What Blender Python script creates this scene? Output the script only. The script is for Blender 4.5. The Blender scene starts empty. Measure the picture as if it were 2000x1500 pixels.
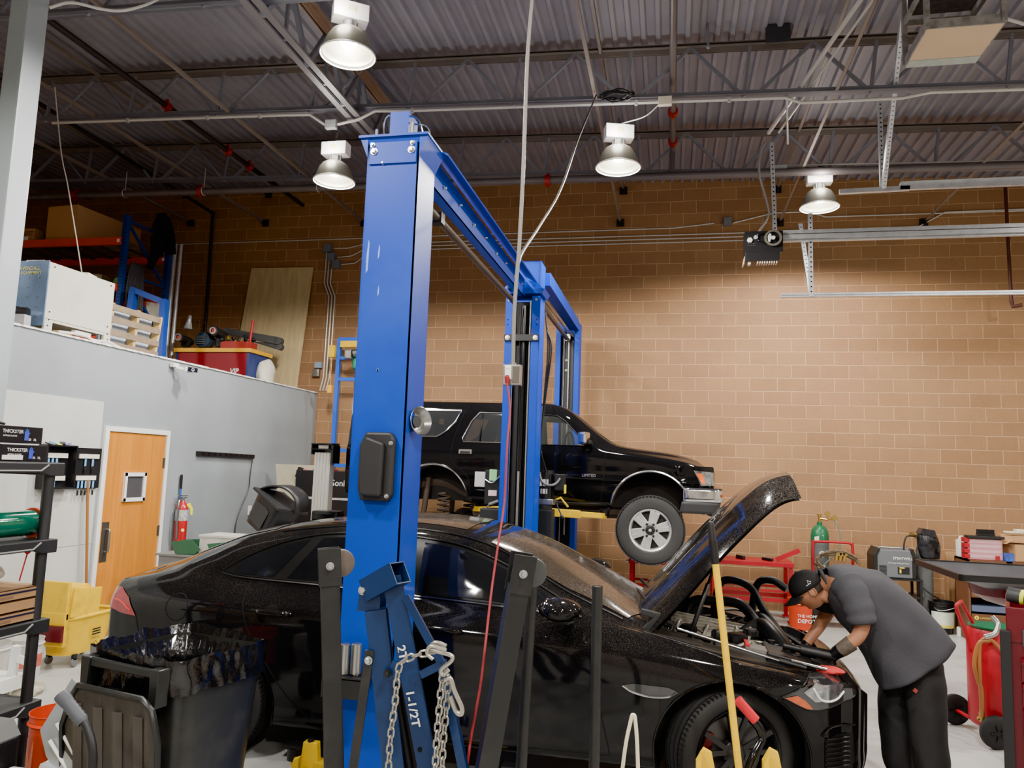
import bpy, bmesh, math, random
from mathutils import Vector, Matrix, noise
from mathutils.bvhtree import BVHTree
random.seed(7)
PI = math.pi
SC = bpy.context.scene
COL = SC.collection
V = Vector

# ------------------------------------------------------------------ camera frame (2000x1500)
CAMH = 1.93
FPX = 1467.0
def _axes():
    d1 = V((310, 175, FPX)).normalized(); d3 = V((454, -13090, FPX))
    d3 = (d3 - d1 * d1.dot(d3)).normalized()
    d2 = d1.cross(d3)
    if d2.x < 0: d2 = -d2
    return d2, d1, d3
AX, AY, AZ = _axes()
def ray(px, py):
    c = V((px - 1000, py - 750, FPX))
    return V((AX.dot(c), AY.dot(c), AZ.dot(c)))
def aY(px, py, Y):
    r = ray(px, py); return V((0, 0, CAMH)) + r * (Y / r.y)
def aX(px, py, X):
    r = ray(px, py); return V((0, 0, CAMH)) + r * (X / r.x)
def aZ(px, py, Z):
    r = ray(px, py); return V((0, 0, CAMH)) + r * ((Z - CAMH) / r.z)

# ------------------------------------------------------------------ materials
def _lin(c):
    return tuple((x / 12.92 if x <= .04045 else ((x + .055) / 1.055) ** 2.4) for x in c)
def rgb(r, g, b): return _lin((r / 255, g / 255, b / 255))
_M = {}
def mat(name, col, rough=.5, metal=0., var=0., vs=3., bump=0., bs=40., coat=0., spec=.5, emit=0., alpha=1., trans=0., dirt=None, dscale=2., damt=.5, stretch=None, ior=1.45):
    if name in _M: return _M[name]
    m = bpy.data.materials.new(name); m.use_nodes = True
    nt = m.node_tree; N = nt.nodes; L = nt.links
    b = N['Principled BSDF']
    b.inputs['Base Color'].default_value = (*col, 1); b.inputs['Roughness'].default_value = rough
    b.inputs['Metallic'].default_value = metal; b.inputs['IOR'].default_value = ior
    b.inputs['Specular IOR Level'].default_value = spec
    if coat: b.inputs['Coat Weight'].default_value = coat; b.inputs['Coat Roughness'].default_value = .03
    if emit: b.inputs['Emission Color'].default_value = (*col, 1); b.inputs['Emission Strength'].default_value = emit
    if alpha < 1: b.inputs['Alpha'].default_value = alpha
    if trans: b.inputs['Transmission Weight'].default_value = trans
    tc = N.new('ShaderNodeTexCoord'); src = tc.outputs['Object']
    if stretch:
        mp = N.new('ShaderNodeMapping'); mp.inputs['Scale'].default_value = stretch
        L.new(src, mp.inputs[0]); src = mp.outputs[0]
    colout = None
    nz = N.new('ShaderNodeTexNoise'); nz.inputs['Scale'].default_value = vs; nz.inputs['Detail'].default_value = 6
    L.new(src, nz.inputs['Vector'])
    vv = max(var, .06)
    mr = N.new('ShaderNodeMapRange'); mr.inputs[1].default_value = .25; mr.inputs[2].default_value = .75
    mr.inputs[3].default_value = 1 - vv; mr.inputs[4].default_value = 1 + vv
    L.new(nz.outputs['Fac'], mr.inputs[0])
    mx = N.new('ShaderNodeMix'); mx.data_type = 'RGBA'; mx.blend_type = 'MULTIPLY'; mx.inputs[0].default_value = 1
    mx.inputs[6].default_value = (*col, 1); L.new(mr.outputs[0], mx.inputs[7]); colout = mx.outputs[2]
    if dirt:
        n2 = N.new('ShaderNodeTexNoise'); n2.inputs['Scale'].default_value = dscale; n2.inputs['Detail'].default_value = 8; n2.inputs['Roughness'].default_value = .65
        L.new(src, n2.inputs['Vector'])
        m2 = N.new('ShaderNodeMapRange'); m2.inputs[1].default_value = .48; m2.inputs[2].default_value = .7; m2.inputs[3].default_value = 0; m2.inputs[4].default_value = damt
        L.new(n2.outputs['Fac'], m2.inputs[0])
        x2 = N.new('ShaderNodeMix'); x2.data_type = 'RGBA'; L.new(m2.outputs[0], x2.inputs[0]); L.new(colout, x2.inputs[6]); x2.inputs[7].default_value = (*dirt, 1)
        colout = x2.outputs[2]
    L.new(colout, b.inputs['Base Color'])
    if bump:
        nb = N.new('ShaderNodeTexNoise'); nb.inputs['Scale'].default_value = bs; nb.inputs['Detail'].default_value = 4
        L.new(src, nb.inputs['Vector'])
        bp = N.new('ShaderNodeBump'); bp.inputs['Strength'].default_value = bump; bp.inputs['Distance'].default_value = .01
        L.new(nb.outputs['Fac'], bp.inputs['Height']); L.new(bp.outputs[0], b.inputs['Normal'])
    _M[name] = m
    return m

# ------------------------------------------------------------------ mesh builder
def frame_of(d, up=V((0, 0, 1))):
    d = V(d).normalized(); up = V(up)
    if abs(d.dot(up)) > .98: up = V((1, 0, 0)) if abs(d.x) < .9 else V((0, 1, 0))
    s = d.cross(up).normalized(); u = s.cross(d).normalized()
    return s, u, d
class MB:
    def __init__(s): s.v = []; s.f = []; s.sm = []; s.mi = []
    def add(s, vs, fs, smooth=False, mi=0):
        o = len(s.v); s.v += [V(p) for p in vs]
        for f in fs: s.f.append([i + o for i in f]); s.sm.append(smooth); s.mi.append(mi)
        return s
    def box(s, c, size, rot=None, mi=0, ch=0.0):
        c = V(c); hx, hy, hz = [q / 2 for q in size]
        R = rot if rot is not None else Matrix.Identity(3)
        if ch <= 0:
            vs = [c + R @ V((x * hx, y * hy, z * hz)) for x in (-1, 1) for y in (-1, 1) for z in (-1, 1)]
            return s.add(vs, [(0, 1, 3, 2), (4, 6, 7, 5), (0, 4, 5, 1), (2, 3, 7, 6), (0, 2, 6, 4), (1, 5, 7, 3)], mi=mi)
        bm = bmesh.new(); bmesh.ops.create_cube(bm, size=1)
        for v in bm.verts: v.co = V((v.co.x * size[0], v.co.y * size[1], v.co.z * size[2]))
        bmesh.ops.bevel(bm, geom=list(bm.edges), offset=min(ch, min(size) * .45), segments=2, profile=.7, affect='EDGES')
        bm.verts.index_update()
        vs = [c + R @ v.co for v in bm.verts]; fs = [[v.index for v in f.verts] for f in bm.faces]; bm.free()
        return s.add(vs, fs, mi=mi)
    def bar(s, p0, p1, w, h=None, up=(0, 0, 1), mi=0, ch=0.0):
        h = h or w; p0 = V(p0); p1 = V(p1); a, b, d = frame_of(p1 - p0, up)
        R = Matrix((a, d, b)).transposed()
        return s.box((p0 + p1) / 2, (w, (p1 - p0).length, h), R, mi, ch)
    def tube(s, pts, r, n=10, closed=False, mi=0, caps=True):
        pts = [V(p) for p in pts]; m = len(pts); rs = r if isinstance(r, (list, tuple)) else [r] * m
        T = []
        for i in range(m):
            a = pts[(i - 1) % m] if (closed or i > 0) else pts[0]; b = pts[(i + 1) % m] if (closed or i < m - 1) else pts[-1]
            d = b - a
            T.append(d.normalized() if d.length > 1e-9 else V((0, 0, 1)))
        side, up, _ = frame_of(T[0]); vs = []
        for i in range(m):
            up = (up - T[i] * up.dot(T[i])); up = up.normalized() if up.length > 1e-6 else frame_of(T[i])[1]
            sd = T[i].cross(up)
            for k in range(n):
                a = 2 * PI * k / n; vs.append(pts[i] + (sd * math.cos(a) + up * math.sin(a)) * rs[i])
        fs = []
        for i in range(m if closed else m - 1):
            for k in range(n):
                a = i * n + k; b = i * n + (k + 1) % n; c = ((i + 1) % m) * n + (k + 1) % n; d = ((i + 1) % m) * n + k
                fs.append((a, b, c, d))
        s.add(vs, fs, True, mi)
        if caps and not closed:
            o = len(s.v) - m * n
            s.f.append([o + k for k in range(n)][::-1]); s.sm.append(False); s.mi.append(mi)
            s.f.append([o + (m - 1) * n + k for k in range(n)]); s.sm.append(False); s.mi.append(mi)
        return s
    def cyl(s, p0, p1, r, n=20, mi=0, r2=None):
        return s.lathe([(0, 0), (r, 0), (r if r2 is None else r2, (V(p1) - V(p0)).length), (0, (V(p1) - V(p0)).length)], p0, V(p1) - V(p0), n, mi)
    def lathe(s, prof, o, axis=(0, 0, 1), n=28, mi=0, up=(0, 0, 1), sx=1., ang=2 * PI):
        a, b, d = frame_of(axis, up); o = V(o); rows = []; full = abs(ang - 2 * PI) < 1e-6
        cnt = n if full else n + 1
        # split duplicated profile for hard edges
        P = []
        for i, p in enumerate(prof):
            P.append(p)
        vs = []; fs = []
        for seg in range(len(P) - 1):
            (r0, h0), (r1, h1) = P[seg], P[seg + 1]
            o0 = len(vs)
            for (r, h) in ((r0, h0), (r1, h1)):
                for k in range(cnt):
                    t = ang * k / n; vs.append(o + d * h + (a * math.cos(t) * sx + b * math.sin(t)) * r)
            for k in range(n):
                k2 = (k + 1) % cnt
                q = [o0 + k, o0 + k2, o0 + cnt + k2, o0 + cnt + k]
                if r0 < 1e-7: q = [o0 + k, o0 + cnt + k2, o0 + cnt + k]
                elif r1 < 1e-7: q = [o0 + k, o0 + k2, o0 + cnt + k]
                fs.append(q)
        return s.add(vs, fs, True, mi)
    def slathe(s, prof, o, axis=(0, 0, 1), n=28, mi=0, up=(0, 0, 1), sx=1.):
        # smooth lathe (shared rings)
        a, b, d = frame_of(axis, up); o = V(o); vs = []; fs = []
        for (r, h) in prof:
            for k in range(n):
                t = 2 * PI * k / n; vs.append(o + d * h + (a * math.cos(t) * sx + b * math.sin(t)) * max(r, 1e-5))
        for i in range(len(prof) - 1):
            for k in range(n): fs.append((i * n + k, i * n + (k + 1) % n, (i + 1) * n + (k + 1) % n, (i + 1) * n + k))
        return s.add(vs, fs, True, mi)
    def prism(s, poly, o, u, v, depth, mi=0, smooth=False):
        # polygon poly (2d) in plane o+u*x+v*y, extruded by vector depth
        u = V(u); v = V(v); o = V(o); dp = V(depth); n = len(poly)
        vs = [o + u * p[0] + v * p[1] for p in poly]; vs += [p + dp for p in vs]
        fs = [list(range(n))[::-1], list(range(n, 2 * n))] + [(i, (i + 1) % n, n + (i + 1) % n, n + i) for i in range(n)]
        return s.add(vs, fs, smooth, mi)
    def grid(s, fn, nu, nv, mi=0, smooth=True, cu=False, cv=False, flip=False):
        vs = [fn(i / (nu if not cu else nu), j / nv) for i in range(nu + (0 if cu else 1)) for j in range(nv + (0 if cv else 1))]
        W = nv + (0 if cv else 1); Hh = nu + (0 if cu else 1); fs = []
        for i in range(nu):
            for j in range(nv):
                a = i * W + j; b = ((i + 1) % Hh) * W + j; c = ((i + 1) % Hh) * W + (j + 1) % W; d = i * W + (j + 1) % W
                fs.append((a, d, c, b) if flip else (a, b, c, d))
        return s.add(vs, fs, smooth, mi)
    def ball(s, c, r, n=14, mi=0, sc=(1, 1, 1), rot=None):
        c = V(c); R = rot if rot is not None else Matrix.Identity(3)
        def fn(u, v):
            a = 2 * PI * u; b = PI * v
            return c + R @ V((math.cos(a) * math.sin(b) * r * sc[0], math.sin(a) * math.sin(b) * r * sc[1], math.cos(b) * r * sc[2]))
        return s.grid(fn, n * 2, n, mi, True, cu=True)
    def xf(s, M4):
        s.v = [M4 @ p for p in s.v]; return s
    def build(s, name, m, parent=None, bevel=0, weld=True, sub=0, solid=0):
        cuts = s.__dict__.get('cuts', [])
        if name.endswith('bolt') and len(cuts) > 1:
            ends = cuts[1:] + [(len(s.v), len(s.f))]; o = None
            for (v0, f0), (v1, f1) in zip(cuts, ends):
                q = MB(); q.v = s.v[v0:v1]; q.f = [[i - v0 for i in f] for f in s.f[f0:f1]]; q.sm = s.sm[f0:f1]; q.mi = s.mi[f0:f1]; o = q.build(name, m, parent)
            return o
        me = bpy.data.meshes.new(name)
        vs = s.v
        o = bpy.data.objects.new(name, me)
        if parent is not None:
            root = parent
            while root.parent is not None: root = root.parent
            if root.type == 'EMPTY' or parent.type == 'MESH':
                base = root.get('_b'); off = V(base) if base is not None else V((0, 0, 0))
            vs = [p - off for p in vs]; o.parent = parent
        else:
            if vs:
                xs = [p.x for p in vs]; ys = [p.y for p in vs]; zs = [p.z for p in vs]
                off = V(((min(xs) + max(xs)) / 2, (min(ys) + max(ys)) / 2, min(zs)))
                vs = [p - off for p in vs]; o.location = off; o['_b'] = tuple(off)
        me.from_pydata([tuple(p) for p in vs], [], s.f)
        ms = m if isinstance(m, (list, tuple)) else [m]
        for q in ms: me.materials.append(q)
        me.polygons.foreach_set('use_smooth', s.sm)
        me.polygons.foreach_set('material_index', s.mi)
        me.update()
        if weld:
            bm = bmesh.new(); bm.from_mesh(me); bmesh.ops.remove_doubles(bm, verts=bm.verts, dist=1e-5)
            bmesh.ops.recalc_face_normals(bm, faces=bm.faces)
            if any(s.sm):
                for e in bm.edges:
                    if len(e.link_faces) == 2 and e.calc_face_angle(0) > .7: e.smooth = False
            bm.to_mesh(me); bm.free()
        COL.objects.link(o)
        if solid:
            md = o.modifiers.new('solid', 'SOLIDIFY'); md.thickness = solid; md.offset = 0
        if bevel:
            md = o.modifiers.new('bev', 'BEVEL'); md.width = bevel; md.segments = 2; md.limit_method = 'ANGLE'; md.angle_limit = .6; md.harden_normals = False
        if sub:
            md = o.modifiers.new('sub', 'SUBSURF'); md.levels = sub; md.render_levels = sub
        return o
def tag(o, label=None, cat=None, group=None, kind=None):
    if label: o['label'] = label
    if cat: o['category'] = cat
    if group: o['group'] = group
    if kind: o['kind'] = kind
    return o
def thing(name, label, cat, loc=(0, 0, 0), group=None):
    o = bpy.data.objects.new(name, None); COL.objects.link(o); o.location = loc; o['_b'] = tuple(loc); o.empty_display_size = .1
    return tag(o, label, cat, group)
KIDS = {}
def copy_tree(o, parent=None):
    c = o.copy(); COL.objects.link(c)
    if parent is not None: c.parent = parent
    for ch in [q for q in bpy.data.objects if q.parent == o]: copy_tree(ch, c)
    return c
def rz(a): return Matrix.Rotation(a, 3, 'Z')
def rx(a): return Matrix.Rotation(a, 3, 'X')
def ry(a): return Matrix.Rotation(a, 3, 'Y')
def spline(pts, n=8, closed=False):
    pts = [V(p) for p in pts]; m = len(pts); out = []
    def g(i): return pts[i % m] if closed else (pts[i] if 0 <= i < m else (pts[0] * 2 - pts[1] if i < 0 else pts[-1] * 2 - pts[-2]))
    for i in range(m if closed else m - 1):
        p0, p1, p2, p3 = g(i - 1), g(i), g(i + 1), g(i + 2)
        for k in range(n):
            t = k / n
            out.append(.5 * ((2 * p1) + (p2 - p0) * t + (2 * p0 - 5 * p1 + 4 * p2 - p3) * t * t + (3 * p1 - p0 - 3 * p2 + p3) * t ** 3))
    if not closed: out.append(pts[-1])
    return out
def text(mb, s, o, u, v, size, depth=.001, mi=0, align='LEFT', bold=0.0):
    cu = bpy.data.curves.new('t', 'FONT'); cu.body = s; cu.size = 1; cu.align_x = align; cu.offset = bold; cu.resolution_u = 2
    ob = bpy.data.objects.new('t', cu); COL.objects.link(ob)
    dg = bpy.context.evaluated_depsgraph_get(); me = bpy.data.meshes.new_from_object(ob.evaluated_get(dg))
    u = V(u).normalized(); v = V(v).normalized(); n = u.cross(v); o = V(o)
    vs = [o + (u * p.co.x + v * p.co.y) * size + n * depth for p in me.vertices]
    mb.add(vs, [list(p.vertices) for p in me.polygons], mi=mi)
    bpy.data.objects.remove(ob); bpy.data.curves.remove(cu); bpy.data.meshes.remove(me)
    return mb
LAMP_W = 640.; EXPO = .8; UPL = .025
# ================================================================== ROOM
YW = 11.75; XL = -13.0; XR = 7.5; YF = -6.0; XM = -5.9; ZM = 3.08
def zdeck(X): return 6.52 - .033 * X
def ztop(X): return 6.41 - .034 * X
def zbot(X): return 5.86 - .034 * X

def brick_mat(name='brick_paint'):
    m = bpy.data.materials.new(name); m.use_nodes = True; nt = m.node_tree; N = nt.nodes; L = nt.links; b = N['Principled BSDF']
    tc = N.new('ShaderNodeNewGeometry'); sp = N.new('ShaderNodeSeparateXYZ'); cb = N.new('ShaderNodeCombineXYZ')
    L.new(tc.outputs['Position'], sp.inputs[0])
    ad = N.new('ShaderNodeMath'); ad.operation = 'ADD'; L.new(sp.outputs[0], ad.inputs[0]); L.new(sp.outputs[1], ad.inputs[1])
    L.new(ad.outputs[0], cb.inputs[0]); L.new(sp.outputs[2], cb.inputs[1])
    mp = N.new('ShaderNodeMapping'); mp.inputs['Location'].default_value = (.1, -.007, 0); L.new(cb.outputs[0], mp.inputs[0])
    nzd = N.new('ShaderNodeTexNoise'); nzd.inputs['Scale'].default_value = 9; L.new(mp.outputs[0], nzd.inputs['Vector'])
    dm = N.new('ShaderNodeMix'); dm.data_type = 'RGBA'; dm.blend_type = 'LINEAR_LIGHT'; dm.inputs[0].default_value = .006
    L.new(mp.outputs[0], dm.inputs[6]); L.new(nzd.outputs['Color'], dm.inputs[7])
    br = N.new('ShaderNodeTexBrick'); br.offset = .5; br.squash = 1
    for k, v in (('Scale', 1), ('Mortar Size', .0062), ('Mortar Smooth', .35), ('Bias', 0), ('Brick Width', .4), ('Row Height', .2)): br.inputs[k].default_value = v
    c1 = rgb(152, 115, 78); c2 = rgb(141, 105, 71)
    br.inputs['Color1'].default_value = (*c1, 1); br.inputs['Color2'].default_value = (*c2, 1); br.inputs['Mortar'].default_value = (*rgb(182, 147, 110), 1)
    L.new(dm.outputs[2], br.inputs['Vector'])
    n1 = N.new('ShaderNodeTexNoise'); n1.inputs['Scale'].default_value = 1.3; n1.inputs['Detail'].default_value = 8; n1.inputs['Roughness'].default_value = .7; L.new(tc.outputs['Position'], n1.inputs['Vector'])
    n3 = N.new('ShaderNodeTexNoise'); n3.inputs['Scale'].default_value = 55; n3.inputs['Detail'].default_value = 5; L.new(tc.outputs['Position'], n3.inputs['Vector'])
    r1 = N.new('ShaderNodeMapRange'); r1.inputs[1].default_value = .3; r1.inputs[2].default_value = .7; r1.inputs[3].default_value = .9; r1.inputs[4].default_value = 1.08; L.new(n1.outputs['Fac'], r1.inputs[0])
    r3 = N.new('ShaderNodeMapRange'); r3.inputs[1].default_value = .3; r3.inputs[2].default_value = .7; r3.inputs[3].default_value = .93; r3.inputs[4].default_value = 1.06; L.new(n3.outputs['Fac'], r3.inputs[0])
    mm = N.new('ShaderNodeMath'); mm.operation = 'MULTIPLY'; L.new(r1.outputs[0], mm.inputs[0]); L.new(r3.outputs[0], mm.inputs[1])
    mx = N.new('ShaderNodeMix'); mx.data_type = 'RGBA'; mx.blend_type = 'MULTIPLY'; mx.inputs[0].default_value = 1; L.new(br.outputs['Color'], mx.inputs[6]); L.new(mm.outputs[0], mx.inputs[7])
    L.new(mx.outputs[2], b.inputs['Base Color']); b.inputs['Roughness'].default_value = .72
    bp = N.new('ShaderNodeBump'); bp.inputs['Strength'].default_value = .55; bp.inputs['Distance'].default_value = .012; bp.invert = True
    L.new(br.outputs['Fac'], bp.inputs['Height'])
    b2 = N.new('ShaderNodeBump'); b2.inputs['Strength'].default_value = .35; b2.inputs['Distance'].default_value = .006; L.new(n3.outputs['Fac'], b2.inputs['Height']); L.new(bp.outputs[0], b2.inputs['Normal'])
    L.new(b2.outputs[0], b.inputs['Normal'])
    return m
BRICK = brick_mat()
GREYW = mat('grey_wall_paint', rgb(146, 154, 158), .55, var=.05, vs=1.2, dirt=rgb(120, 124, 128), dscale=1.1, damt=.25, bump=.12, bs=18)
WHITEB = mat('white_panel', rgb(196, 198, 194), .45, var=.05, vs=2, dirt=rgb(170, 168, 160), dscale=1.3, damt=.35)
WHITE = mat('white_paint', rgb(232, 232, 228), .4, var=.03)
FLOORM = mat('floor_concrete', rgb(186, 187, 185), .33, var=.10, vs=.9, dirt=rgb(120, 112, 102), dscale=1.6, damt=.45, bump=.06, bs=8)
DECK = mat('deck_metal', rgb(138, 136, 143), .55, metal=.15, var=.12, vs=1.5, dirt=rgb(120, 116, 122), dscale=.9, damt=.5)
STEELP = mat('joist_grey', rgb(122, 124, 134), .5, metal=.2, var=.10)
JTOP = mat('joist_top_tan', rgb(108, 100, 95), .6, var=.15)
GALV = mat('galvanised', rgb(190, 194, 198), .35, metal=.4, var=.14, vs=14)
COND = mat('conduit', rgb(196, 194, 188), .35, metal=.3, var=.05)
DARKP = mat('dark_pipe', rgb(52, 44, 42), .5, metal=.2, var=.2)
PIPEG = mat('sprinkler_pipe', rgb(104, 98, 98), .45, metal=.3, var=.12)
REDC = mat('red_coupling', rgb(150, 40, 32), .45)
BLACK = mat('black_plastic', rgb(26, 26, 28), .42, var=.12)
BLACKG = mat('black_gloss', rgb(16, 16, 18), .16)
CHROME = mat('chrome', rgb(215, 216, 218), .12, metal=1)
STEEL = mat('bare_steel', rgb(168, 168, 165), .28, metal=.9, var=.1, vs=20)
BOLT = mat('zinc_bolt', rgb(196, 198, 196), .3, metal=.85)
RUBBER = mat('rubber', rgb(34, 34, 35), .75, var=.15, vs=8)
COLM = mat('column_paint', rgb(158, 168, 172), .42, var=.05, vs=2, dirt=rgb(120, 128, 132), dscale=2, damt=.25)

def quad(name, pts, m, kind='structure'):
    b = MB(); b.add(pts, [(0, 1, 2, 3)]); o = b.build(name, m); tag(o, kind=kind); return o
# floor
b = MB(); b.box(((XL + XR) / 2, (YF + YW) / 2, -.05), (XR - XL, YW - YF, .1)); tag(b.build('floor', FLOORM), kind='structure')
b = MB(); b.box(((XL + XR) / 2, YW + .1, 3.6), (XR - XL + .4, .2, 7.4)); tag(b.build('wall_back', BRICK), kind='structure')
b = MB(); b.box((XL - .1, (YF + YW) / 2, 3.6), (.2, YW - YF, 7.4)); tag(b.build('wall_left', BRICK), kind='structure')
RW = mat('right_wall_paint', rgb(180, 170, 158), .6, var=.06)
b = MB(); b.box((XR + .1, (YF + YW) / 2, 3.6), (.2, YW - YF, 7.4)); tag(b.build('wall_right', RW), kind='structure')
b = MB(); b.box(((XL + XR) / 2, YF - .1, 3.6), (XR - XL, .2, 7.4)); tag(b.build('wall_front', RW), kind='structure')
# corrugated deck
b = MB(); P = .1524; x = XL; prof = []
while x < XR:
    for dx, dz in ((0, 0), (.040, 0), (.058, .040), (.135, .040), (.1524, 0)): prof.append((x + dx, zdeck(x + dx) + dz))
    x += P
n = len(prof); vs = [V((p[0], YF, p[1])) for p in prof] + [V((p[0], YW, p[1])) for p in prof]
b.add(vs, [(i, i + 1, n + i + 1, n + i) for i in range(n - 1)]); tag(b.build('ceiling', DECK), kind='structure')
# grey partition wall under the mezzanine, with a doorway cut as four panels
D0, D1, DZ = 7.16, 8.06, 2.08      # door opening along Y (checked against the picture)
b = MB()
pd = lambda y0, y1, z0, z1: b.box((XM - .06, (y0 + y1) / 2, (z0 + z1) / 2), (.12, y1 - y0, z1 - z0))
b = MB(); D0, D1, DZ = 6.98, 7.93, 2.175
pd = lambda y0, y1, z0, z1: b.box((XM - .06, (y0 + y1) / 2, (z0 + z1) / 2), (.12, y1 - y0, z1 - z0))
pd(1.0, D0 - .05, 0, ZM); pd(D1 + .05, YW, 0, ZM); pd(D0 - .05, D1 + .05, DZ + .05, ZM)
tag(b.build('wall_partition', GREYW), kind='structure')
# ragged white cap along the top edge of the partition
b = MB(); random.seed(3); y = 1.0; pts = []
while y < YW:
    pts.append((y, random.uniform(0, .012))); y += random.uniform(.03, .12)
for i in range(len(pts) - 1):
    b.box((XM - .05, (pts[i][0] + pts[i + 1][0]) / 2, ZM + .006), (.135, pts[i + 1][0] - pts[i][0] + .002, .012 + pts[i][1]))
tag(b.build('trim_1', WHITE), kind='structure')
b = MB(); b.box(((XL + XM - .12) / 2, (1 + YW) / 2, ZM - .06), (XM - .12 - XL, YW - 1, .1)); tag(b.build('floor_mezzanine', mat('mezz_floor', rgb(120, 105, 88), .7)), kind='structure')
# white board screwed on the near part of the partition
b = MB(); b.box((XM + .006, 3.95, 1.24), (.012, 5.86, 2.48)); tag(b.build('trim_2', WHITEB), kind='structure')
b = MB(); b.box((XM + .014, 4.1, 1.005), (.004, 5.6, .006)); tag(b.build('trim_3', mat('seam', rgb(180, 180, 176), .5)), kind='structure')

# door
WOOD = mat('door_wood', rgb(198, 128, 40), .4, var=.16, vs=2.2, stretch=(6, 6, .35), dirt=rgb(168, 98, 24), dscale=3, damt=.5)
dr = thing('door_1', None, None, (XM, (D0 + D1) / 2, 0)); tag(dr, kind='structure')
b = MB(); b.box((XM - .01, (D0 + D1) / 2, DZ / 2), (.045, D1 - D0 - .004, DZ - .01)); b.build('door_leaf', WOOD, dr)
b = MB()
for y0, y1, z0, z1 in ((D0 - .055, D0, 0, DZ + .055), (D1, D1 + .055, 0, DZ + .055), (D0, D1, DZ, DZ + .055)):
    b.box((XM - .02, (y0 + y1) / 2, (z0 + z1) / 2), (.10, y1 - y0, z1 - z0))
b.build('door_frame', WHITE, dr, bevel=.004)
wf = MB(); y0, y1, z0, z1 = 7.27, 7.62, 1.415, 1.735; t = .042
for a in ((y0, y1, z1 - t, z1), (y0, y1, z0, z0 + t), (y0, y0 + t, z0, z1), (y1 - t, y1, z0, z1)):
    wf.box((XM + .022, (a[0] + a[1]) / 2, (a[2] + a[3]) / 2), (.03, a[1] - a[0], a[3] - a[2]))
wfo = wf.build('window_frame', WHITE, dr, bevel=.003)
b = MB(); b.box((XM + .016, (y0 + y1) / 2, (z0 + z1) / 2), (.006, y1 - y0 - .07, z1 - z0 - .07)); b.build('pane', mat('dark_glass', rgb(72, 72, 76), .12), wfo)
b = MB(); b.box((XM + .015, D0 + .085, 1.0), (.004, .10, .42)); pl = b.build('push_plate', mat('plate', rgb(92, 88, 82), .35, metal=.6), dr)
b = MB(); b.tube(spline([(XM + .015, D0 + .10, 1.13), (XM + .055, D0 + .10, 1.125), (XM + .06, D0 + .10, 1.07), (XM + .06, D0 + .10, .95), (XM + .055, D0 + .10, .90), (XM + .015, D0 + .10, .895)], 5), .011); b.build('door_handle', STEEL, dr)
for z in (1.85, 1.06, .25):
    b = MB(); b.cyl((XM + .018, D1 - .004, z - .06), (XM + .018, D1 - .004, z + .06), .009, 10); b.box((XM + .015, D1 - .012, z), (.004, .03, .11)); b.build('hinge', mat('hinge_m', rgb(110, 104, 92), .35, metal=.7), dr)

# ------------------------------------------------------------------ joists
def joist(Y, x0, x1, label):
    t = thing('roof_joist', label, 'joist', (x0, Y, zbot(x0)), 'steel roof joists')
    for nm, fz, w, m in (('top_chord', ztop, .10, JTOP), ('bottom_chord', zbot, .09, STEELP)):
        b = MB()
        for s in (-1, 1):
            b.bar((x0, Y + s * .03, fz(x0)), (x1, Y + s * .03, fz(x1)), .042, .008)
            b.bar((x0, Y + s * .012, fz(x0) + (.03 if nm == 'bottom_chord' else -.03)), (x1, Y + s * .012, fz(x1) + (.03 if nm == 'bottom_chord' else -.03)), .006, .055)
        b.bar((x0, Y, fz(x0) + (-.001 if nm == 'bottom_chord' else .03)), (x1, Y, fz(x1) + (-.001 if nm == 'bottom_chord' else .03)), .10, .006)
        b.build(nm, STEELP if nm == 'bottom_chord' else m, t)
    x = x0 + .3; k = 0; webs = []
    while x < x1 - 1.2:
        webs.append(((x, zbot(x)), (x + .55, ztop(x + .55))))
        webs.append(((x + .55, ztop(x + .55)), (x + 1.1, zbot(x + 1.1))))
        webs.append(((x + 1.1, zbot(x + 1.1)), (x + 1.1, ztop(x + 1.1)) if False else (x + 1.16, ztop(x + 1.16))))
        x += 1.22
    for i, (p, q) in enumerate(webs):
        b = MB(); b.bar((p[0], Y, p[1] + .01), (q[0], Y, q[1] - .01), .032, .032); b.build('web_member', STEELP, t)
    return t
GX = -3.62   # the girder that the joists land on
joist(9.75, XL + .1, XR - .1, 'grey open-web roof joist nearest the brick wall')
joist(7.7, XL + .1, XR - .1, 'grey open-web roof joist with the conduit clamped along its bottom chord')
joist(5.65, XL + .1, XR - .1, 'third grey open-web roof joist from the brick wall, at the top of the view')
joist(3.6, XL + .1, XR - .1, 'grey open-web roof joist nearest the camera, above the view')
# depth girder
def girder(X):
    t = thing('roof_girder', 'heavy grey truss girder running away from the camera above the tall blue post', 'girder', (X, YF, zbot(X) - .35))
    zb = zbot(X) - .10; zt = ztop(X) - .03
    b = MB()
    for s in (-1, 1): b.box((X + s * .055, (YF + 9.7) / 2, zb), (.07, 9.7 - YF, .014)); b.box((X + s * .018, (YF + 9.7) / 2, zb + .05), (.01, 9.7 - YF, .09))
    b.build('bottom_chord', mat('girder_light', rgb(132, 130, 132), .45, metal=.3), t)
    b = MB()
    for s in (-1, 1): b.box((X + s * .05, (YF + 9.7) / 2, zt), (.06, 9.7 - YF, .014)); b.box((X + s * .02, (YF + 9.7) / 2, zt - .05), (.01, 9.7 - YF, .09))
    b.build('top_chord', mat('girder_top', rgb(150, 126, 104), .5), t)
    y = 1.5; up = True
    while y < 9.3:
        b = MB(); b.bar((X, y, zb if up else zt), (X, y + .42, zt if up else zb), .045, .045); b.build('web_member', STEELP, t)
        if up: b = MB(); b.bar((X, y + .42, zt), (X, y + .40, zb), .03, .03); b.build('web_member', STEELP, t)
        y += .42; up = not up
girder(GX)
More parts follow.
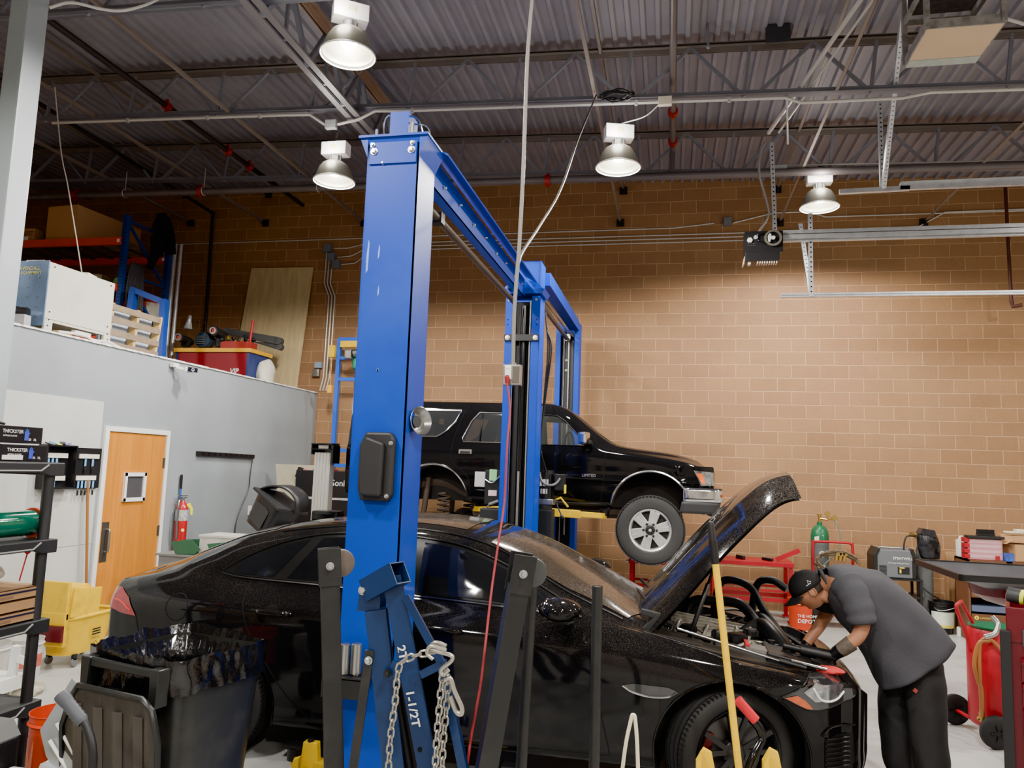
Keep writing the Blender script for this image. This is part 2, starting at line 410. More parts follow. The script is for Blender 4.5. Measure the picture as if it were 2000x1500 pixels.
# bridging angles from joist to joist ending at wall brackets
ba = [(-8.58, 0), (-7.09, 0), (-5.22, 0), (-.83, 0), (1.59, 0), (3.61, 0), (-10.81, 1), (-8.73, 1), (-7.07, 1), (-.79, 1), (1.56, 1)]
nm_ = ['left', 'middle', 'right']
for i, (X, up) in enumerate(ba):
    z = (ztop(X) + .0 if up else zbot(X) + .02) - (0 if up else 0)
    lab = ['behind the rack uprights', 'above the leaning plywood', 'ending just left of the tall blue post', 'ending right of the near shaded lamp', 'ending beside the opener hanger', 'ending above the door rail at right', 'far left', 'above the cardboard box', 'between the box and plywood', 'right of the sprinkler pipe', 'over the door opener'][i]
    t = thing('bridging_angle', ('upper' if up else 'lower') + ' steel bridging angle under the roof deck, ' + lab, 'brace', (X, YW, z), 'bridging angles')
    b = MB(); b.box((X, (3 + YW - .12) / 2, z - .02), (.035, YW - .12 - 3, .005)); b.box((X + .016, (3 + YW - .12) / 2, z - .005), (.004, YW - .12 - 3, .035)); b.build('angle', mat('bridging_tan', rgb(128, 118, 110), .5, metal=.2), t)
    b = MB(); b.box((X, YW - .012, z - .02), (.12, .02, .12)); b.box((X, YW - .07, z - .03), (.02, .12, .06)); b.build('wall_bracket', DARKP, t)
# sprinkler pipes
def spr(name, pts, r, lab, couplings=(), m=PIPEG, bands=()):
    t = thing('sprinkler_pipe', lab, 'pipe', pts[0]); b = MB(); b.tube(pts, r, 14); b.build('pipe', m, t)
    for c, ax in couplings:
        b = MB(); c = V(c); ax = V(ax).normalized(); b.cyl(c - ax * .035, c + ax * .035, r + .022, 18)
        s, u, d = frame_of(ax); b.box(c, (.03, .03, (r + .05) * 2), Matrix((s, d, u)).transposed()); b.build('coupling', REDC, t)
    for c in bands:
        b = MB(); c = V(c); pp = [c + V((0, math.cos(a) * (r + .012), math.sin(a) * (r + .012))) for a in [k * PI / 8 for k in range(17)]]
        b.tube(pp, .007, 6); b.tube([c + V((0, 0, r)), c + V((0, 0, r + .3))], .006, 6); b.build('hanger', CHROME if False else GALV, t)
spr('m', [(-12.9, 9.62, 5.97), (-9.5, 9.6, 5.90), (-2, 9.6, 5.80), (XR, 9.6, 5.66)], .05, 'long grey sprinkler main under the last joist by the brick wall', [((-9.07, 9.6, 5.905), (1, 0, 0)), ((-6.9, 9.6, 5.87), (1, 0, 0)), ((-1.66, 9.6, 5.79), (1, 0, 0))], bands=[(-8.2, 9.6, 5.89), (-6.85, 9.6, 5.87), (-5, 9.6, 5.84)])
spr('v', [(-.02, -1, 6.18), (-.02, 9.62, 6.13), (-.03, 9.62, 5.8)], .036, 'sprinkler branch pipe running straight away overhead with two red couplings', [((-.02, 8.55, 6.13), (0, 1, 0)), ((-.02, 9.35, 6.13), (0, 1, 0))])
p0 = aY(265, 240, 7.9); p1 = aY(360, 300, 9.3)
spr('l', [(-6.1, 1, 6.2), (-6.1, 7.4, 6.2), (-6.1, 11.2, 6.2)], .034, 'dark sprinkler branch over the mezzanine with red couplings', [((-6.1, 7.7, 6.2), (0, 1, 0)), ((-6.1, 9.0, 6.2), (0, 1, 0)), ((-6.1, 9.55, 6.2), (0, 1, 0))], m=DARKP)
b = MB(); b.tube([(-8.05, 7.5, 6.42), (-8.05, YW - .14, 6.27), (-8.07, YW - .13, 6.22), (-8.03, YW - .12, 3.08)], .028, 12); tag(b.build('drain_pipe', DARKP), 'thin black pipe dropping down the brick wall behind the mezzanine', 'pipe')
b = MB(); b.tube([(4.55, YW - .4, 6.2), (4.55, YW - .45, 4.45)], .022, 10); b.tube([(4.55, YW - .45, 4.45), (4.56, YW - .47, 4.36), (4.66, YW - .5, 4.38)], .028, 10); tag(b.build('drop_pipe', mat('rust_pipe', rgb(78, 44, 36), .55)), 'thin rusty pipe hanging down at right with a valve at its end', 'pipe')
# ------------------------------------------------------------------ conduits and boxes
def conduit(lab, pts, r=.011, smooth=0, m=COND, straps=(), name='conduit'):
    t = thing(name, lab, 'conduit', pts[0]); b = MB(); b.tube(spline(pts, smooth) if smooth else pts, r, 8); b.build('tube', m, t)
    for s in straps: b = MB(); b.box(V(s), (.03, .03, .05)); b.build('strap', GALV, t)
    return t
def jbox(lab, c, size=(.11, .06, .11), m=None):
    b = MB(); b.box(c, size, ch=.004); tag(b.build('junction_box', m or mat('box_grey', rgb(108, 116, 124), .45)), lab, 'electrical box')
yw = YW - .02
zc = lambda X: zbot(X) - .055
conduit('silver conduit along the joist left of the girder', [(-7.7, 7.66, zc(-7.7)), (-4.5, 7.66, zc(-4.5)), (-4.15, 7.66, zc(-4.2) - .01), (-3.95, 7.66, 5.80)], .017, straps=[(-6.6, 7.66, zc(-6.6)), (-5.5, 7.66, zc(-5.5)), (-4.8, 7.66, zc(-4.8))])
jbox('small steel junction box above the left shaded lamp', (-3.88, 7.66, 5.80), (.13, .06, .10), GALV)
conduit('long silver conduit along the joist right of the girder', [(-3.8, 7.66, 5.80), (-3.55, 7.66, 5.84), (-3.35, 7.66, 5.93), (-3.0, 7.66, zc(-3)), (0, 7.66, zc(0)), (1.1, 7.66, zc(1.1)), (1.25, 7.66, zc(1.2) - .06), (2.2, 7.66, zc(2) - .05), (2.45, 7.66, zc(2.3)), (7, 7.66, zc(7))], .017, straps=[(-2.9, 7.66, zc(-2.9)), (-.4, 7.66, zc(-.4)), (.55, 7.66, zc(.55))])
jbox('cream junction box on the overhead conduit near the middle lamp', (-.10, 7.63, 5.80), (.14, .06, .09), mat('cream', rgb(214, 204, 186), .5))
conduit('white lamp cord arcing from the cream box to the middle lamp', spline([(-.16, 7.63, 5.77), (-.3, 7.65, 5.66), (-.5, 7.68, 5.62), (-.55, 7.7, 5.62)], 5), .006, m=WHITE, name='lamp_cord')
# wall runs
conduit('thin upper conduit run high on the brick wall left of the opener', [(-9.4, yw, 5.76), (.0, yw, 5.77), (.35, yw, 5.80), (.62, yw, 5.83)], .010)
jbox('grey square box on the brick wall behind the opener hanger', (.82, yw - .02, 5.84), (.12, .07, .12))
conduit('thin upper conduit run high on the brick wall behind the far lamp', [(.9, yw, 5.82), (1.5, yw, 5.96), (2.0, yw, 5.96), (2.25, yw, 5.87), (7, yw, 5.86)], .010)
for k, (z, lab) in enumerate(((5.66, 'top'), (5.60, 'middle'), (5.54, 'bottom'))):
    x0 = -5.78 + .07 * k
    pts = [(x0 + .05, yw, [5.60, 5.44, 5.31][k]), (x0 + .3, yw, [5.60, 5.46, 5.33][k]), (x0 + .6, yw, z - (0 if k == 0 else .0)), (2.9, yw, z)]
    if k == 0: pts += [(3.55, yw, z + .02), (3.9, yw, z + .22), (7, yw, z + .24)]
    else: pts += [(7, yw, z)]
    conduit(lab + ' of the three parallel conduits across the brick wall', pts, .010)
    bx = -5.87 + .09 * k; bz = [5.60, 5.44, 5.31][k]
    jbox(['top', 'middle', 'lowest'][k] + ' of three stepped grey boxes on the brick wall', (bx + .02, yw - .02, bz), (.13, .08, .14))
    xx = -5.90 + .055 * k
    conduit(['left', 'centre', 'right'][k] + ' of the three conduits dropping to the mezzanine edge', [(xx + .03, yw, bz - .07), (xx + .02, yw, 4.98 - .0 * k), (xx + .12, yw, 4.75), (xx + .11, yw, 3.35), (xx + .06, yw, 3.12)], .013)
# outlet boxes beside the drop
for (px, py), lab in (((622, 713), 'blue-grey outlet box beside the vertical conduits'), ((618, 728), 'metal outlet box under the blue-grey one')):
    p = aY(px, py, yw - .03); jbox(lab, p, (.12, .06, .1 if py < 720 else .13), mat('box_blue', rgb(150, 168, 186), .45) if py < 720 else STEEL)
# ------------------------------------------------------------------ high-bay lamps
SHADE = mat('lamp_shade_metal', rgb(150, 148, 136), .38, metal=.55, var=.08)
BULB = mat('bulb_glow', (1, .93, .8), .5, emit=140)
def lamp_proto():
    t = thing('high_bay_lamp', None, 'lamp', (0, 0, 0), 'high-bay lamps')
    # z=0 rim of the shade
    b = MB(); pr = [(.235, 0), (.228, .012), (.215, .02), (.205, .07), (.18, .14), (.145, .195), (.10, .225), (.06, .235)]
    b.slathe(pr, (0, 0, 0), n=36); sh = b.build('shade', SHADE, t, solid=.004)
    b = MB(); b.tube([(.235 * math.cos(a), .235 * math.sin(a), 0) for a in [2 * PI * k / 36 for k in range(36)]], .006, 6, closed=True); b.build('rim', WHITE, sh)
    b = MB(); b.slathe([(0, .07), (.05, .08), (.075, .12), (.07, .17), (.04, .21)], (0, 0, 0), n=20); b.build('bulb', BULB, t)
    b = MB(); b.lathe([(.05, .232), (.06, .235), (.06, .30), (.0, .30)], (0, 0, 0), n=12)
    for a in range(8): b.box((.06 * math.cos(a * PI / 4), .06 * math.sin(a * PI / 4), .27), (.014, .014, .07))
    b.build('neck', mat('neck_m', rgb(110, 110, 108), .5, metal=.5), t)
    b = MB(); b.box((0, 0, .38), (.30, .15, .15), ch=.008); bal = b.build('ballast_box', WHITE, t)
    b = MB(); b.box((0, -.077, .39), (.07, .003, .05)); b.build('rating_sticker', mat('sticker_cream', rgb(216, 206, 160), .5), bal)
    b = MB(); b.tube([(0, 0, .455), (0, 0, .54)], .006, 8)
    for k in range(3): b.tube([(.014 * math.cos(a), 0, .50 + k * .03 + .018 * math.sin(a)) for a in [2 * PI * j / 8 for j in range(8)]], .004, 5, closed=True)
    b.build('hook_chain', DARKP, t)
    return t
proto = lamp_proto()
LIGHTS = [((-3.82, 7.7, 5.13), 'shaded high-bay lamp left of the tall blue post', 1), ((-.58, 7.7, 5.13), 'shaded high-bay lamp with white ballast hanging in the middle of the view', 1),
          ((-2.75, 5.65, 5.40), 'glaring high-bay lamp at the top, above the blue post', 1), ((1.80, 9.75, 5.33), 'bright high-bay lamp by the brick wall beside the door rail', 1),
          ((-3.0, 1.6, 5.2), 'unseen high-bay fill lamp added overhead at left', 1), ((.9, 1.6, 5.2), 'unseen high-bay fill lamp added overhead near the camera', 1), ((4.8, 3.2, 5.2), 'high-bay fill lamp added overhead out of view at right', 1),  # from this row on: lamps added out of view as fill light
          ((-3.0, -2.5, 5.2), 'rearmost unseen high-bay fill lamp added at left', 1), ((1.8, -2.5, 5.2), 'rearmost unseen high-bay fill lamp added at right', 1), ((5.6, 7.2, 5.2), 'high-bay fill lamp added out of view over the right bay', 1), ((-9.3, 4.6, 5.3), 'high-bay fill lamp added over the mezzanine, out of view', .8)]  # last one added to brighten the mezzanine and the wall above it
for i, (p, lab, e) in enumerate(LIGHTS):
    o = proto if i == 0 else copy_tree(proto)
    o.location = p; o['_b'] = p; o['label'] = lab; o.rotation_euler = (0, 0, .3 * (i % 3))
    ld = bpy.data.lights.new('high_bay_light', 'SPOT'); ld.energy = 1.0 * LAMP_W * e; ld.spot_size = math.radians(172); ld.spot_blend = .22; ld.shadow_soft_size = .16; ld.color = (1, .945, .87)
    lo = bpy.data.objects.new('high_bay_light', ld); COL.objects.link(lo); lo.location = (p[0], p[1], p[2] - .01)
    l2 = bpy.data.lights.new('added_uplight', 'POINT'); l2.energy = LAMP_W * UPL; l2.shadow_soft_size = .12; l2.color = (1, .93, .85); o2 = bpy.data.objects.new('added_uplight', l2); COL.objects.link(o2); o2.location = (p[0], p[1] - .2, p[2] + .32)  # second, point light is added beside each lamp to brighten the ceiling
w = bpy.data.worlds.new('World'); SC.world = w; w.use_nodes = True; w.node_tree.nodes['Background'].inputs[0].default_value = (.8, .85, 1, 1); w.node_tree.nodes['Background'].inputs[1].default_value = .2
# cables hanging in the left foreground
conduit('white cable swagging from the grey column along the ceiling', spline([aY(97, 15, 4.6), aY(140, 5, 4.7), aY(200, 18, 5.0), aY(245, 20, 5.1), aY(300, 3, 5.3), aY(330, -20, 5.5)], 5), .012, m=mat('cable_white', rgb(205, 205, 200), .5), name='ceiling_cable')
p = [aY(107, 170, 6.4), aY(120, 300, 6.5), aY(132, 360, 6.6), aY(150, 470, 6.7), aY(165, 560, 6.8), aY(185, 640, 6.9)]
conduit('thin pale wire hanging down over the mezzanine units', spline(p, 5), .006, m=mat('wire_pale', rgb(170, 160, 150), .5), name='hanging_wire')
# floor-to-ceiling hanging cords in the middle
cordm = mat('cord_grey', rgb(120, 116, 112), .5)
b = MB(); b.tube(spline([aY(1040, -10, 3.75), aY(1030, 120, 3.75), aY(1022, 330, 3.75), aY(1014, 480, 3.75), aY(1005, 600, 3.75), aY(1002, 712, 3.75)], 6), .010, 10); tag(b.build('power_cable', cordm), 'long grey cord hanging from the ceiling to the outlet box', 'cord')
b = MB(); b.tube(spline([aY(1165, 185, 7.5), aY(1130, 270, 7.0), aY(1095, 370, 6.0), aY(1055, 440, 5.0), aY(1022, 490, 4.1), aY(1012, 515, 3.8)], 6), .009, 10)
tag(b.build('power_cable', mat('cord_dark', rgb(84, 80, 80), .5)), 'second cord slanting from the coiled cables on the joist to the drop cord', 'cord')
b = MB(); random.seed(2)
for k in range(6):
    c = aY(1205, 186, 7.45); ph = random.uniform(0, 6)
    b.tube([c + V((math.cos(a) * .17 + random.uniform(-.01, .01), math.sin(a) * .08, .02 * math.sin(3 * a + ph) + k * .006 - .02)) for a in [2 * PI * j / 20 for j in range(20)]], .008, 6, closed=True)
tag(b.build('coiled_cable', BLACK), 'black cable coiled on top of the joist chord above the middle lamp', 'cable')
# camera
cd = bpy.data.cameras.new('Camera'); cam = bpy.data.objects.new('Camera', cd); COL.objects.link(cam)
cd.sensor_fit = 'HORIZONTAL'; cd.sensor_width = 36; cd.lens = FPX / 2000 * 36; cd.clip_start = .05; cd.clip_end = 100
rt = V((AX.x, AY.x, AZ.x)); dn = V((AX.y, AY.y, AZ.y)); fw = V((AX.z, AY.z, AZ.z))
M4 = Matrix((rt, -dn, -fw)).transposed().to_4x4(); M4.translation = V((0, 0, CAMH)); cam.matrix_world = M4; SC.camera = cam
SC.view_settings.view_transform = 'AgX'; SC.view_settings.look = 'AgX - Punchy'; SC.view_settings.exposure = EXPO
# ================================================================== CAR KIT
def interp(tab, x):
    # smooth (monotone-ish Catmull) 1-D table interpolation
    n = len(tab)
    if x <= tab[0][0]: return tab[0][1]
    if x >= tab[-1][0]: return tab[-1][1]
    for i in range(n - 1):
        if tab[i][0] <= x <= tab[i + 1][0]: break
    x0, y0 = tab[i]; x1, y1 = tab[i + 1]; h = x1 - x0; t = (x - x0) / h
    def sl(j):
        if j <= 0 or j >= n - 1:
            a, b = (0, 1) if j <= 0 else (n - 2, n - 1); return (tab[b][1] - tab[a][1]) / (tab[b][0] - tab[a][0])
        d0 = (tab[j][1] - tab[j - 1][1]) / (tab[j][0] - tab[j - 1][0]); d1 = (tab[j + 1][1] - tab[j][1]) / (tab[j + 1][0] - tab[j][0])
        if d0 * d1 <= 0: return 0
        return 2 * d0 * d1 / (d0 + d1)
    m0, m1 = sl(i), sl(i + 1)
    return y0 * (2 * t ** 3 - 3 * t * t + 1) + h * m0 * (t ** 3 - 2 * t * t + t) + y1 * (-2 * t ** 3 + 3 * t * t) + h * m1 * (t ** 3 - t * t)
def section_curve(pts, n=5):
    # pts [(y,z)] from underside centre to roof centre; smooth half-section
    P = [V((p[0], p[1], 0)) for p in pts]; out = []
    m = len(P)
    for i in range(m - 1):
        p1, p2 = P[i], P[i + 1]
        p0 = P[i - 1] if i > 0 else V((-P[1].x, P[1].y, 0)); p3 = P[i + 2] if i < m - 2 else V((-P[m - 2].x, P[m - 2].y, 0))
        d1 = max((p2 - p1).length, 1e-4); d0 = max((p1 - p0).length, 1e-4); d2 = max((p3 - p2).length, 1e-4)
        # centripetal-like tangents
        t1 = ((p1 - p0) / d0 * d1 + (p2 - p1) / d1 * d0) / (d0 + d1); t2 = ((p2 - p1) / d1 * d2 + (p3 - p2) / d2 * d1) / (d1 + d2)
        for k in range(n):
            t = k / n
            out.append(p1 * (2 * t ** 3 - 3 * t * t + 1) + t1 * d1 * (t ** 3 - 2 * t * t + t) + p2 * (-2 * t ** 3 + 3 * t * t) + t2 * d1 * (t ** 3 - t * t))
    out.append(P[-1]); return [(p.x, p.y) for p in out]
def loft_body(secfn, xs, yc, capf, capr, cz=.5, nsec=5, capn=9):
    """secfn(x)->[(y,z)] half section.  closed solid. returns (verts, faces)"""
    rows = []
    for x in xs:
        h = section_curve(secfn(x), nsec)
        ring = [(x, yc - y, z) for y, z in h] + [(x, yc + y, z) for y, z in h[-2:0:-1]]
        rows.append(ring)
    def cap(ring, sgn, b):
        out = []; x0 = ring[0][0]
        for k in range(1, capn + 1):
            t = math.cos(PI / 2 * k / capn)
            t2 = t ** .82 if t > 1e-6 else 0
            if k == capn: t2 = .02
            out.append([(x0 + sgn * b * math.sin(PI / 2 * k / capn), yc + (p[1] - yc) * t2, cz + (p[2] - cz) * t2 * (1 - .38 * math.sin(PI / 2 * k / capn) ** 1.5 * (1 if sgn > 0 and p[2] > cz and x0 < .5 + 1 else 0))) for p in ring])
        return out
    rows = cap(rows[0], -1, capr)[::-1] + rows + cap(rows[-1], 1, capf)
    m = len(rows[0]); vs = [V(p) for r in rows for p in r]; fs = []
    for i in range(len(rows) - 1):
        for k in range(m): fs.append((i * m + k, (i + 1) * m + k, (i + 1) * m + (k + 1) % m, i * m + (k + 1) % m))
    fs.append(list(range(m))); fs.append(list(range((len(rows) - 1) * m, len(rows) * m))[::-1])
    return vs, fs
def tmp_obj(vs, fs, smooth=True):
    me = bpy.data.meshes.new('tmp'); me.from_pydata([tuple(v) for v in vs], [], fs)
    bm = bmesh.new(); bm.from_mesh(me); bmesh.ops.recalc_face_normals(bm, faces=bm.faces); bm.to_mesh(me); bm.free()
    me.polygons.foreach_set('use_smooth', [smooth] * len(me.polygons))
    o = bpy.data.objects.new('tmp', me); COL.objects.link(o); return o
def boolean(o, cutters, mats_, solver='EXACT'):
    for m in mats_: o.data.materials.append(m)
    for mb, mi in cutters:
        c = tmp_obj(mb.v, mb.f, False)
        for m in mats_: c.data.materials.append(m)
        c.data.polygons.foreach_set('material_index', [mi] * len(c.data.polygons))
        md = o.modifiers.new('b', 'BOOLEAN'); md.operation = 'DIFFERENCE'; md.object = c; md.solver = solver
        dg = bpy.context.evaluated_depsgraph_get(); dg.update()
        me = bpy.data.meshes.new_from_object(o.evaluated_get(dg)); old = o.data
        o.modifiers.clear(); o.data = me; bpy.data.meshes.remove(old); cm = c.data; bpy.data.objects.remove(c); bpy.data.meshes.remove(cm)
    return o
def finish(o, name, parent, ang=.7):
    me = o.data; bm = bmesh.new(); bm.from_mesh(me); bmesh.ops.remove_doubles(bm, verts=bm.verts, dist=2e-5)
    for f in bm.faces: f.smooth = True
    for e in bm.edges:
        if len(e.link_faces) == 2 and e.calc_face_angle(0) > ang: e.smooth = False
        elif len(e.link_faces) == 2 and e.link_faces[0].material_index != e.link_faces[1].material_index: e.smooth = False
    off = V(parent['_b']) if parent is not None else V((0, 0, 0))
    for v in bm.verts: v.co -= off
    bm.to_mesh(me); bm.free(); o.name = name; me.name = name; o.parent = parent; return o
def bvh_of(vs, fs): return BVHTree.FromPolygons([tuple(v) for v in vs], fs)
def patch(mb, bvh, outline, axis, start, off=.004, step=.05, mi=0, thick=0, flipn=False, mp=None):
    """conformal patch: outline is 2-D; axis 'Y+' casts toward +Y from y=start with (X,Z) points, 'Y-' toward -Y, 'Z-' casts down with (X,Y) points, 'X-' casts toward -X with (Y,Z)"""
    bm = bmesh.new(); vs = [bm.verts.new((p[0], p[1], 0)) for p in outline]; bm.faces.new(vs)
    lo = [min(p[i] for p in outline) for i in (0, 1)]; hi = [max(p[i] for p in outline) for i in (0, 1)]
    for i in (0, 1):
        c = lo[i] + step * .5
        while c < hi[i]:
            co = [0, 0, 0]; no = [0, 0, 0]; co[i] = c; no[i] = 1
            bmesh.ops.bisect_plane(bm, geom=list(bm.verts) + list(bm.edges) + list(bm.faces), plane_co=co, plane_no=no, dist=1e-5); c += step
    bm.verts.index_update(); pts = []; last = None
    for v in bm.verts:
        a, b = v.co.x, v.co.y
        o, d = {'Y+': ((a, start, b), (0, 1, 0)), 'Y-': ((a, start, b), (0, -1, 0)), 'Z-': ((a, b, start), (0, 0, -1)), 'X-': ((start, a, b), (-1, 0, 0)), 'X+': ((start, a, b), (1, 0, 0))}[axis]
        h = bvh.ray_cast(V(o), V(d))
        if h[0] is None:
            h2 = bvh.find_nearest(last[0] if last else V(o)); p, nn = (h2[0], h2[1])
        else: p, nn = h[0], h[1]; last = (p, nn)
        if nn.dot(V(d)) > 0: nn = -nn
        pts.append(p + nn * off)
    fs = [[v.index for v in f.verts] for f in bm.faces]; bm.free()
    if mp: pts = [mp(p) for p in pts]
    mb.add(pts, fs, True, mi); return mb
def surf_line(bvh, pts2, axis, start, off=.0, n=6, sm=True):
    out = []; P = spline([(p[0], p[1], 0) for p in pts2], n) if sm else [V((p[0], p[1], 0)) for p in pts2]
    for v in P:
        a, b = v.x, v.y
        o, d = {'Y+': ((a, start, b), (0, 1, 0)), 'Y-': ((a, start, b), (0, -1, 0)), 'Z-': ((a, b, start), (0, 0, -1))}[axis]
        h = bvh.ray_cast(V(o), V(d))
        if h[0] is None: continue
        nn = h[1] if h[1].dot(V(d)) < 0 else -h[1]
        out.append(h[0] + nn * off)
    return out
def arc(cx, cz, r, a0, a1, n=24): return [(cx + r * math.cos(a0 + (a1 - a0) * k / n), cz + r * math.sin(a0 + (a1 - a0) * k / n)) for k in range(n + 1)]
def tyre_profile(R, rim, w):
    h = w / 2
    return [(rim, -h * .82), (rim + .015, -h * .95), (rim + (R - rim) * .45, -h), (R - .03, -h * .93), (R - .012, -h * .84), (R - .004, -h * .70), (R, -h * .35), (R, 0), (R, h * .35), (R - .004, h * .70), (R - .012, h * .84), (R - .03, h * .93), (rim + (R - rim) * .45, h), (rim + .015, h * .95), (rim, h * .82)]
def paint(name, col=(.006, .006, .007), dust=.5, rough=.06):
    m = bpy.data.materials.new(name); m.use_nodes = True; nt = m.node_tree; N = nt.nodes; L = nt.links; b = N['Principled BSDF']
    geo = N.new('ShaderNodeNewGeometry'); sp = N.new('ShaderNodeSeparateXYZ'); L.new(geo.outputs['Normal'], sp.inputs[0])
    up = N.new('ShaderNodeMapRange'); up.inputs[1].default_value = -.1; up.inputs[2].default_value = .9; L.new(sp.outputs[2], up.inputs[0])
    n1 = N.new('ShaderNodeTexNoise'); n1.inputs['Scale'].default_value = 330; n1.inputs['Detail'].default_value = 3; L.new(geo.outputs['Position'], n1.inputs['Vector'])
    n2 = N.new('ShaderNodeTexNoise'); n2.inputs['Scale'].default_value = 2.5; n2.inputs['Detail'].default_value = 5; L.new(geo.outputs['Position'], n2.inputs['Vector'])
    r1 = N.new('ShaderNodeMapRange'); r1.inputs[1].default_value = .55; r1.inputs[2].default_value = .72; L.new(n1.outputs['Fac'], r1.inputs[0])
    r2 = N.new('ShaderNodeMapRange'); r2.inputs[1].default_value = .35; r2.inputs[2].default_value = .7; r2.inputs[3].default_value = .25; L.new(n2.outputs['Fac'], r2.inputs[0])
    mu = N.new('ShaderNodeMath'); mu.operation = 'MULTIPLY'; L.new(r1.outputs[0], mu.inputs[0]); L.new(r2.outputs[0], mu.inputs[1])
    m2 = N.new('ShaderNodeMath'); m2.operation = 'MULTIPLY'; L.new(mu.outputs[0], m2.inputs[0]); L.new(up.outputs[0], m2.inputs[1])
    m3 = N.new('ShaderNodeMath'); m3.operation = 'MULTIPLY'; L.new(m2.outputs[0], m3.inputs[0]); m3.inputs[1].default_value = dust; m3.use_clamp = True
    mx = N.new('ShaderNodeMix'); mx.data_type = 'RGBA'; L.new(m3.outputs[0], mx.inputs[0]); mx.inputs[6].default_value = (*col, 1); mx.inputs[7].default_value = (.30, .25, .20, 1)
    L.new(mx.outputs[2], b.inputs['Base Color'])
    rr = N.new('ShaderNodeMapRange'); rr.inputs[3].default_value = rough; rr.inputs[4].default_value = .45; L.new(m3.outputs[0], rr.inputs[0]); L.new(rr.outputs[0], b.inputs['Roughness'])
    b.inputs['Specular IOR Level'].default_value = .32
    return m
# ================================================================== BLACK SEDAN (hood open)
YC = 5.5; YN = 3.0     # car centre line, ray start on the camera side
JP = paint('sedan_black_paint', dust=.55); JPD = paint('sedan_dusty_paint', dust=1.3)
TIN = mat('tinted_glass', (.008, .009, .011), .05, spec=.7)
DUSTG = paint('dusty_glass', (.035, .026, .02), 1.6, .10)
TRIM = mat('trim_black', (.006, .006, .006), .35, spec=.3)
BAY = mat('bay_black', (.02, .02, .021), .6, var=.3)
tW = [(-3.80, .80), (-3.6, .865), (-3.2, .915), (-2.87, .93), (-2.3, .925), (-1.3, .925), (-.5, .92), (0, .93), (.34, .935), (.65, .905), (.85, .84), (.98, .745)]
tS = [(-3.8, .98), (-3.3, 1.01), (-2.87, 1.015), (-1.5, .975), (-.5, .93), (.3, .85), (.7, .79), (.98, .72)]
ty7 = [(-3.8, .70), (-3.5, .745), (-3.17, .775), (-2.8, .80), (-1.5, .80), (-.5, .815), (-.2, .80), (.4, .80), (.8, .74), (.98, .66)]
tz7 = [(-3.8, 1.05), (-3.5, 1.10), (-3.17, 1.135), (-2.8, 1.125), (-2.2, 1.105), (-1.5, 1.08), (-.9, 1.06), (-.5, 1.035), (-.2, .985), (.3, .885), (.7, .81), (.98, .75)]
ty9 = [(-3.8, .55), (-3.5, .58), (-3.2, .60), (-2.93, .625), (-2, .63), (-1.0, .63), (-.75, .67), (-.49, .73), (-.3, .745), (0, .70), (.9, .6), (.98, .52)]
tz9 = [(-3.8, 1.075), (-3.5, 1.16), (-3.2, 1.27), (-2.93, 1.355), (-2.44, 1.445), (-2.14, 1.475), (-1.67, 1.475), (-1.34, 1.435), (-1.0, 1.33), (-.75, 1.205), (-.49, 1.075), (-.3, 1.01), (0, .955), (.5, .87), (.8, .825), (.98, .79)]
tz12 = [(-3.8, 1.10), (-3.5, 1.20), (-3.2, 1.325), (-2.93, 1.425), (-2.39, 1.52), (-1.77, 1.56), (-1.36, 1.535), (-.93, 1.425), (-.6, 1.275), (-.39, 1.17), (-.2, 1.06), (0, 1.005), (.4, .935), (.8, .875), (.98, .83)]
def jsec(x):
    W = interp(tW, x); s = interp(tS, x); y7 = interp(ty7, x); z7 = interp(tz7, x); y9 = interp(ty9, x); z9 = interp(tz9, x); zc = interp(tz12, x)
    k = 1 if x < -.3 and x > -3.4 else .35
    sill = .20 if x < .6 else .17
    return [(0, sill + .02), (W - .16, sill + .01), (W - .045, sill + .05), (W - .03, sill + .17), (W - .008, .60), (W, .78), (W - .018, s - .03), (W - .045, s + .012), (y7, z7),
            ((y7 * .5 + y9 * .5) + .022 * k, z7 * .5 + z9 * .5), (y9, z9), (y9 - .07, z9 + (zc - z9) * .42), (y9 * .55, z9 + (zc - z9) * .86), (0, zc)]
xs = [-3.80 + (4.78) * i / 96 for i in range(97)]
jv, jf = loft_body(jsec, xs, YC, .23, .13, cz=.55, nsec=5)
jb = bvh_of(jv, jf)
car = thing('sedan', 'black sedan with dusty roof and its hood propped open', 'car', (-1.4, YC, 0))
WX = (-2.91, .35); WR = .36
body = tmp_obj(jv, jf)
cut = []
for wx in WX:
    for s in (-1, 1):
        c = MB(); c.prism(arc(wx, .345, .425, 0, 2 * PI, 48)[:-1], (0, YC + s * .58, 0), (1, 0, 0), (0, 0, 1), (0, s * .7, 0)); cut.append((c, 1))
for bay, bz in (([(-.16, -.56), (-.14, .56), (.62, .56), (.84, .48), (.92, 0), (.84, -.48), (.62, -.56)], .50), ([(-.15, -.745), (-.15, .745), (.35, .755), (.66, .72), (.84, .60), (.94, .25), (.95, 0), (.94, -.25), (.84, -.60), (.66, -.72), (.35, -.755)], .785)):
    c = MB(); c.prism([(p[0], YC + p[1]) for p in bay], (0, 0, bz), (1, 0, 0), (0, 1, 0), (0, 0, 1.0)); cut.append((c, 1))
# cowl step so the hinge zone sits below the hood line
boolean(body, cut, [JP, BAY]); finish(body, 'body', car)
def P2(name, outs, m, axis='Y+', start=YN, off=.004, step=.05, parent=None, solid=0):
    mb = MB()
    for o in outs: patch(mb, jb, o, axis, start, off, step)
    return mb.build(name, m, parent or car, solid=solid)
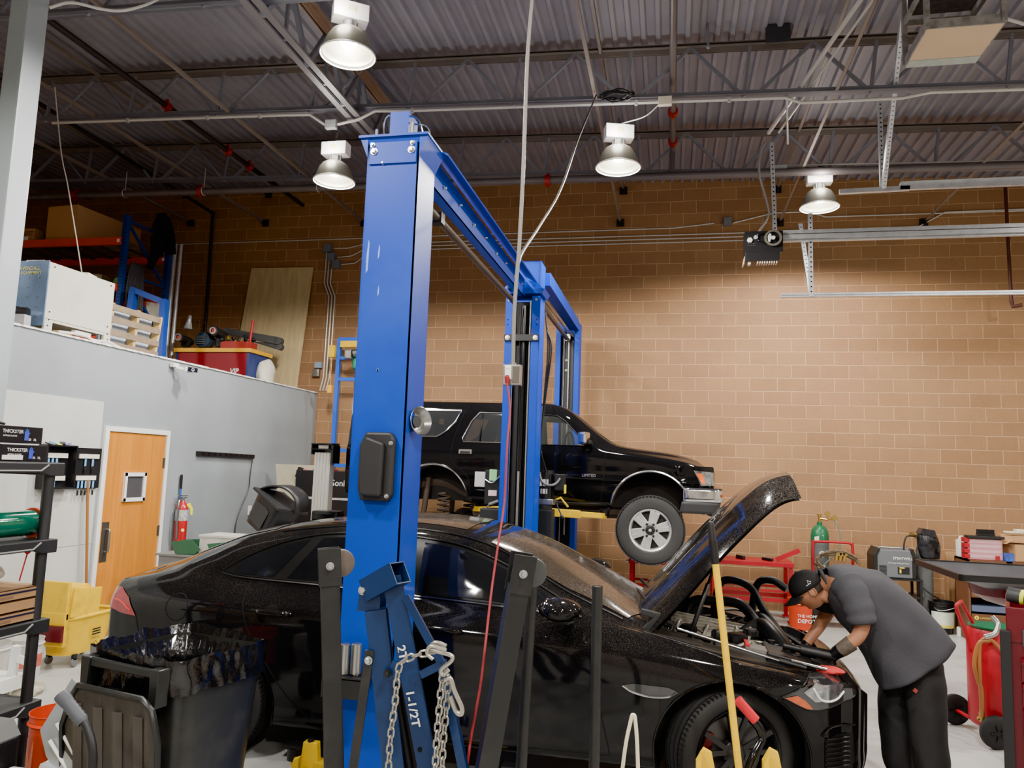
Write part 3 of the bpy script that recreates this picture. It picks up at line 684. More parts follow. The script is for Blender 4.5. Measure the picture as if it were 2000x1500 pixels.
# --- windows (camera side + mirrored side)
def rnd(poly, n=6): 
    return [(p.x, p.y) for p in spline([(q[0], q[1], 0) for q in poly], n, closed=True)]
DLO = [(-2.98, 1.165), (-2.80, 1.275), (-2.55, 1.375), (-2.25, 1.435), (-1.9, 1.45), (-1.6, 1.44), (-1.3, 1.395), (-1.0, 1.285), (-.75, 1.165), (-.52, 1.055), (-.9, 1.075), (-1.6, 1.105), (-2.3, 1.13), (-2.8, 1.143)]
def dlo_top(x):
    t = sorted(DLO[:10]); return interp(t, x)
def dlo_bot(x):
    t = sorted([DLO[0]] + DLO[9:]); return interp(t, x)
def win(x0, x1, lean0=0, lean1=0, n=14, inset=.018):
    top = [(x0 + lean0 + (x1 + lean1 - x0 - lean0) * k / n) for k in range(n + 1)]; bot = [(x0 + (x1 - x0) * k / n) for k in range(n + 1)]
    a = [(x, dlo_top(x) - inset) for x in top]; b_ = [(x, dlo_bot(x) + inset * .6) for x in bot][::-1]
    return a + b_
for ax, st, nm in (('Y+', YN, 'near'), ('Y-', 8.0, 'far')):
    P2('window_surround', [win(-2.97, -.54, 0, 0, 40, 0)], TRIM, ax, st, .003)
    P2('side_window', [win(-2.90, -2.60, .06, .20)], TIN, ax, st, .006)
    P2('side_window', [win(-2.50, -1.64, .20, .0, 20)], TIN, ax, st, .006)
    P2('side_window', [win(-1.58, -.86, 0, -.12, 20)], TIN, ax, st, .006)
    P2('quarter_window', [win(-.82, -.60, -.12, -.0, 8)], TIN, ax, st, .006)
    mb = MB(); mb.tube(surf_line(jb, [(-2.98, 1.155), (-2.8, 1.133), (-2.3, 1.12), (-1.6, 1.095), (-.9, 1.065), (-.52, 1.045)], ax, st, .004), .008, 6); mb.build('belt_moulding', mat('sat', (.16, .16, .165), .25, metal=1), car)
    mb = MB(); mb.tube(surf_line(jb, [(p[0], p[1] + .008) for p in DLO[:10]], ax, st, .004), .007, 6); mb.build('window_trim', TRIM, car)
    # shut lines
    for ln in ([(-2.55, 1.38), (-2.72, 1.20), (-2.745, 1.04), (-2.69, .86), (-2.60, .72), (-2.40, .45), (-2.22, .30)], [(-1.60, 1.09), (-1.605, .9), (-1.60, .6), (-1.58, .28)], [(-.42, 1.02), (-.44, .9), (-.40, .6), (-.33, .30)], [(-3.56, .87), (-3.5, .72), (-3.38, .60), (-3.32, .56)], [(-2.22, .285), (-1.2, .28), (-.33, .29)], [(.62, .70), (.68, .715), (.66, .735)]):
        mb = MB(); mb.tube(surf_line(jb, ln, ax, st, -.001, 8), .0042, 6); mb.build('panel_gap', mat('gap', (.001, .001, .001), .9), car)
    mb = MB(); q = surf_line(jb, [(-3.13 if False else -3.22 + .085 * math.cos(a), .93 + .085 * math.sin(a)) for a in [2 * PI * k / 20 for k in range(21)]], ax, st, -.001, 2); mb.tube(q, .004, 6)
    if nm == 'near': mb.build('fuel_flap_gap', mat('gap', (.001, .001, .001), .9), car)
    for hx, hz in ((-2.5, .95), (-1.37, .93)):
        s = -1 if ax == 'Y+' else 1; y = YC + s * .925
        mb = MB()
        pts = [(hx - .11, y + s * .004, hz), (hx - .09, y + s * .028, hz + .003), (hx, y + s * .034, hz + .004), (hx + .09, y + s * .028, hz + .001), (hx + .12, y + s * .004, hz - .003)]
        mb.tube(spline(pts, 4), .017, 10); mb.build('door_handle', JP, car)
        mb = MB(); patch(mb, jb, [(hx - .02 + .055 * math.cos(a), hz + .045 * math.sin(a)) for a in [2 * PI * k / 14 for k in range(14)]], ax, st, .002, .05); mb.build('handle_recess', mat('gapd', (.002, .002, .002), .3), car)
# --- B/C pillar
# windscreen, rear glass, roof
P2('windscreen', [[(-1.16, YC - .56), (-1.10, YC - .3), (-1.08, YC), (-1.10, YC + .3), (-1.16, YC + .56), (-.62, YC + .655), (-.25, YC + .68), (-.12, YC + .4), (-.08, YC), (-.12, YC - .4), (-.25, YC - .68), (-.62, YC - .655)]], DUSTG, 'Z-', 3, .005)
P2('rear_window', [[(-2.75, YC - .5), (-2.72, YC), (-2.75, YC + .5), (-3.35, YC + .54), (-3.45, YC), (-3.35, YC - .54)]], DUSTG, 'Z-', 3, .004)
P2('sunroof', [[(-1.35, YC - .48), (-1.31, YC), (-1.35, YC + .48), (-2.35, YC + .48), (-2.35, YC - .48)]], DUSTG, 'Z-', 3, .003)
mb = MB()
for s in (-1, 1): mb.tube(surf_line(jb, [(-2.65, YC + s * .585), (-2.0, YC + s * .59), (-1.3, YC + s * .585), (-1.0, YC + s * .60), (-.6, YC + s * .675), (-.28, YC + s * .70)], 'Z-', 3, .002), .007, 6)
mb.build('roof_moulding', TRIM, car)
for y0, y1 in ((-.5, .05), (.1, .6)):
    mb = MB(); a = V((-.12, YC + y0, 1.085)); b2 = V((-.22, YC + y1, 1.10)); mb.bar(a, b2, .012, .02); mb.bar(a + V((.12, -.1, -.04)), a + (b2 - a) * .4 + V((.02, 0, .02)), .014, .014); mb.build('wiper', TRIM, car)
# --- tail and head lamps
RED = mat('tail_red', rgb(150, 10, 22), .08, coat=1, var=.25, vs=14); CLR = mat('lamp_clear', rgb(150, 154, 158), .10, coat=1, metal=.75, var=.5, vs=26); AMB = mat('lamp_amber', rgb(190, 84, 30), .12, coat=1, var=.2, vs=40); LDK = mat('lamp_dark', (.03, .03, .032), .12, coat=1)
for ax, st in (('Y+', YN), ('Y-', 8.0)):
    t = MB(); patch(t, jb, [(-3.84, 1.00), (-3.76, 1.005), (-3.64, .955), (-3.57, .87), (-3.55, .845), (-3.7, .85), (-3.84, .875)], ax, st, .006, .03); tl = t.build('tail_lamp', RED, car)
    t = MB(); t.tube(surf_line(jb, [(-3.80, .93), (-3.7, .92), (-3.60, .875)], ax, st, .008), .005, 6); t.build('lamp_line', mat('tail_red2', rgb(230, 60, 60), .2), tl)
    H = [(.615, .715), (.68, .745), (.80, .80), (.90, .81), (1.0, .775), (1.045, .735), (1.03, .70), (.96, .67), (.85, .645), (.76, .645)]
    t = MB(); patch(t, jb, H, ax, st, .004, .03); hl = t.build('head_lamp', LDK, car)
    t = MB(); patch(t, jb, [(.635, .713), (.70, .728), (.745, .70), (.79, .652), (.755, .652)], ax, st, .008, .02); t.build('indicator_lens', AMB, hl)
    t = MB(); patch(t, jb, [(.735, .745), (.80, .785), (.90, .79), (.97, .77), (.95, .725), (.86, .69), (.80, .69)], ax, st, .008, .02); t.build('reflector', CLR, hl)
    t = MB(); t.tube(surf_line(jb, [(.79, .765), (.83, .705), (.88, .69), (.93, .70), (.97, .735)], ax, st, .010), .006, 6); t.build('light_blade', mat('blade', rgb(225, 228, 230), .2, emit=.15), hl)
    t = MB(); t.tube(surf_line(jb, H + [H[0]], ax, st, .004, 3), .0035, 6); t.build('lamp_edge', TRIM, hl)
    # fender vent
    vt = MB(); patch(vt, jb, [(-.26, .70), (-.20, .715), (.0, .712), (.05, .695), (.0, .66), (-.10, .65), (-.22, .665)], ax, st, .004, .03); vo = vt.build('side_vent', LDK, car)
    vt = MB(); vt.tube(surf_line(jb, [(-.26, .70), (-.20, .668), (-.10, .652), (.0, .662), (.05, .693)], ax, st, .006), .006, 6); vt.build('vent_chrome', CHROME, vo)
    # wheel arch lip
    for wx in WX:
        t = MB(); t.tube(surf_line(jb, arc(wx, .345, .432, -.25, PI + .25, 30), ax, st, .002, 2), .007, 6); t.build('arch_lip', JP, car)
    # lower bumper grille corner
    t = MB(); patch(t, jb, [(.86, .47), (.93, .50), (1.03, .50), (1.04, .33), (.93, .30), (.86, .33)], ax, st, .003, .04); g = t.build('bumper_grille', TRIM, car)
    t = MB()
    for k in range(7): t.tube(surf_line(jb, [(.865, .325 + k * .026), (.95, .32 + k * .026), (1.01, .325 + k * .026)], ax, st, .006, 3), .005, 5)
    t.build('grille_bar', mat('gapd', (.002, .002, .002), .3), g)
    t = MB(); t.tube(surf_line(jb, [(.84, .50), (.90, .545), (1.04, .545)], ax, st, .004, 4), .006, 6); t.build('bumper_trim', JP, car)
# --- mirrors
for s in (-1, 1):
    mb = MB(); c = V((-.62, YC + s * 1.06, 1.125))
    mb.ball(c, 1, 14, sc=(.13, .135, .068)); mo = mb.build('door_mirror', JP, car)
    mb = MB(); mb.bar(c + V((.01, -s * .06, -.07)), c + V((.03, -s * .20, -.10)), .07, .035, ch=.01); mb.bar(c + V((0, -s * .08, -.075)), c + V((0, s * .08, -.06)), .12, .02, ch=.008); mb.build('mirror_arm', TRIM, mo)
    mb = MB(); mb.ball(c + V((-.075, 0, 0)), 1, 10, sc=(.03, .105, .06)); mb.build('mirror_glass', mat('mirror_g', (.7, .72, .75), .03, metal=1), mo)
# --- wheels
RIMB = mat('rim_black', (.018, .018, .02), .22); CAL = mat('caliper_red', rgb(110, 16, 20), .4)
def jag_wheel(parent, c, rot, side):
    """axis along local Y; side -1 = face toward -Y"""
    R3 = rz(rot); M = Matrix.Translation(V(c)) @ R3.to_4x4()
    mb = MB(); mb.slathe(tyre_profile(WR, .262, .255), (0, 0, 0), (0, side, 0), 56)
    for k in range(72):   # tread blocks
        a = 2 * PI * k / 72
        for w0, w1 in ((-.105, -.045), (.045, .105)):
            pass
    mb.xf(M); ty = mb.build('tyre', RUBBER, parent)
    mb = MB()
    for w0 in (-.075, -.028, .028, .075):
        mb.tube([(math.cos(a) * (WR + .0005), w0, math.sin(a) * (WR + .0005)) for a in [2 * PI * k / 56 for k in range(56)]], .0045, 5, closed=True)
    for k in range(80):
        a = 2 * PI * k / 80
        for w0, w1 in ((-.112, -.084), (.084, .112)):
            mb.bar((math.cos(a) * (WR - .006), w0, math.sin(a) * (WR - .006)), (math.cos(a + .02) * (WR - .006), w1, math.sin(a + .02) * (WR - .006)), .006, .014)
    mb.xf(M); mb.build('tread_groove', mat('groove', (.004, .004, .004), .9), ty)
    mb = MB(); f = side * .10
    mb.slathe([(.262, -.12), (.262, .10), (.255, .115), (.244, .10), (.235, .02), (.235, -.10), (.262, -.12)], (0, 0, 0), (0, side, 0), 48)
    mb.slathe([(0, .075), (.045, .075), (.07, .06), (.075, .03), (.0, .03)], (0, 0, 0), (0, side, 0), 24)
    for k in range(5):
        for d in (-.17, .17):
            a = 2 * PI * k / 5 + d * .9 + .3; a2 = 2 * PI * k / 5 + d * 1.45 + .3
            p0 = V((math.cos(a) * .055, side * .058, math.sin(a) * .055)); p1 = V((math.cos(a2) * .246, side * .094, math.sin(a2) * .246))
            mb.bar(p0, p1, .030, .022, up=(0, side, 0), ch=.005)
    mb.xf(M); rm = mb.build('rim', RIMB, parent)
    mb = MB(); mb.cyl((0, side * .01, 0), (0, -side * .01, 0), .19, 32); mb.xf(M); mb.build('brake_disc', mat('disc', (.12, .12, .12), .4, metal=.8), parent)
    mb = MB(); mb.box((-.16, side * .02, .04), (.055, .05, .15), ry(.3), ch=.012); mb.xf(M); mb.build('brake_caliper', CAL, parent)
for s in (-1, 1):
    jag_wheel(car, (WX[0], YC + s * .79, WR), 0, s)
    jag_wheel(car, (WX[1], YC + s * .79, WR), .42 if s == -1 else .42, s)
# --- opened hood: the closed-hood panel swung up about its hinge line
HX, HZ, HA = -.20, 1.03, math.radians(-58)
def swing(p):
    q = p - V((HX, 0, HZ)); c, s_ = math.cos(-HA), math.sin(-HA)
    return V((HX + q.x * c - q.z * s_, p.y, HZ + q.x * s_ + q.z * c))
hood = [(-.20, YC - .70), (-.10, YC - .745), (.2, YC - .755), (.6, YC - .73), (.85, YC - .63), (1.0, YC - .45), (1.07, YC - .2), (1.085, YC), (1.07, YC + .2), (1.0, YC + .45), (.85, YC + .63), (.6, YC + .73), (.2, YC + .755), (-.10, YC + .745), (-.20, YC + .70), (-.14, YC + .35), (-.12, YC), (-.14, YC - .35)]
def Zp(out, off, mp, step=.05):
    mb = MB(); patch(mb, jb, out, 'Z-', 3, off, step, mp=mp); return mb
def hood_pt(u, v, d=0.0):
    av = abs(v); w = interp([(0, .735), (.25, .775), (.6, .755), (.85, .68), (1, .60)], u)
    x = -.20 + 1.31 * u - .05 * (1 - u) * av ** 3 * 0 - (.13 * av ** 2.4) * u ** 2.5 + .05 * (1 - av) * (1 - u) ** 3
    zc = interp([(-.20, 1.055), (0, 1.02), (.3, .975), (.6, .92), (.9, .845), (1.02, .79), (1.12, .70)], x + (.13 * av ** 2.4) * u ** 2.5)
    z = zc - .055 * av ** 2 - .085 * av ** 4.5 * (1 - .45 * u) + .012 * math.exp(-((av - .50) / .07) ** 2) - d
    return swing(V((x, YC + v * w * (1 - d), z)))
mb = MB(); mb.grid(lambda a, c: hood_pt(a, 2 * c - 1), 40, 48); ho = mb.build('hood', JPD, car)
mb = MB(); mb.grid(lambda a, c: hood_pt(.02 + a * .96, (2 * c - 1) * .985, .03), 30, 36)
for s in (-1, 1):
    mb.tube([hood_pt(.03 + .93 * k / 16, s * .93, .03) for k in range(17)], .022, 8)
    mb.tube([hood_pt(.05 + .85 * k / 10, s * (.2 + .4 * k / 10), .04) for k in range(11)], .03, 8)
mb.build('hood_lining', BAY, ho)
for s in (-1, 1): mb = MB(); mb.tube(surf_line(jb, [(-.15, YC + s * .76), (.2, YC + s * .775), (.6, YC + s * .75), (.85, YC + s * .65), (1.0, YC + s * .46)], 'Z-', 3, -.004), .008, 6); mb.build('hood_seal', TRIM, car)
for s in (-1, 1):
    mb = MB(); a = V((.08, YC + s * .60, .80)); b2 = swing(V((.52, YC + s * .63, .86))); mb.tube([a, a.lerp(b2, .62)], .014, 8); mb.tube([a.lerp(b2, .6), b2], .008, 8); mb.build('hood_strut', BLACK, car)
    mb = MB(); mb.bar((-.18, YC + s * .69, .93), (-.05, YC + s * .69, 1.06), .03, .05, ch=.01); mb.bar((-.05, YC + s * .69, 1.06), (-.17, YC + s * .68, 1.08), .03, .04, ch=.01); mb.build('hood_hinge', mat('hinge_grey', (.02, .02, .02), .6), car)
# --- engine bay contents
ALU = mat('cast_alu', rgb(150, 146, 136), .42, metal=.6, var=.3, vs=18, bump=.3, bs=30); PG = mat('plastic_grey', rgb(74, 72, 68), .5, var=.2, dirt=rgb(110, 100, 84), dscale=4, damt=.4)
def part(name, mb, m, parent=car, **k): return mb.build(name, m, parent, **k)
b = MB(); b.box((-.06, YC, .86), (.16, 1.2, .10), ry(-.1), ch=.02); part('cowl_tray', b, PG)
b = MB(); b.box((.02, YC - .62, .93), (.36, .22, .04), ry(.15), ch=.012); b.box((.36, YC - .665, .865), (.42, .13, .04), ry(.19), ch=.012); b.box((.64, YC - .62, .80), (.22, .14, .03), ry(.24), ch=.01)
for k in range(7): b.box((.20, YC - .60 + k * .012, .922), (.10, .005, .012), ry(.15)); part('inner_fender_cover', b, PG)
b = MB(); b.box((.28, YC - .05, .855), (.56, .50, .12), ry(.12), ch=.03)
for k in range(5): b.box((.1 + k * .09, YC - .05, .925 - k * .011), (.02, .46, .02), ry(.12), ch=.004)
for k in range(4): b.box((.28, YC - .22 + k * .12, .92), (.5, .016, .018), ry(.12), ch=.004)
part('engine_cover', b, ALU)
b = MB()
for k in range(6): b.tube(spline([(.02 + k * .09, YC - .34, .86 - k * .01), (.06 + k * .09, YC - .28, .96 - k * .01), (.08 + k * .09, YC - .18, .95 - k * .01), (.08 + k * .09, YC - .1, .92)], 4), .012, 8)
part('intake_runner', b, ALU)
for (x, y, r, z) in ((.12, -.42, .05, .93), (.42, -.38, .065, .89), (.52, -.25, .045, .90), (.30, -.46, .035, .92)):
    b = MB(); b.lathe([(0, 0), (r, 0), (r, .035), (r * .8, .045), (0, .045)], (x, YC + y, z), n=20); b.cyl((x, YC + y, z - .12), (x, YC + y, z), r * .8, 16)
    for a in range(10): b.box((x + r * math.cos(a * .628), YC + y + r * math.sin(a * .628), z + .018), (.01, .01, .032))
    part('reservoir_cap', b, BLACK)
b = MB(); b.box((.42, YC - .53, .845), (.30, .16, .08), ry(.16), ch=.015)
for k in range(7): b.box((.32 + k * .04, YC - .52, .895 - k * .0065), (.014, .15, .012), ry(.16))
bx = part('fuse_box', b, mat('plast_dk', rgb(58, 58, 60), .45, var=.2))
b = MB(); b.box((.52, YC - .50, .875), (.13, .13, .035), ry(.16), ch=.006); part('battery_cover', b, mat('grey_cover', rgb(120, 116, 112), .5), bx)
b = MB(); b.box((.47, YC - .50, .905), (.03, .13, .02), ry(.16), ch=.004); part('red_tab', b, mat('red_tab', rgb(190, 40, 50), .45), bx)
b = MB(); b.prism([(0, 0), (.26, -.05), (.32, -.10), (.28, -.17), (0, -.12)], (.58, YC - .60, .885), (1, 0, 0), (0, 0, 1), (0, .30, 0)); part('air_box', b, BLACK, bevel=.012)
# thick rubber hoses arching over the bay
def hose(name, pts, r, m=BLACK): b = MB(); b.tube(spline(pts, 8), r, 12); part(name, b, m)
hose('coolant_hose', [(.10, YC + .25, .82), (.16, YC + .28, 1.0), (.32, YC + .25, 1.03), (.50, YC + .2, 1.02), (.62, YC + .1, .88), (.66, YC + .05, .78)], .036)
hose('coolant_hose', [(.32, YC + .48, .84), (.36, YC + .46, 1.10), (.44, YC + .44, 1.16), (.58, YC + .38, 1.12), (.66, YC + .25, .98), (.78, YC + .1, .82), (.80, YC - .05, .72)], .028)
hose('coolant_hose', [(.60, YC + .55, .85), (.64, YC + .52, 1.12), (.74, YC + .48, 1.17), (.84, YC + .42, 1.12)], .028)
hose('intake_hose', [(.46, YC - .1, .84), (.6, YC + .0, .92), (.66, YC - .15, .90), (.74, YC - .3, .80), (.80, YC - .42, .72)], .055)
hose('intake_hose', [(.52, YC + .33, .84), (.62, YC + .25, .93), (.72, YC + .0, .86), (.80, YC - .2, .75)], .048)
random.seed(11)
for k in range(26):
    x = random.uniform(-.02, .78); y = random.uniform(-.52, .5); z = .92 - x * .10 + random.uniform(-.02, .03)
    pts = [(x, YC + y, z)]
    for j in range(3): x += random.uniform(-.12, .14); y += random.uniform(-.12, .12); pts.append((min(max(x, -.05), .8), YC + max(min(y, .6), -.6), z + random.uniform(-.03, .035)))
    b = MB(); b.tube(spline(pts, 5), random.choice([.005, .007, .010, .014]), 7); part('wiring_loom' if k % 3 else 'metal_line', b, BLACK if k % 3 else ALU)
for k in range(16):
    x = random.uniform(.02, .72); y = random.uniform(-.48, .5)
    b = MB(); s = random.uniform(.03, .075); b.box((x, YC + y, .90 - x * .09), (s, s * 1.2, .06), rz(random.uniform(0, 3)), ch=.008)
    if k % 2: b.cyl((x, YC + y, .90 - x * .09), (x, YC + y, .95 - x * .09), s * .35, 12)
    part('sensor_block', b, random.choice([BLACK, ALU, PG, BAY]))
# radiator support at the nose
b = MB()
for k in range(5): b.tube([(.80 + k * .02 - abs(y) * .25, YC + y, .83 - k * .03) for y in [-.6 + .1 * j for j in range(13)]], .014, 6)
for y in [-.5 + .1 * j for j in range(11)]: b.box((.82 - abs(y) * .25, YC + y, .74), (.02, .02, .14))
part('radiator_grille', b, BLACK)
# ================================================================== RAISED BLACK SUV
SY = 9.55; SN = 7.9
SP = paint('suv_black_paint', dust=.12, rough=.05)
UND = mat('underbody', rgb(78, 66, 56), .7, var=.35, dirt=rgb(52, 44, 38), dscale=6, damt=.7)
INT = mat('interior_dark', (.02, .02, .022), .8)
sb_z = [(-3.93, 2.16), (-.95, 2.165), (-.7, 2.145), (0, 2.08), (.25, 2.03), (.38, 1.97), (.46, 1.90)]
sb_y = [(-3.93, .80), (-3.7, .835), (-.9, .84), (0, .82), (.3, .775), (.46, .70)]
s9z = [(-3.93, 2.58), (-3.7, 2.625), (-1.4, 2.62), (-1.2, 2.575), (-.97, 2.38), (-.76, 2.20), (-.6, 2.178), (0, 2.12), (.3, 2.06), (.46, 1.92)]
s9y = [(-3.93, .69), (-3.7, .73), (-1.35, .72), (-1.1, .73), (-.76, .78), (-.5, .76), (0, .70), (.46, .58)]
scz = [(-3.93, 2.66), (-3.65, 2.735), (-1.5, 2.735), (-1.28, 2.69), (-.9, 2.43), (-.62, 2.245), (-.45, 2.215), (0, 2.165), (.3, 2.09), (.46, 1.94)]
sW = [(-3.93, .83), (-3.7, .858), (.1, .862), (.32, .84), (.46, .77)]
def ssec(x):
    W = interp(sW, x); zb = interp(sb_z, x); yb = interp(sb_y, x); z9 = interp(s9z, x); y9 = interp(s9y, x); zc = interp(scz, x)
    lo = 1.53 if x < .2 else 1.53 + (x - .2) * .2
    return [(0, lo + .03), (W - .12, lo + .02), (W - .035, lo + .02), (W - .012, lo + .09), (W, 1.80), (W + .004, 1.835), (W - .004, 1.86), (W - .004, 2.02), (W - .008, zb - .05), (yb, zb), ((yb + y9) / 2 + .008, (zb + z9) / 2), (y9, z9), (y9 - .06, z9 + (zc - z9) * .6), (y9 * .5, z9 + (zc - z9) * .93), (0, zc)]
sxs = [-3.93 + 4.39 * i / 80 for i in range(81)]
sv, sf = loft_body(ssec, sxs, SY, .05, .06, cz=1.8, nsec=4)
sbv = bvh_of(sv, sf)
suv = thing('suv', 'black four-door SUV raised high on the rear lift, its rear wheel removed', 'car', (-1.7, SY, .9))
body = tmp_obj(sv, sf); cut = []
for wx, r in ((-2.80, .44), (-.22, .44)):
    for s in (-1, 1):
        c = MB(); pl = arc(wx, 1.495, r, 0, PI, 30) + [(wx - r - .03, 1.3), (wx + r + .03, 1.3)]
        c.prism(pl, (0, SY + s * .46, 0), (1, 0, 0), (0, 0, 1), (0, s * .7, 0)); cut.append((c, 1))
c = MB(); c.prism([(-3.78, 2.0), (-3.74, 2.60), (-1.42, 2.63), (-1.2, 2.53), (-.84, 2.14), (-.8, 1.95)], (0, SY - .69, 0), (1, 0, 0), (0, 0, 1), (0, 1.38, 0)); cut.append((c, 2))
WQ = [(-3.62, 2.60), (-2.50, 2.605), (-2.56, 2.47), (-2.68, 2.34), (-2.78, 2.28), (-3.62, 2.27)]
WRD = [(-2.27, 2.585), (-1.83, 2.585), (-1.81, 2.225), (-2.44, 2.225), (-2.455, 2.27), (-2.36, 2.48)]
WFD = [(-1.70, 2.585), (-1.32, 2.565), (-1.22, 2.50), (-1.0, 2.28), (-.98, 2.215), (-1.68, 2.215)]
for wdw in (WQ, WRD, WFD):
    c = MB(); c.prism(wdw, (0, SY - 1.1, 0), (1, 0, 0), (0, 0, 1), (0, 2.2, 0)); cut.append((c, 2))
c = MB(); c.prism([(-.62, 2.27), (.62, 2.27), (.58, 2.58), (-.58, 2.58)], (-1.6, SY, 0), (0, 1, 0), (0, 0, 1), (1.25, 0, 0)); cut.append((c, 2))
boolean(body, cut, [SP, UND, INT]); finish(body, 'body', suv)
SG = mat('suv_glass_tint', (.03, .032, .034), .04, alpha=.72, spec=.6); SGC = mat('suv_glass_clear', (.10, .11, .10), .03, alpha=.28, spec=.6)
CH2 = mat('satin_chrome', (.62, .62, .64), .18, metal=1)
def sp(mb, out, ax='Y+', off=.002, step=.06, mi=0): return patch(mb, sbv, out, ax, SN if ax == 'Y+' else 11.5 if ax == 'Y-' else 3.4, off, step, mi)
for ax in ('Y+', 'Y-'):
    st = SN if ax == 'Y+' else 11.5
    def sl(nm, pts, r, m, off=.002, closed=False, sm=True, par=None):
        b = MB(); b.tube(surf_line(sbv, pts, ax, st, off, 6, sm), r, 6, closed); return b.build(nm, m, par or suv)
    for nm, wdw, m in (('quarter_window', WQ, SG), ('rear_door_window', WRD, SG), ('front_door_window', WFD, SGC)):
        b = MB(); sp(b, wdw, ax, -.004); g = b.build(nm, m, suv)
        sl('window_trim', wdw + [wdw[0]], .010 if wdw is WQ else .006, CH2 if wdw is not WFD else TRIM, .002, sm=False, par=g)
    sl('window_divider', [(-2.23, 2.58), (-2.235, 2.23)], .008, TRIM, sm=False)
    sl('arch_trim', arc(-2.80, 1.495, .455, -.02, PI + .02, 30), .013, CH2, .004, sm=False); sl('arch_trim', arc(-.22, 1.495, .455, -.02, PI + .05, 30), .013, CH2, .004, sm=False)
    sl('panel_gap', [(-2.45, 2.62), (-2.52, 2.40), (-2.57, 2.2), (-2.575, 2.02), (-2.50, 1.93), (-2.36, 1.80), (-2.32, 1.60)], .004, mat('gap', (.001, .001, .001), .9), -.001)
    sl('panel_gap', [(-1.75, 2.62), (-1.745, 2.2), (-1.74, 1.57)], .004, mat('gap', (.001, .001, .001), .9), -.001); sl('panel_gap', [(-.74, 2.14), (-.745, 1.9), (-.78, 1.57)], .004, mat('gap', (.001, .001, .001), .9), -.001)
    sl('side_moulding', [(-2.33, 1.84), (-.76, 1.84)], .007, TRIM, .002, sm=False)
    sl('sill_step', [(-2.30, 1.555), (-.70, 1.545)], .03, TRIM, -.005, sm=False)
    for hx in (-2.40, -1.55):
        b = MB(); s = -1 if ax == 'Y+' else 1; y = SY + s * .862
        b.box((hx, y, 2.105), (.16, .016, .055), ch=.006); h = b.build('door_handle', CH2, suv)
        b = MB(); b.box((hx, y + s * .009, 2.098), (.12, .006, .026)); b.build('handle_recess', BLACK, h)
    b = MB(); s = -1 if ax == 'Y+' else 1; b.box((-.97, SY + s * .985, 2.295), (.10, .20, .145), rz(s * .15), ch=.03); mo = b.build('door_mirror', CHROME, suv)
    b = MB(); b.bar((-.93, SY + s * .84, 2.24), (-.95, SY + s * .93, 2.26), .10, .05, ch=.01); b.build('mirror_arm', BLACK, mo)
    b = MB(); sp(b, [(.25, 1.975), (.465, 1.955), (.47, 1.81), (.33, 1.81)], ax, .006, .04); hl = b.build('head_lamp', CLR, suv)
    b = MB(); sp(b, [(.275, 1.945), (.345, 1.94), (.375, 1.83), (.335, 1.83)], ax, .010, .03); b.build('indicator_lens', mat('suv_amber', rgb(232, 110, 30), .2, coat=1, emit=.15), hl)
# writing on the front door
b = MB(); text(b, 'LIMITED', (-1.00, SY - .870, 1.862), (1, 0, 0), (0, 0, 1), .045, bold=.01); b.build('door_lettering', CH2, suv)
b = MB(); patch(b, sbv, [(SY - .60, 2.25), (SY + .60, 2.25), (SY + .57, 2.60), (SY - .57, 2.60)], 'X-', 1.0, .004, .08); b.build('windscreen', mat('suv_windscreen', (.10, .085, .06), .06, alpha=.75), suv)
b = MB(); b.tube([(-.70, SY - .6, 2.225), (-.62, SY - .2, 2.255)], .008, 6); b.tube([(-.66, SY - .45, 2.24), (-.55, SY - .35, 2.235)], .006, 6); b.tube([(-.66, SY + .05, 2.255), (-.60, SY + .5, 2.245)], .008, 6); b.build('wiper', TRIM, suv)
# bumper
def bp(a, h0, h1, d): pass
b = MB()
def bfn(u, v):
    # wrap around: u 0..1 from near rear end to far rear end
    t = (u - .5) * 2; s = 1 if t > 0 else -1; at = abs(t)
    if at > .72: k = (at - .72) / .28; x = .50 - .36 * k; y = .86
    elif at > .60: k = (at - .60) / .12; x = .56 - .06 * k; y = .80 + .06 * k
    else: x = .56 + .02 * (1 - (at / .6) ** 2); y = .80 * at / .6
    return V((x, SY + s * y, 1.63 + .15 * v))
b.grid(bfn, 40, 4); b.build('bumper', CHROME, suv, solid=.012)
b = MB(); b.grid(lambda u, v: bfn(u, 0) * 1 + V((-.015 - .03 * (1 - v), 0, -.005 - .13 * (1 - v))), 40, 4); b.build('lower_valance', mat('valance', rgb(52, 52, 54), .5), suv, solid=.012)
b = MB(); b.box((.565, SY - .80, 1.70), (.02, .05, .03)); b.build('bumper_marker', AMB, suv)
b = MB(); b.tube([(.42, SY - .5, 1.48), (.50, SY - .52, 1.46), (.52, SY - .5, 1.43)], .015, 8); b.build('tow_hook', DARKP, suv)
# interior
for x in (-1.75, -2.65):
    for s in (-1, 1):
        b = MB(); b.box((x, SY + s * .35, 2.04), (.5, .5, .12), ch=.03); b.box((x - .27, SY + s * .35, 2.25), (.12, .5, .42), ry(-.2), ch=.03); b.box((x - .33, SY + s * .35, 2.50), (.09, .24, .15), ch=.03); b.build('seat', INT, suv)
b = MB(); b.tube([(-1.22 + .03 * math.cos(a), SY - .36 + .18 * math.cos(a), 2.22 + .17 * math.sin(a)) for a in [2 * PI * k / 24 for k in range(24)]], .014, 8, closed=True); b.build('steering_wheel', INT, suv)
b = MB(); b.box((-.92, SY, 2.10), (.25, 1.36, .18), ch=.03); b.build('dashboard', INT, suv)
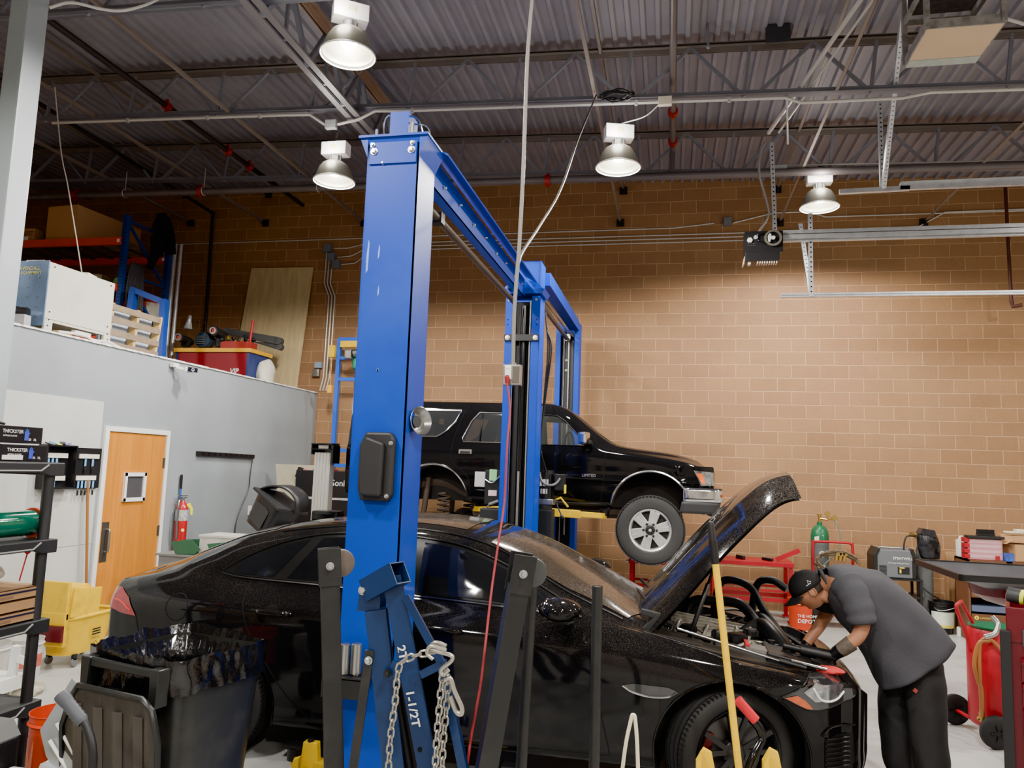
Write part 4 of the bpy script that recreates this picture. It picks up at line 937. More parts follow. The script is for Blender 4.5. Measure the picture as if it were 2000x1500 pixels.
# underbody
b = MB()
for s in (-1, 1): b.tube(spline([(-3.9, SY + s * .48, 1.62), (-3.2, SY + s * .48, 1.66), (-2.8, SY + s * .46, 1.72), (-2.35, SY + s * .45, 1.55), (-1.5, SY + s * .42, 1.47), (-.6, SY + s * .4, 1.48), (-.1, SY + s * .38, 1.58), (.4, SY + s * .4, 1.52)], 5), .055, 8)
b.build('chassis_frame', UND, suv)
b = MB(); b.box((-1.9, SY - .15, 1.45), (.9, .6, .18), ch=.03); b.box((-.7, SY, 1.46), (.9, .35, .2), ch=.04); b.tube([(-2.5, SY + .1, 1.42), (-1.2, SY + .1, 1.42)], .04, 10); b.build('transmission', UND, suv)
b = MB(); b.box((-2.05, SY - .5, 1.42), (.6, .25, .16), ch=.03); b.build('fuel_tank', UND, suv)
b = MB(); b.tube([(-2.80, SY - .72, 1.19), (-2.80, SY + .72, 1.19)], .045, 12); b.ball((-2.80, SY, 1.19), .15, 10, sc=(1, 1.1, 1)); b.build('rear_axle', UND, suv)
for s in (-1, 1):
    b = MB(); n = 70; b.tube([(-2.72 + .075 * math.cos(2 * PI * k / 12), SY + s * .60 + .075 * math.sin(2 * PI * k / 12), 1.24 + .36 * k / n) for k in range(n + 1)], .012, 8); b.build('coil_spring', UND, suv)
    b = MB(); b.cyl((-2.98, SY + s * .62, 1.22), (-2.93, SY + s * .58, 1.78), .035, 12); b.cyl((-3.08, SY + s * .62, 1.2), (-3.05, SY + s * .58, 1.75), .02, 10); b.box((-3.1, SY + s * .60, 1.62), (.10, .10, .36)); b.build('shock_absorber', UND, suv)
    b = MB(); b.lathe([(0, 0), (.16, 0), (.175, .02), (.175, .09), (.0, .09)], (-2.80, SY + s * .64, 1.19), (0, s, 0), 28)
    b.lathe([(0, .09), (.05, .09), (.05, .13), (0, .13)], (-2.80, SY + s * .64, 1.19), (0, s, 0), 16); b.build('brake_drum', BLACKG, suv)
    b = MB(); b.tube([(-2.75, SY + s * .5, 1.16), (-2.0, SY + s * .42, 1.42)], .028, 8); b.build('trailing_arm', UND, suv)
    b = MB(); b.tube([(-.22, SY + s * .62, 1.29), (-.2, SY + s * .1, 1.42)], .03, 10); b.bar((-.22, SY + s * .6, 1.2), (-.3, SY + s * .3, 1.35), .1, .04); b.bar((-.22, SY + s * .6, 1.45), (-.22, SY + s * .3, 1.6), .08, .04); b.build('control_arm', UND, suv)
    for ax_ in (-2.8, -.22): b = MB(); b.box((ax_, SY + s * .47, 1.76), (.98, .06, .5)); b.build('inner_arch', mat('arch_dark', rgb(40, 36, 34), .8, var=.2), suv)
# front wheel
def suv_wheel(c, side):
    M = Matrix.Translation(V(c)); R = .385
    mb = MB(); mb.slathe(tyre_profile(R, .235, .26), (0, 0, 0), (0, side, 0), 56)
    for k in range(60):
        a = 2 * PI * k / 60
        for w0 in (-.10, -.035, .035, .10):
            aa = a + (.05 if abs(w0) < .05 else 0); mb.box((math.cos(aa) * (R - .001), w0, math.sin(aa) * (R - .001)), (.012, .048, .026), Matrix.Rotation(-aa, 3, 'Y'))
    mb.xf(M); ty = mb.build('tyre', mat('tyre_grey', rgb(58, 58, 58), .75, var=.1), suv)
    AL = mat('alloy', rgb(215, 215, 212), .3, metal=.5)
    mb = MB(); mb.slathe([(.235, -.11), (.235, .095), (.242, .105), (.235, .11), (.218, .10), (.206, .055), (.204, -.10)], (0, 0, 0), (0, side, 0), 48); mb.xf(M); rm = mb.build('rim', AL, suv)
    mb = MB(); mb.slathe([(0, .02), (.21, .02)], (0, 0, 0), (0, side, 0), 36); mb.xf(M); mb.build('rim_back', mat('rim_back', (.03, .03, .03), .5), rm)
    for k in range(6):
        a = 2 * PI * k / 6 + .26; mb = MB()
        for d in (-.14, .14):
            p0 = V((math.cos(a + d * 1.6) * .07, side * .075, math.sin(a + d * 1.6) * .07)); p1 = V((math.cos(a + d) * .212, side * .072, math.sin(a + d) * .212)); mb.bar(p0, p1, .056, .03, up=(0, side, 0), ch=.006)
        mb.xf(M); mb.build('spoke', AL, rm)
    mb = MB(); mb.slathe([(0, .085), (.085, .085), (.095, .06), (.10, .03), (0, .03)], (0, 0, 0), (0, side, 0), 30); mb.xf(M); hb = mb.build('hub', AL, rm)
    mb = MB(); mb.slathe([(0, .115), (.038, .115), (.052, .10), (.055, .08)], (0, 0, 0), (0, side, 0), 24)
    for k in range(6):
        a = 2 * PI * k / 6; mb.slathe([(0, .108), (.014, .105), (.015, .08)], (math.cos(a) * .074, 0, math.sin(a) * .074), (0, side, 0), 10)
    mb.xf(M); mb.build('centre_cap', BLACK, hb)
    mb = MB(); mb.slathe([(0, .118), (.016, .118), (.018, .112)], (0, 0, 0), (0, side, 0), 14); mb.xf(M); mb.build('cap_badge', AL, hb)
for s in (-1, 1): suv_wheel((-.22, SY + s * .74, 1.29), s)
# ================================================================== TWO-POST LIFTS
BLUE = mat('lift_blue', rgb(6, 58, 165), .42, spec=.25, var=.05, vs=2, dirt=rgb(70, 110, 195), dscale=1.5, damt=.14)
BLUEB = mat('lift_blue_bright', rgb(8, 62, 178), .42, spec=.25, var=.06)
YEL = mat('lift_yellow', rgb(230, 190, 5), .4, var=.08, dirt=rgb(150, 130, 20), dscale=5, damt=.3)
def bolt(mb, c, ax, r=.018, mi=0):
    mb.__dict__.setdefault('cuts', []).append((len(mb.v), len(mb.f)))
    c = V(c); ax = V(ax).normalized(); mb.lathe([(0, .0), (r * 1.35, .0), (r * 1.35, .004), (0, .004)], c, ax, 16, mi); mb.lathe([(0, .004), (r, .004), (r, .016), (r * .8, .019), (0, .019)], c, ax, 6, mi)
def column(root, x0, x1, y0, y1, z1, openside, m=BLUE, lip=.07):
    """C-section column; openside = -1 opens to -Y, +1 opens to +Y"""
    b = MB(); t = .012; yb = y0 if openside > 0 else y1
    yo = y1 if openside > 0 else y0
    b.box(((x0 + x1) / 2, yb + (t / 2 if openside > 0 else -t / 2), z1 / 2), (x1 - x0, t, z1))
    for x in (x0 + t / 2, x1 - t / 2): b.box((x, (y0 + y1) / 2, z1 / 2), (t, y1 - y0, z1))
    for x in (x0 + lip / 2, x1 - lip / 2): b.box((x, yo + (-t / 2 if openside > 0 else t / 2), z1 / 2), (lip, t, z1))
    return b.build('column', m, root, bevel=.006)
def base_plate(root, x0, x1, y0, y1):
    b = MB(); b.box(((x0 + x1) / 2, (y0 + y1) / 2, .012), (x1 - x0 + .16, y1 - y0 + .16, .024)); bp_ = b.build('base_plate', BLUE, root)
    b = MB()
    for x in (x0 - .04, x1 + .04):
        for y in (y0 - .04, y1 + .04): bolt(b, (x, y, .024), (0, 0, 1), .016)
    b.build('anchor_bolt', BOLT, bp_)
# --- lift over the sedan
L1 = thing('vehicle_lift', 'blue two-post lift around the sedan, its near column closest to the camera', 'lift', (-1.6, 5.7, 0))
X0, X1 = -1.77, -1.45
column(L1, X0, X1, 3.98, 4.27, 3.80, 1); base_plate(L1, X0, X1, 3.98, 4.27)
# carriage inside near column + rounded edge shine strip
b = MB(); b.box(((X0 + X1) / 2, 4.17, 1.0), (.22, .12, .9)); b.build('carriage', mat('carr', (.02, .02, .022), .5), L1)
b = MB()
for sx, x in ((-1, X0), (1, X1)):
    b.prism([(0, 0), (0, -.12), (.05 * sx, 0)], (x, 3.975, 3.84), (1, 0, 0), (0, 0, 1), (0, .31, 0))
b.prism([(X0 - .05, 0), (X1 + .05, 0), (X1 + .01, -.09), (X0 - .01, -.09)], (0, 3.975, 3.84), (1, 0, 0), (0, -.25, 1), (0, .008, 0))
b.box(((X0 + X1) / 2, 4.125, 3.845), (X1 - X0 + .11, .33, .014)); b.box(((X0 + X1) / 2, 3.973, 3.74), (X1 - X0 - .03, .012, .13))
b.build('top_bracket', BLUE, L1)
b = MB(); b.box((-1.60, 4.10, 3.93), (.115, .16, .17)); b.build('head_box', BLUE, L1)
b = MB(); bolt(b, (X0 + .045, 3.967, 3.75), (0, -1, 0), .016); bolt(b, (X1 - .045, 3.967, 3.75), (0, -1, 0), .016); bolt(b, (X0 + .035, 3.967, 3.79), (0, -1, 0), .010); bolt(b, (X1 - .04, 3.967, 3.79), (0, -1, 0), .010); bolt(b, (-1.67, 3.98, 3.68), (0, -1, 0), .007)
b.cyl((X0 + .03, 4.02, 3.85), (X0 + .03, 4.02, 3.91), .01, 8); b.cyl((X1 - .06, 4.0, 3.85), (X1 - .06, 4.0, 3.93), .013, 8)
b.build('bolt', BOLT, L1)
b = MB(); b.tube(spline([(-1.70, 4.05, 3.85), (-1.71, 4.05, 3.96), (-1.68, 4.05, 4.01), (-1.64, 4.08, 3.99)], 6), .006, 6); b.build('steel_hose', CHROME, L1)
b = MB(); b.tube(spline([(-1.60, 4.1, 4.0), (-1.55, 4.1, 4.02), (-1.50, 4.1, 3.98), (-1.47, 4.12, 3.85)], 6), .006, 6); b.tube(spline([(-1.55, 4.1, 3.97), (-1.47, 4.1, 3.96), (-1.44, 4.12, 3.92), (-1.46, 4.12, 3.85)], 6), .005, 6); b.build('steel_hose', CHROME, L1)
for (x, z0, z1, w) in ((-1.74, 3.02, 3.22, .012), (-1.67, 3.10, 3.19, .009), (-1.66, 2.88, 2.95, .008), (-1.64, 2.45, 2.47, .01)):
    b = MB(); b.prism([(0, 0), (w, .02), (w * 1.2, z1 - z0 - .02), (w * .6, z1 - z0), (-.1 * w, (z1 - z0) / 2)], (x, 3.9785, z0), (1, 0, 0), (0, 0, 1), (0, -.0012, 0)); b.build('paint_scrape', mat('scrape', rgb(110, 150, 225), .5), L1)
# black lock cover low on the near column
b = MB(); c = aY(733, 911, 3.93)
pr = [(-.085, -.19), (.085, -.19), (.105, -.15), (.105, .15), (.085, .19), (-.07, .19), (-.105, .12), (-.105, -.12)]
b.prism([(p[0] * .98, p[1]) for p in pr], (c.x, 3.979, c.z), (1, 0, 0), (0, 0, 1), (0, -.05, 0)); b.prism([(-.07, -.16), (.05, -.165), (.055, .13), (-.05, .165), (-.08, .09), (-.08, -.10)], (c.x, 3.93, c.z), (1, 0, 0), (0, 0, 1), (0, -.045, 0))
lc = b.build('lock_cover', mat('cover_black', rgb(34, 34, 36), .5, var=.15), L1, bevel=.014)
b = MB(); bolt(b, (c.x + .085, 3.928, c.z + .13), (0, -1, 0), .009); bolt(b, (c.x + .075, 3.928, c.z - .16), (0, -1, 0), .009); b.build('bolt', BOLT, lc)
# far column of that lift (open side to the camera)
A0, A1 = -1.69, -1.33
column(L1, A0, A1, 7.45, 7.74, 3.70, -1, BLUEB, .085); base_plate(L1, A0, A1, 7.45, 7.74)
b = MB(); b.prism([(A0 - .05, .0), (A1 + .05, .0), (A1 + .02, -.05), (A0 - .02, -.05)], (0, 7.43, 3.77), (1, 0, 0), (0, 0, 1), (0, .33, 0)); b.prism([(A0 - .05, 0), (A0 + .06, .10), (A1 - .06, .10), (A1 + .05, 0)], (0, 7.44, 3.765), (1, 0, 0), (0, .35, 1), (0, .010, 0)); b.box(((A0 + A1) / 2, 7.44, 3.66), (.36, .012, .13)) if False else None
b.build('top_bracket', BLUEB, L1)
b = MB(); b.box(((A0 + A1) / 2, 7.62, 2.5), (.17, .16, 2.3)); b.build('inner_carriage', mat('carr', (.02, .02, .022), .5), L1)
b = MB(); b.cyl((-1.50, 7.50, .6), (-1.50, 7.50, 3.6), .035, 16); b.build('hydraulic_cylinder', BLACKG, L1)
b = MB(); b.cyl((-1.50, 7.47, .3), (-1.50, 7.47, 1.9), .014, 10); b.cyl((-1.43, 7.47, .3), (-1.43, 7.47, 3.65), .009, 8); b.cyl((-1.60, 7.47, .3), (-1.60, 7.47, 3.4), .005, 8); b.build('lift_cable', STEEL, L1)
b = MB(); b.box(((A0 + A1) / 2, 7.435, 3.26), (.36, .014, .065)); cb_ = b.build('cross_strap', BLACK, L1)
b = MB(); bolt(b, (A0 + .035, 7.428, 3.26), (0, -1, 0), .018); bolt(b, (A1 - .035, 7.428, 3.26), (0, -1, 0), .018); bolt(b, (A0 + .04, 7.448, 3.66), (0, -1, 0), .012); bolt(b, (A1 - .04, 7.448, 3.66), (0, -1, 0), .012); b.build('bolt', BOLT, L1)
b = MB()
for x in (A0 + .03, A1 - .03):
    for z in (3.45, 3.40): b.cyl((x, 7.45, z), (x, 7.448, z), .007, 8)
b.build('hole', mat('gap', (.001, .001, .001), .9), L1)
b = MB(); b.box((-1.60, 7.40, 3.82), (.12, .08, .13), ch=.01); sw = b.build('limit_switch', BLACK, L1)
b = MB(); b.box((-1.60, 7.358, 3.805), (.08, .003, .06)); b.build('warning_sticker', mat('sticker_yel', rgb(238, 225, 30), .4), sw)
# overhead beam and its padded shut-off bar
b = MB(); b.box((-1.50, 5.86, 3.78), (.012, 3.2, .17)); b.box((-1.535, 5.86, 3.865), (.08, 3.2, .01)); b.box((-1.535, 5.86, 3.70), (.08, 3.2, .01)); b.box((-1.43, 5.86, 3.872), (.15, 3.2, .010), ry(.5))
b.box((-1.56, 5.86, 3.78), (.012, 3.2, .15)); b.build('crossbeam', BLUEB, L1)
b = MB()
for k in range(8): bolt(b, (-1.492, 4.6 + k * .38, 3.76 + .02 * (k % 2)), (1, 0, 0), .010)
b.build('bolt', BOLT, L1)
b = MB(); b.tube([(-1.57, 4.30, 3.60), (-1.57, 7.35, 3.60)], .028, 12); b.build('shutoff_bar', mat('pad_bar', rgb(72, 64, 56), .4, var=.2), L1)
b = MB(); b.bar((-1.57, 4.7, 3.60), (-1.57, 4.78, 3.60), .075, .075); b.build('bar_coupler', BLACK, L1)
# carriages' arms low down (yellow tipped), partly hidden behind the sedan
def arm(root, p0, p1, p2, m=YEL):
    b = MB(); b.bar(p0, p1, .12, .085, ch=.01); a = b.build('swing_arm', m, root)
    b = MB(); b.bar(V(p0).lerp(V(p1), .7), p2, .085, .06, ch=.008); b.build('arm_extension', m, a)
    b = MB(); p2 = V(p2); b.cyl(p2, p2 + V((0, 0, .07)), .05, 16); b.box(p2 + V((0, 0, .08)), (.11, .08, .03), ch=.008); b.build('lift_pad', BLACK, a)
arm(L1, (-1.55, 4.34, .10), (-2.0, 4.44, .10), (-2.25, 4.50, .10)); arm(L1, (-1.75, 4.34, .10), (-1.2, 4.48, .10), (-.9, 4.56, .10))
# --- lift carrying the SUV
L2 = thing('vehicle_lift', 'taller blue two-post lift holding up the SUV by the brick wall', 'lift', (-1.52, 9.5, 0))
B0, B1 = -1.69, -1.41
column(L2, B0, B1, 7.92, 8.20, 4.20, 1); base_plate(L2, B0, B1, 7.92, 8.20)
C0, C1 = -1.69, -1.34
column(L2, C0, C1, 10.9, 11.17, 4.10, -1, BLUE, .075); base_plate(L2, C0, C1, 10.9, 11.17)
b = MB(); b.box((-1.515, 11.07, 2.3), (.17, .14, 3.3)); b.build('inner_carriage', mat('carr', (.02, .02, .022), .5), L2)
b = MB(); b.cyl((-1.50, 10.97, 1.0), (-1.50, 10.97, 3.9), .018, 10); b.cyl((-1.57, 10.95, .4), (-1.57, 10.95, 3.9), .006, 8); b.box((-1.51, 10.93, 3.88), (.07, .05, .10)); b.build('lift_cable', STEEL, L2)
b = MB()
for z in (3.55, 3.40): b.box((-1.52, 10.985, z), (.07, .01, .03))
b.build('sticker', mat('sticker_pale', rgb(170, 160, 120), .5), L2)
b = MB(); b.box((-1.42, 9.55, 4.06), (.14, 2.72, .15)); b.build('crossbeam', BLUE, L2, bevel=.004)
b = MB(); b.tube([(-1.52, 8.22, 3.86), (-1.52, 10.85, 3.86)], .03, 10); b.build('shutoff_bar', mat('pad_bar', rgb(72, 64, 56), .4, var=.2), L2)
b = MB(); b.tube([(-1.49, 8.22, 3.93), (-1.49, 10.85, 3.93)], .014, 8); b.build('shutoff_rod', STEEL, L2)
b = MB(); b.box((-1.515, 8.25, 1.35), (.24, .10, .8), ch=.01); b.build('carriage', BLUE, L2)
arm(L2, (-1.42, 8.38, 1.46), (-1.0, 8.55, 1.44), (-.74, 8.82, 1.42)); arm(L2, (-1.62, 8.38, 1.46), (-2.0, 8.60, 1.44), (-2.30, 8.90, 1.43))
arm(L2, (-1.42, 10.8, 1.46), (-1.0, 10.6, 1.44), (-.74, 10.3, 1.42)); arm(L2, (-1.62, 10.8, 1.46), (-2.0, 10.5, 1.44), (-2.30, 10.2, 1.43))
b = MB(); b.tube([(-1.32, 8.42, 1.56), (-1.20, 8.42, 1.62), (-1.12, 8.45, 1.52)], .012, 8); b.build('arm_restraint', YEL, L2)
# power unit on the right of the rear lift's near column
pu = thing('power_unit', 'black hydraulic motor and oil tank bolted to the blue column', 'pump', (-1.30, 7.95, 1.2))
b = MB(); b.cyl((-1.30, 7.95, 1.62), (-1.30, 7.95, 1.92), .085, 22)
for k in range(14): b.box((-1.30 + .087 * math.cos(k * .45), 7.95 + .087 * math.sin(k * .45), 1.76), (.012, .012, .24), rz(k * .45))
mo = b.build('motor', BLACK, pu)
b = MB(); b.box((-1.30, 7.862, 1.79), (.09, .004, .07)); b.box((-1.30, 7.862, 1.70), (.07, .004, .05)); b.build('rating_plate', WHITE, mo)
b = MB(); b.box((-1.14, 7.93, 1.80), (.11, .10, .17), ch=.008); b.build('switch_box', BLACK, pu)
b = MB(); b.box((-1.082, 7.90, 1.73), (.016, .06, .09)); b.build('switch_label', mat('sticker_yel', rgb(238, 225, 30), .4), pu)
b = MB(); b.box((-1.30, 7.95, 1.59), (.20, .16, .06), ch=.01); b.cyl((-1.44, 7.93, 1.58), (-1.34, 7.93, 1.58), .015, 8); b.build('valve_block', STEEL, pu)
b = MB(); b.box((-1.31, 7.95, 1.20), (.21, .20, .62), ch=.015); b.cyl((-1.31, 7.95, 1.5), (-1.31, 7.95, 1.56), .09, 20); b.build('oil_tank', mat('tank_black', rgb(30, 32, 34), .5), pu)
b = MB(); b.tube([(-1.17, 7.88, 1.62), (-1.15, 7.84, 1.55), (-1.10, 7.82, 1.46)], .008, 8); b.ball((-1.10, 7.82, 1.45), .02, 8); b.build('release_lever', BLACK, pu)
b = MB(); b.tube(spline([(-1.345, 7.88, 2.6), (-1.36, 7.86, 2.1), (-1.34, 7.84, 1.85), (-1.27, 7.84, 1.77), (-1.18, 7.85, 1.78), (-1.13, 7.86, 1.84)], 6), .013, 8); b.build('flex_conduit', mat('flexgrey', rgb(120, 122, 124), .4, metal=.5), pu)
# electrical boxes on the left of the column
eb = thing('disconnect_box', 'black electrical disconnect with pale switch boxes left of the blue columns', 'electrical box', (-1.9, 7.9, 1.2))
b = MB(); b.box((-1.86, 7.9, 1.72), (.16, .10, .36), ch=.006); b.build('enclosure', BLACK, eb)
b = MB(); b.box((-1.99, 7.86, 1.80), (.11, .08, .16), ch=.006); b.build('switch_box', mat('palegrey', rgb(190, 192, 192), .5), eb)
b = MB(); b.box((-1.85, 7.845, 1.85), (.08, .004, .12)); b.build('green_label', mat('lab_green', rgb(140, 205, 140), .5), eb)
b = MB(); b.box((-1.85, 7.845, 1.66), (.09, .004, .06)); b.build('pink_label', mat('lab_pink', rgb(232, 205, 205), .5), eb)
b = MB(); b.box((-1.86, 7.9, 1.27), (.22, .20, .46), ch=.015); b.build('oil_tank', mat('tank_black', rgb(30, 32, 34), .5), eb)
b = MB(); b.tube(spline([(-1.94, 7.84, 1.80), (-1.85, 7.82, 1.77), (-1.76, 7.83, 1.85)], 5), .008, 6); b.tube([(-1.78, 7.84, 1.58), (-1.88, 7.84, 1.54)], .018, 8); b.tube([(-1.88, 7.84, 1.54), (-1.99, 7.82, 1.40)], .007, 6); b.ball((-1.99, 7.82, 1.40), .012, 6); b.build('lever', STEEL, eb)
b = MB()
for k in range(3): b.tube(spline([(-1.33 + .012 * k, 7.80 - .012 * k, 3.6 - .1 * k), (-1.29 + .02 * k, 7.78, 3.2), (-1.31 + .01 * k, 7.78, 2.75), (-1.335, 7.78 - .01 * k, 2.2), (-1.33 + .03 * k, 7.80, 1.9)], 8), .008, 8)
tag(b.build('hydraulic_hose', BLACK), 'bundle of black hydraulic hoses tied down the right side of the middle column', 'hose')
# ================================================================== MECHANIC
def skin_obj(name, nodes, edges, m, parent, sub=2, root=0):
    me = bpy.data.meshes.new(name); me.from_pydata([tuple(n[0]) for n in nodes], edges, [])
    o = bpy.data.objects.new('tmp', me); COL.objects.link(o)
    md = o.modifiers.new('s', 'SKIN'); md.use_smooth_shade = True
    sl = me.skin_vertices[0].data
    for i, n in enumerate(nodes):
        r = n[1]; sl[i].radius = r if isinstance(r, tuple) else (r, r); sl[i].use_root = (i == root)
    s = o.modifiers.new('u', 'SUBSURF'); s.levels = sub; s.render_levels = sub
    dg = bpy.context.evaluated_depsgraph_get(); dg.update(); m2 = bpy.data.meshes.new_from_object(o.evaluated_get(dg))
    vs = [v.co.copy() for v in m2.vertices]; fs = [list(p.vertices) for p in m2.polygons]
    bpy.data.objects.remove(o); bpy.data.meshes.remove(me); bpy.data.meshes.remove(m2)
    mb = MB(); mb.add(vs, fs, True)
    return mb
SKIN = mat('skin', rgb(176, 122, 92), .5, var=.12, vs=9, dirt=rgb(150, 92, 66), dscale=7, damt=.3)
SHIRT = mat('shirt_grey', rgb(66, 66, 72), .85, var=.10, vs=5, bump=.2, bs=60); PANT = mat('trousers_black', rgb(40, 40, 42), .85, var=.15, vs=6, bump=.15, bs=50)
CAP = mat('cap_black', rgb(22, 22, 24), .8, var=.1); GLOVE = mat('glove_black', rgb(20, 21, 24), .38, bump=.2, bs=30); TAT = mat('tattoo', rgb(92, 82, 72), .55, var=.3, vs=40)
PY = 5.3
pe = thing('person', 'person in grey work shirt and black cap leaning over the open engine bay', 'person', (1.5, PY, 0))
sh = [V((1.08, PY - .17, 1.27)), V((1.08, PY + .17, 1.27))]
nodes = [(V((1.48, PY, .90)), .10), (V((1.38, PY, 1.04)), .12), (V((1.20, PY, 1.20)), .14), (V((1.07, PY, 1.26)), .09), (V((.985, PY, 1.26)), .060), (V((.93, PY, 1.24)), .062)]
edges = [(0, 1), (1, 2), (2, 3), (3, 4), (4, 5)]
def limb(start, pts):
    p = start
    for q, r in pts: nodes.append((V(q), r)); edges.append((p, len(nodes) - 1)); p = len(nodes) - 1
# near (left) arm, far (right) arm
nearw = V((.985, PY - .22, .855)); farw = V((.86, PY + .10, .80))
limb(3, [((1.10, PY - .15, 1.26), .075), ((1.14, PY - .21, 1.17), .062), ((1.155, PY - .24, 1.05), .052), ((1.13, PY - .25, .985), .045), ((1.06, PY - .24, .92), .040), (nearw, .028)])
limb(3, [((1.06, PY + .15, 1.25), .075), ((1.06, PY + .20, 1.15), .06), ((1.04, PY + .22, 1.04), .05), ((.98, PY + .18, .95), .042), ((.90, PY + .13, .86), .036), (farw, .028)])
# legs (inside the trousers)
limb(0, [((1.54, PY - .09, .84), .095), ((1.52, PY - .10, .46), .065), ((1.60, PY - .10, .12), .045)])
limb(0, [((1.44, PY + .10, .84), .095), ((1.38, PY + .10, .46), .065), ((1.44, PY + .10, .12), .045)])
body = skin_obj('body', nodes, edges, SKIN, pe)
# head: sculpted ellipsoid with face, facing down-left
HC = V((.885, PY, 1.205)); hd = V((-.80, 0, -.60)).normalized()      # face direction
up_h = V((-.60, 0, .80)); side = V((0, 1, 0))
def hp(x, y, z): return HC + hd * x + side * y + up_h * z          # x forward, z toward crown
def headfn(u, v):
    a = 2 * PI * u; b = PI * v
    x = math.cos(a) * math.sin(b); y = math.sin(a) * math.sin(b); z = math.cos(b)
    rx_, ry_, rz_ = .098, .076, .118
    X, Y, Z = x * rx_, y * ry_, z * rz_
    if z < 0: X *= 1 - .10 * (-z); Y *= 1 - .30 * (-z) ** 1.5
    if x > .55: X = X * .97                     # flatter face
    d = math.exp(-((Z + .012) / .022) ** 2 - (Y / .014) ** 2)
    if x > 0: X += .030 * d                     # nose
    if x > 0: X += .010 * math.exp(-((Z - .028) / .012) ** 2 - (Y / .05) ** 2)   # brow
    if x > 0: X -= .012 * math.exp(-((Z - .008) / .012) ** 2 - ((abs(Y) - .032) / .014) ** 2)   # eye socket
    if x > 0: X += .008 * math.exp(-((Z + .055) / .010) ** 2 - (Y / .024) ** 2)  # lips
    if x > 0: X += .016 * math.exp(-((Z + .098) / .016) ** 2 - (Y / .025) ** 2)  # chin
    return hp(X, Y, Z)
body.grid(headfn, 48, 36, cu=True)
body.tube([hp(-.03, 0, -.04), hp(-.055, 0, -.085), V((1.02, PY, 1.275))], [.055, .052, .058], 16)
for s in (-1, 1):
    for k in range(1): body.ball(hp(-.012, s * .078, -.005), 1, 10, sc=(.020, .010, .032), rot=ry(-.6))
    body.tube([hp(-.012 + .019 * math.cos(a), s * .088, -.003 + .030 * math.sin(a)) for a in [-.5 + 4.6 * k / 12 for k in range(13)]], .0045, 6)
# hands: palms, five fingers and thumbs in gloves are built below; the bare skin stops at the wrist
bo = body.build('body', SKIN, pe)
for s in (-1, 1):
    b = MB(); b.ball(hp(.086, s * .031, .008), .0115, 10); e = b.build('eye', mat('eye_white', rgb(225, 220, 214), .2), bo)
    b = MB(); b.ball(hp(.094, s * .031, .006), .0055, 8); b.build('iris', mat('iris', (.03, .02, .015), .2), e)
    b = MB(); b.tube([hp(.094, s * .016, .028), hp(.095, s * .032, .033), hp(.083, s * .050, .027)], .004, 6); b.build('eyebrow', mat('hair_dark', rgb(48, 36, 28), .8), bo)
b = MB(); b.tube([hp(.090, -.022, -.052), hp(.098, 0, -.052), hp(.090, .022, -.052)], .0035, 6); b.build('mouth', mat('lips', rgb(140, 80, 68), .5), bo)
# hair around the nape and sides
b = MB()
def hairfn(u, v):
    a = PI * (.56 + .88 * u); z = .035 - .065 * v
    return hp(math.cos(a) * .103, math.sin(a) * .081, z)
b.grid(hairfn, 24, 8); b.build('hair', mat('hair_dark', rgb(48, 36, 28), .8), pe, solid=.006)
# cap
b = MB()
def capfn(u, v):
    a = 2 * PI * u; t = v * PI / 2
    return hp(math.cos(a) * .112 * math.cos(t) - .004, math.sin(a) * .092 * math.cos(t), .018 + .115 * math.sin(t) ** .9)
b.grid(capfn, 36, 10, cu=True); b.ball(hp(-.004, 0, .134), .007, 6)
co = b.build('cap', CAP, pe, solid=.004)
b = MB()
def brim(u, v):
    w = (u - .5) * 2; y = .078 * w; x0 = .112 * math.sqrt(max(0, 1 - (y / .092) ** 2)); x = x0 - .006 + v * .078 * (1 - .35 * w * w)
    return hp(x, y, .024 - .020 * v - .022 * w * w)
b.grid(brim, 20, 6); b.build('cap_brim', CAP, co, solid=.004)
b = MB()
for k in range(3): b.tube([hp(.01 + k * .0 - .03, -.0935, .055), hp(.005 - .03, -.092, .075), hp(-.010 - .03, -.0935, .055)], .0022, 5)
b.tube([hp(-.035, -.0945, .050), hp(.0, -.0935, .050)], .0022, 5); b.build('cap_emblem', WHITE, co)
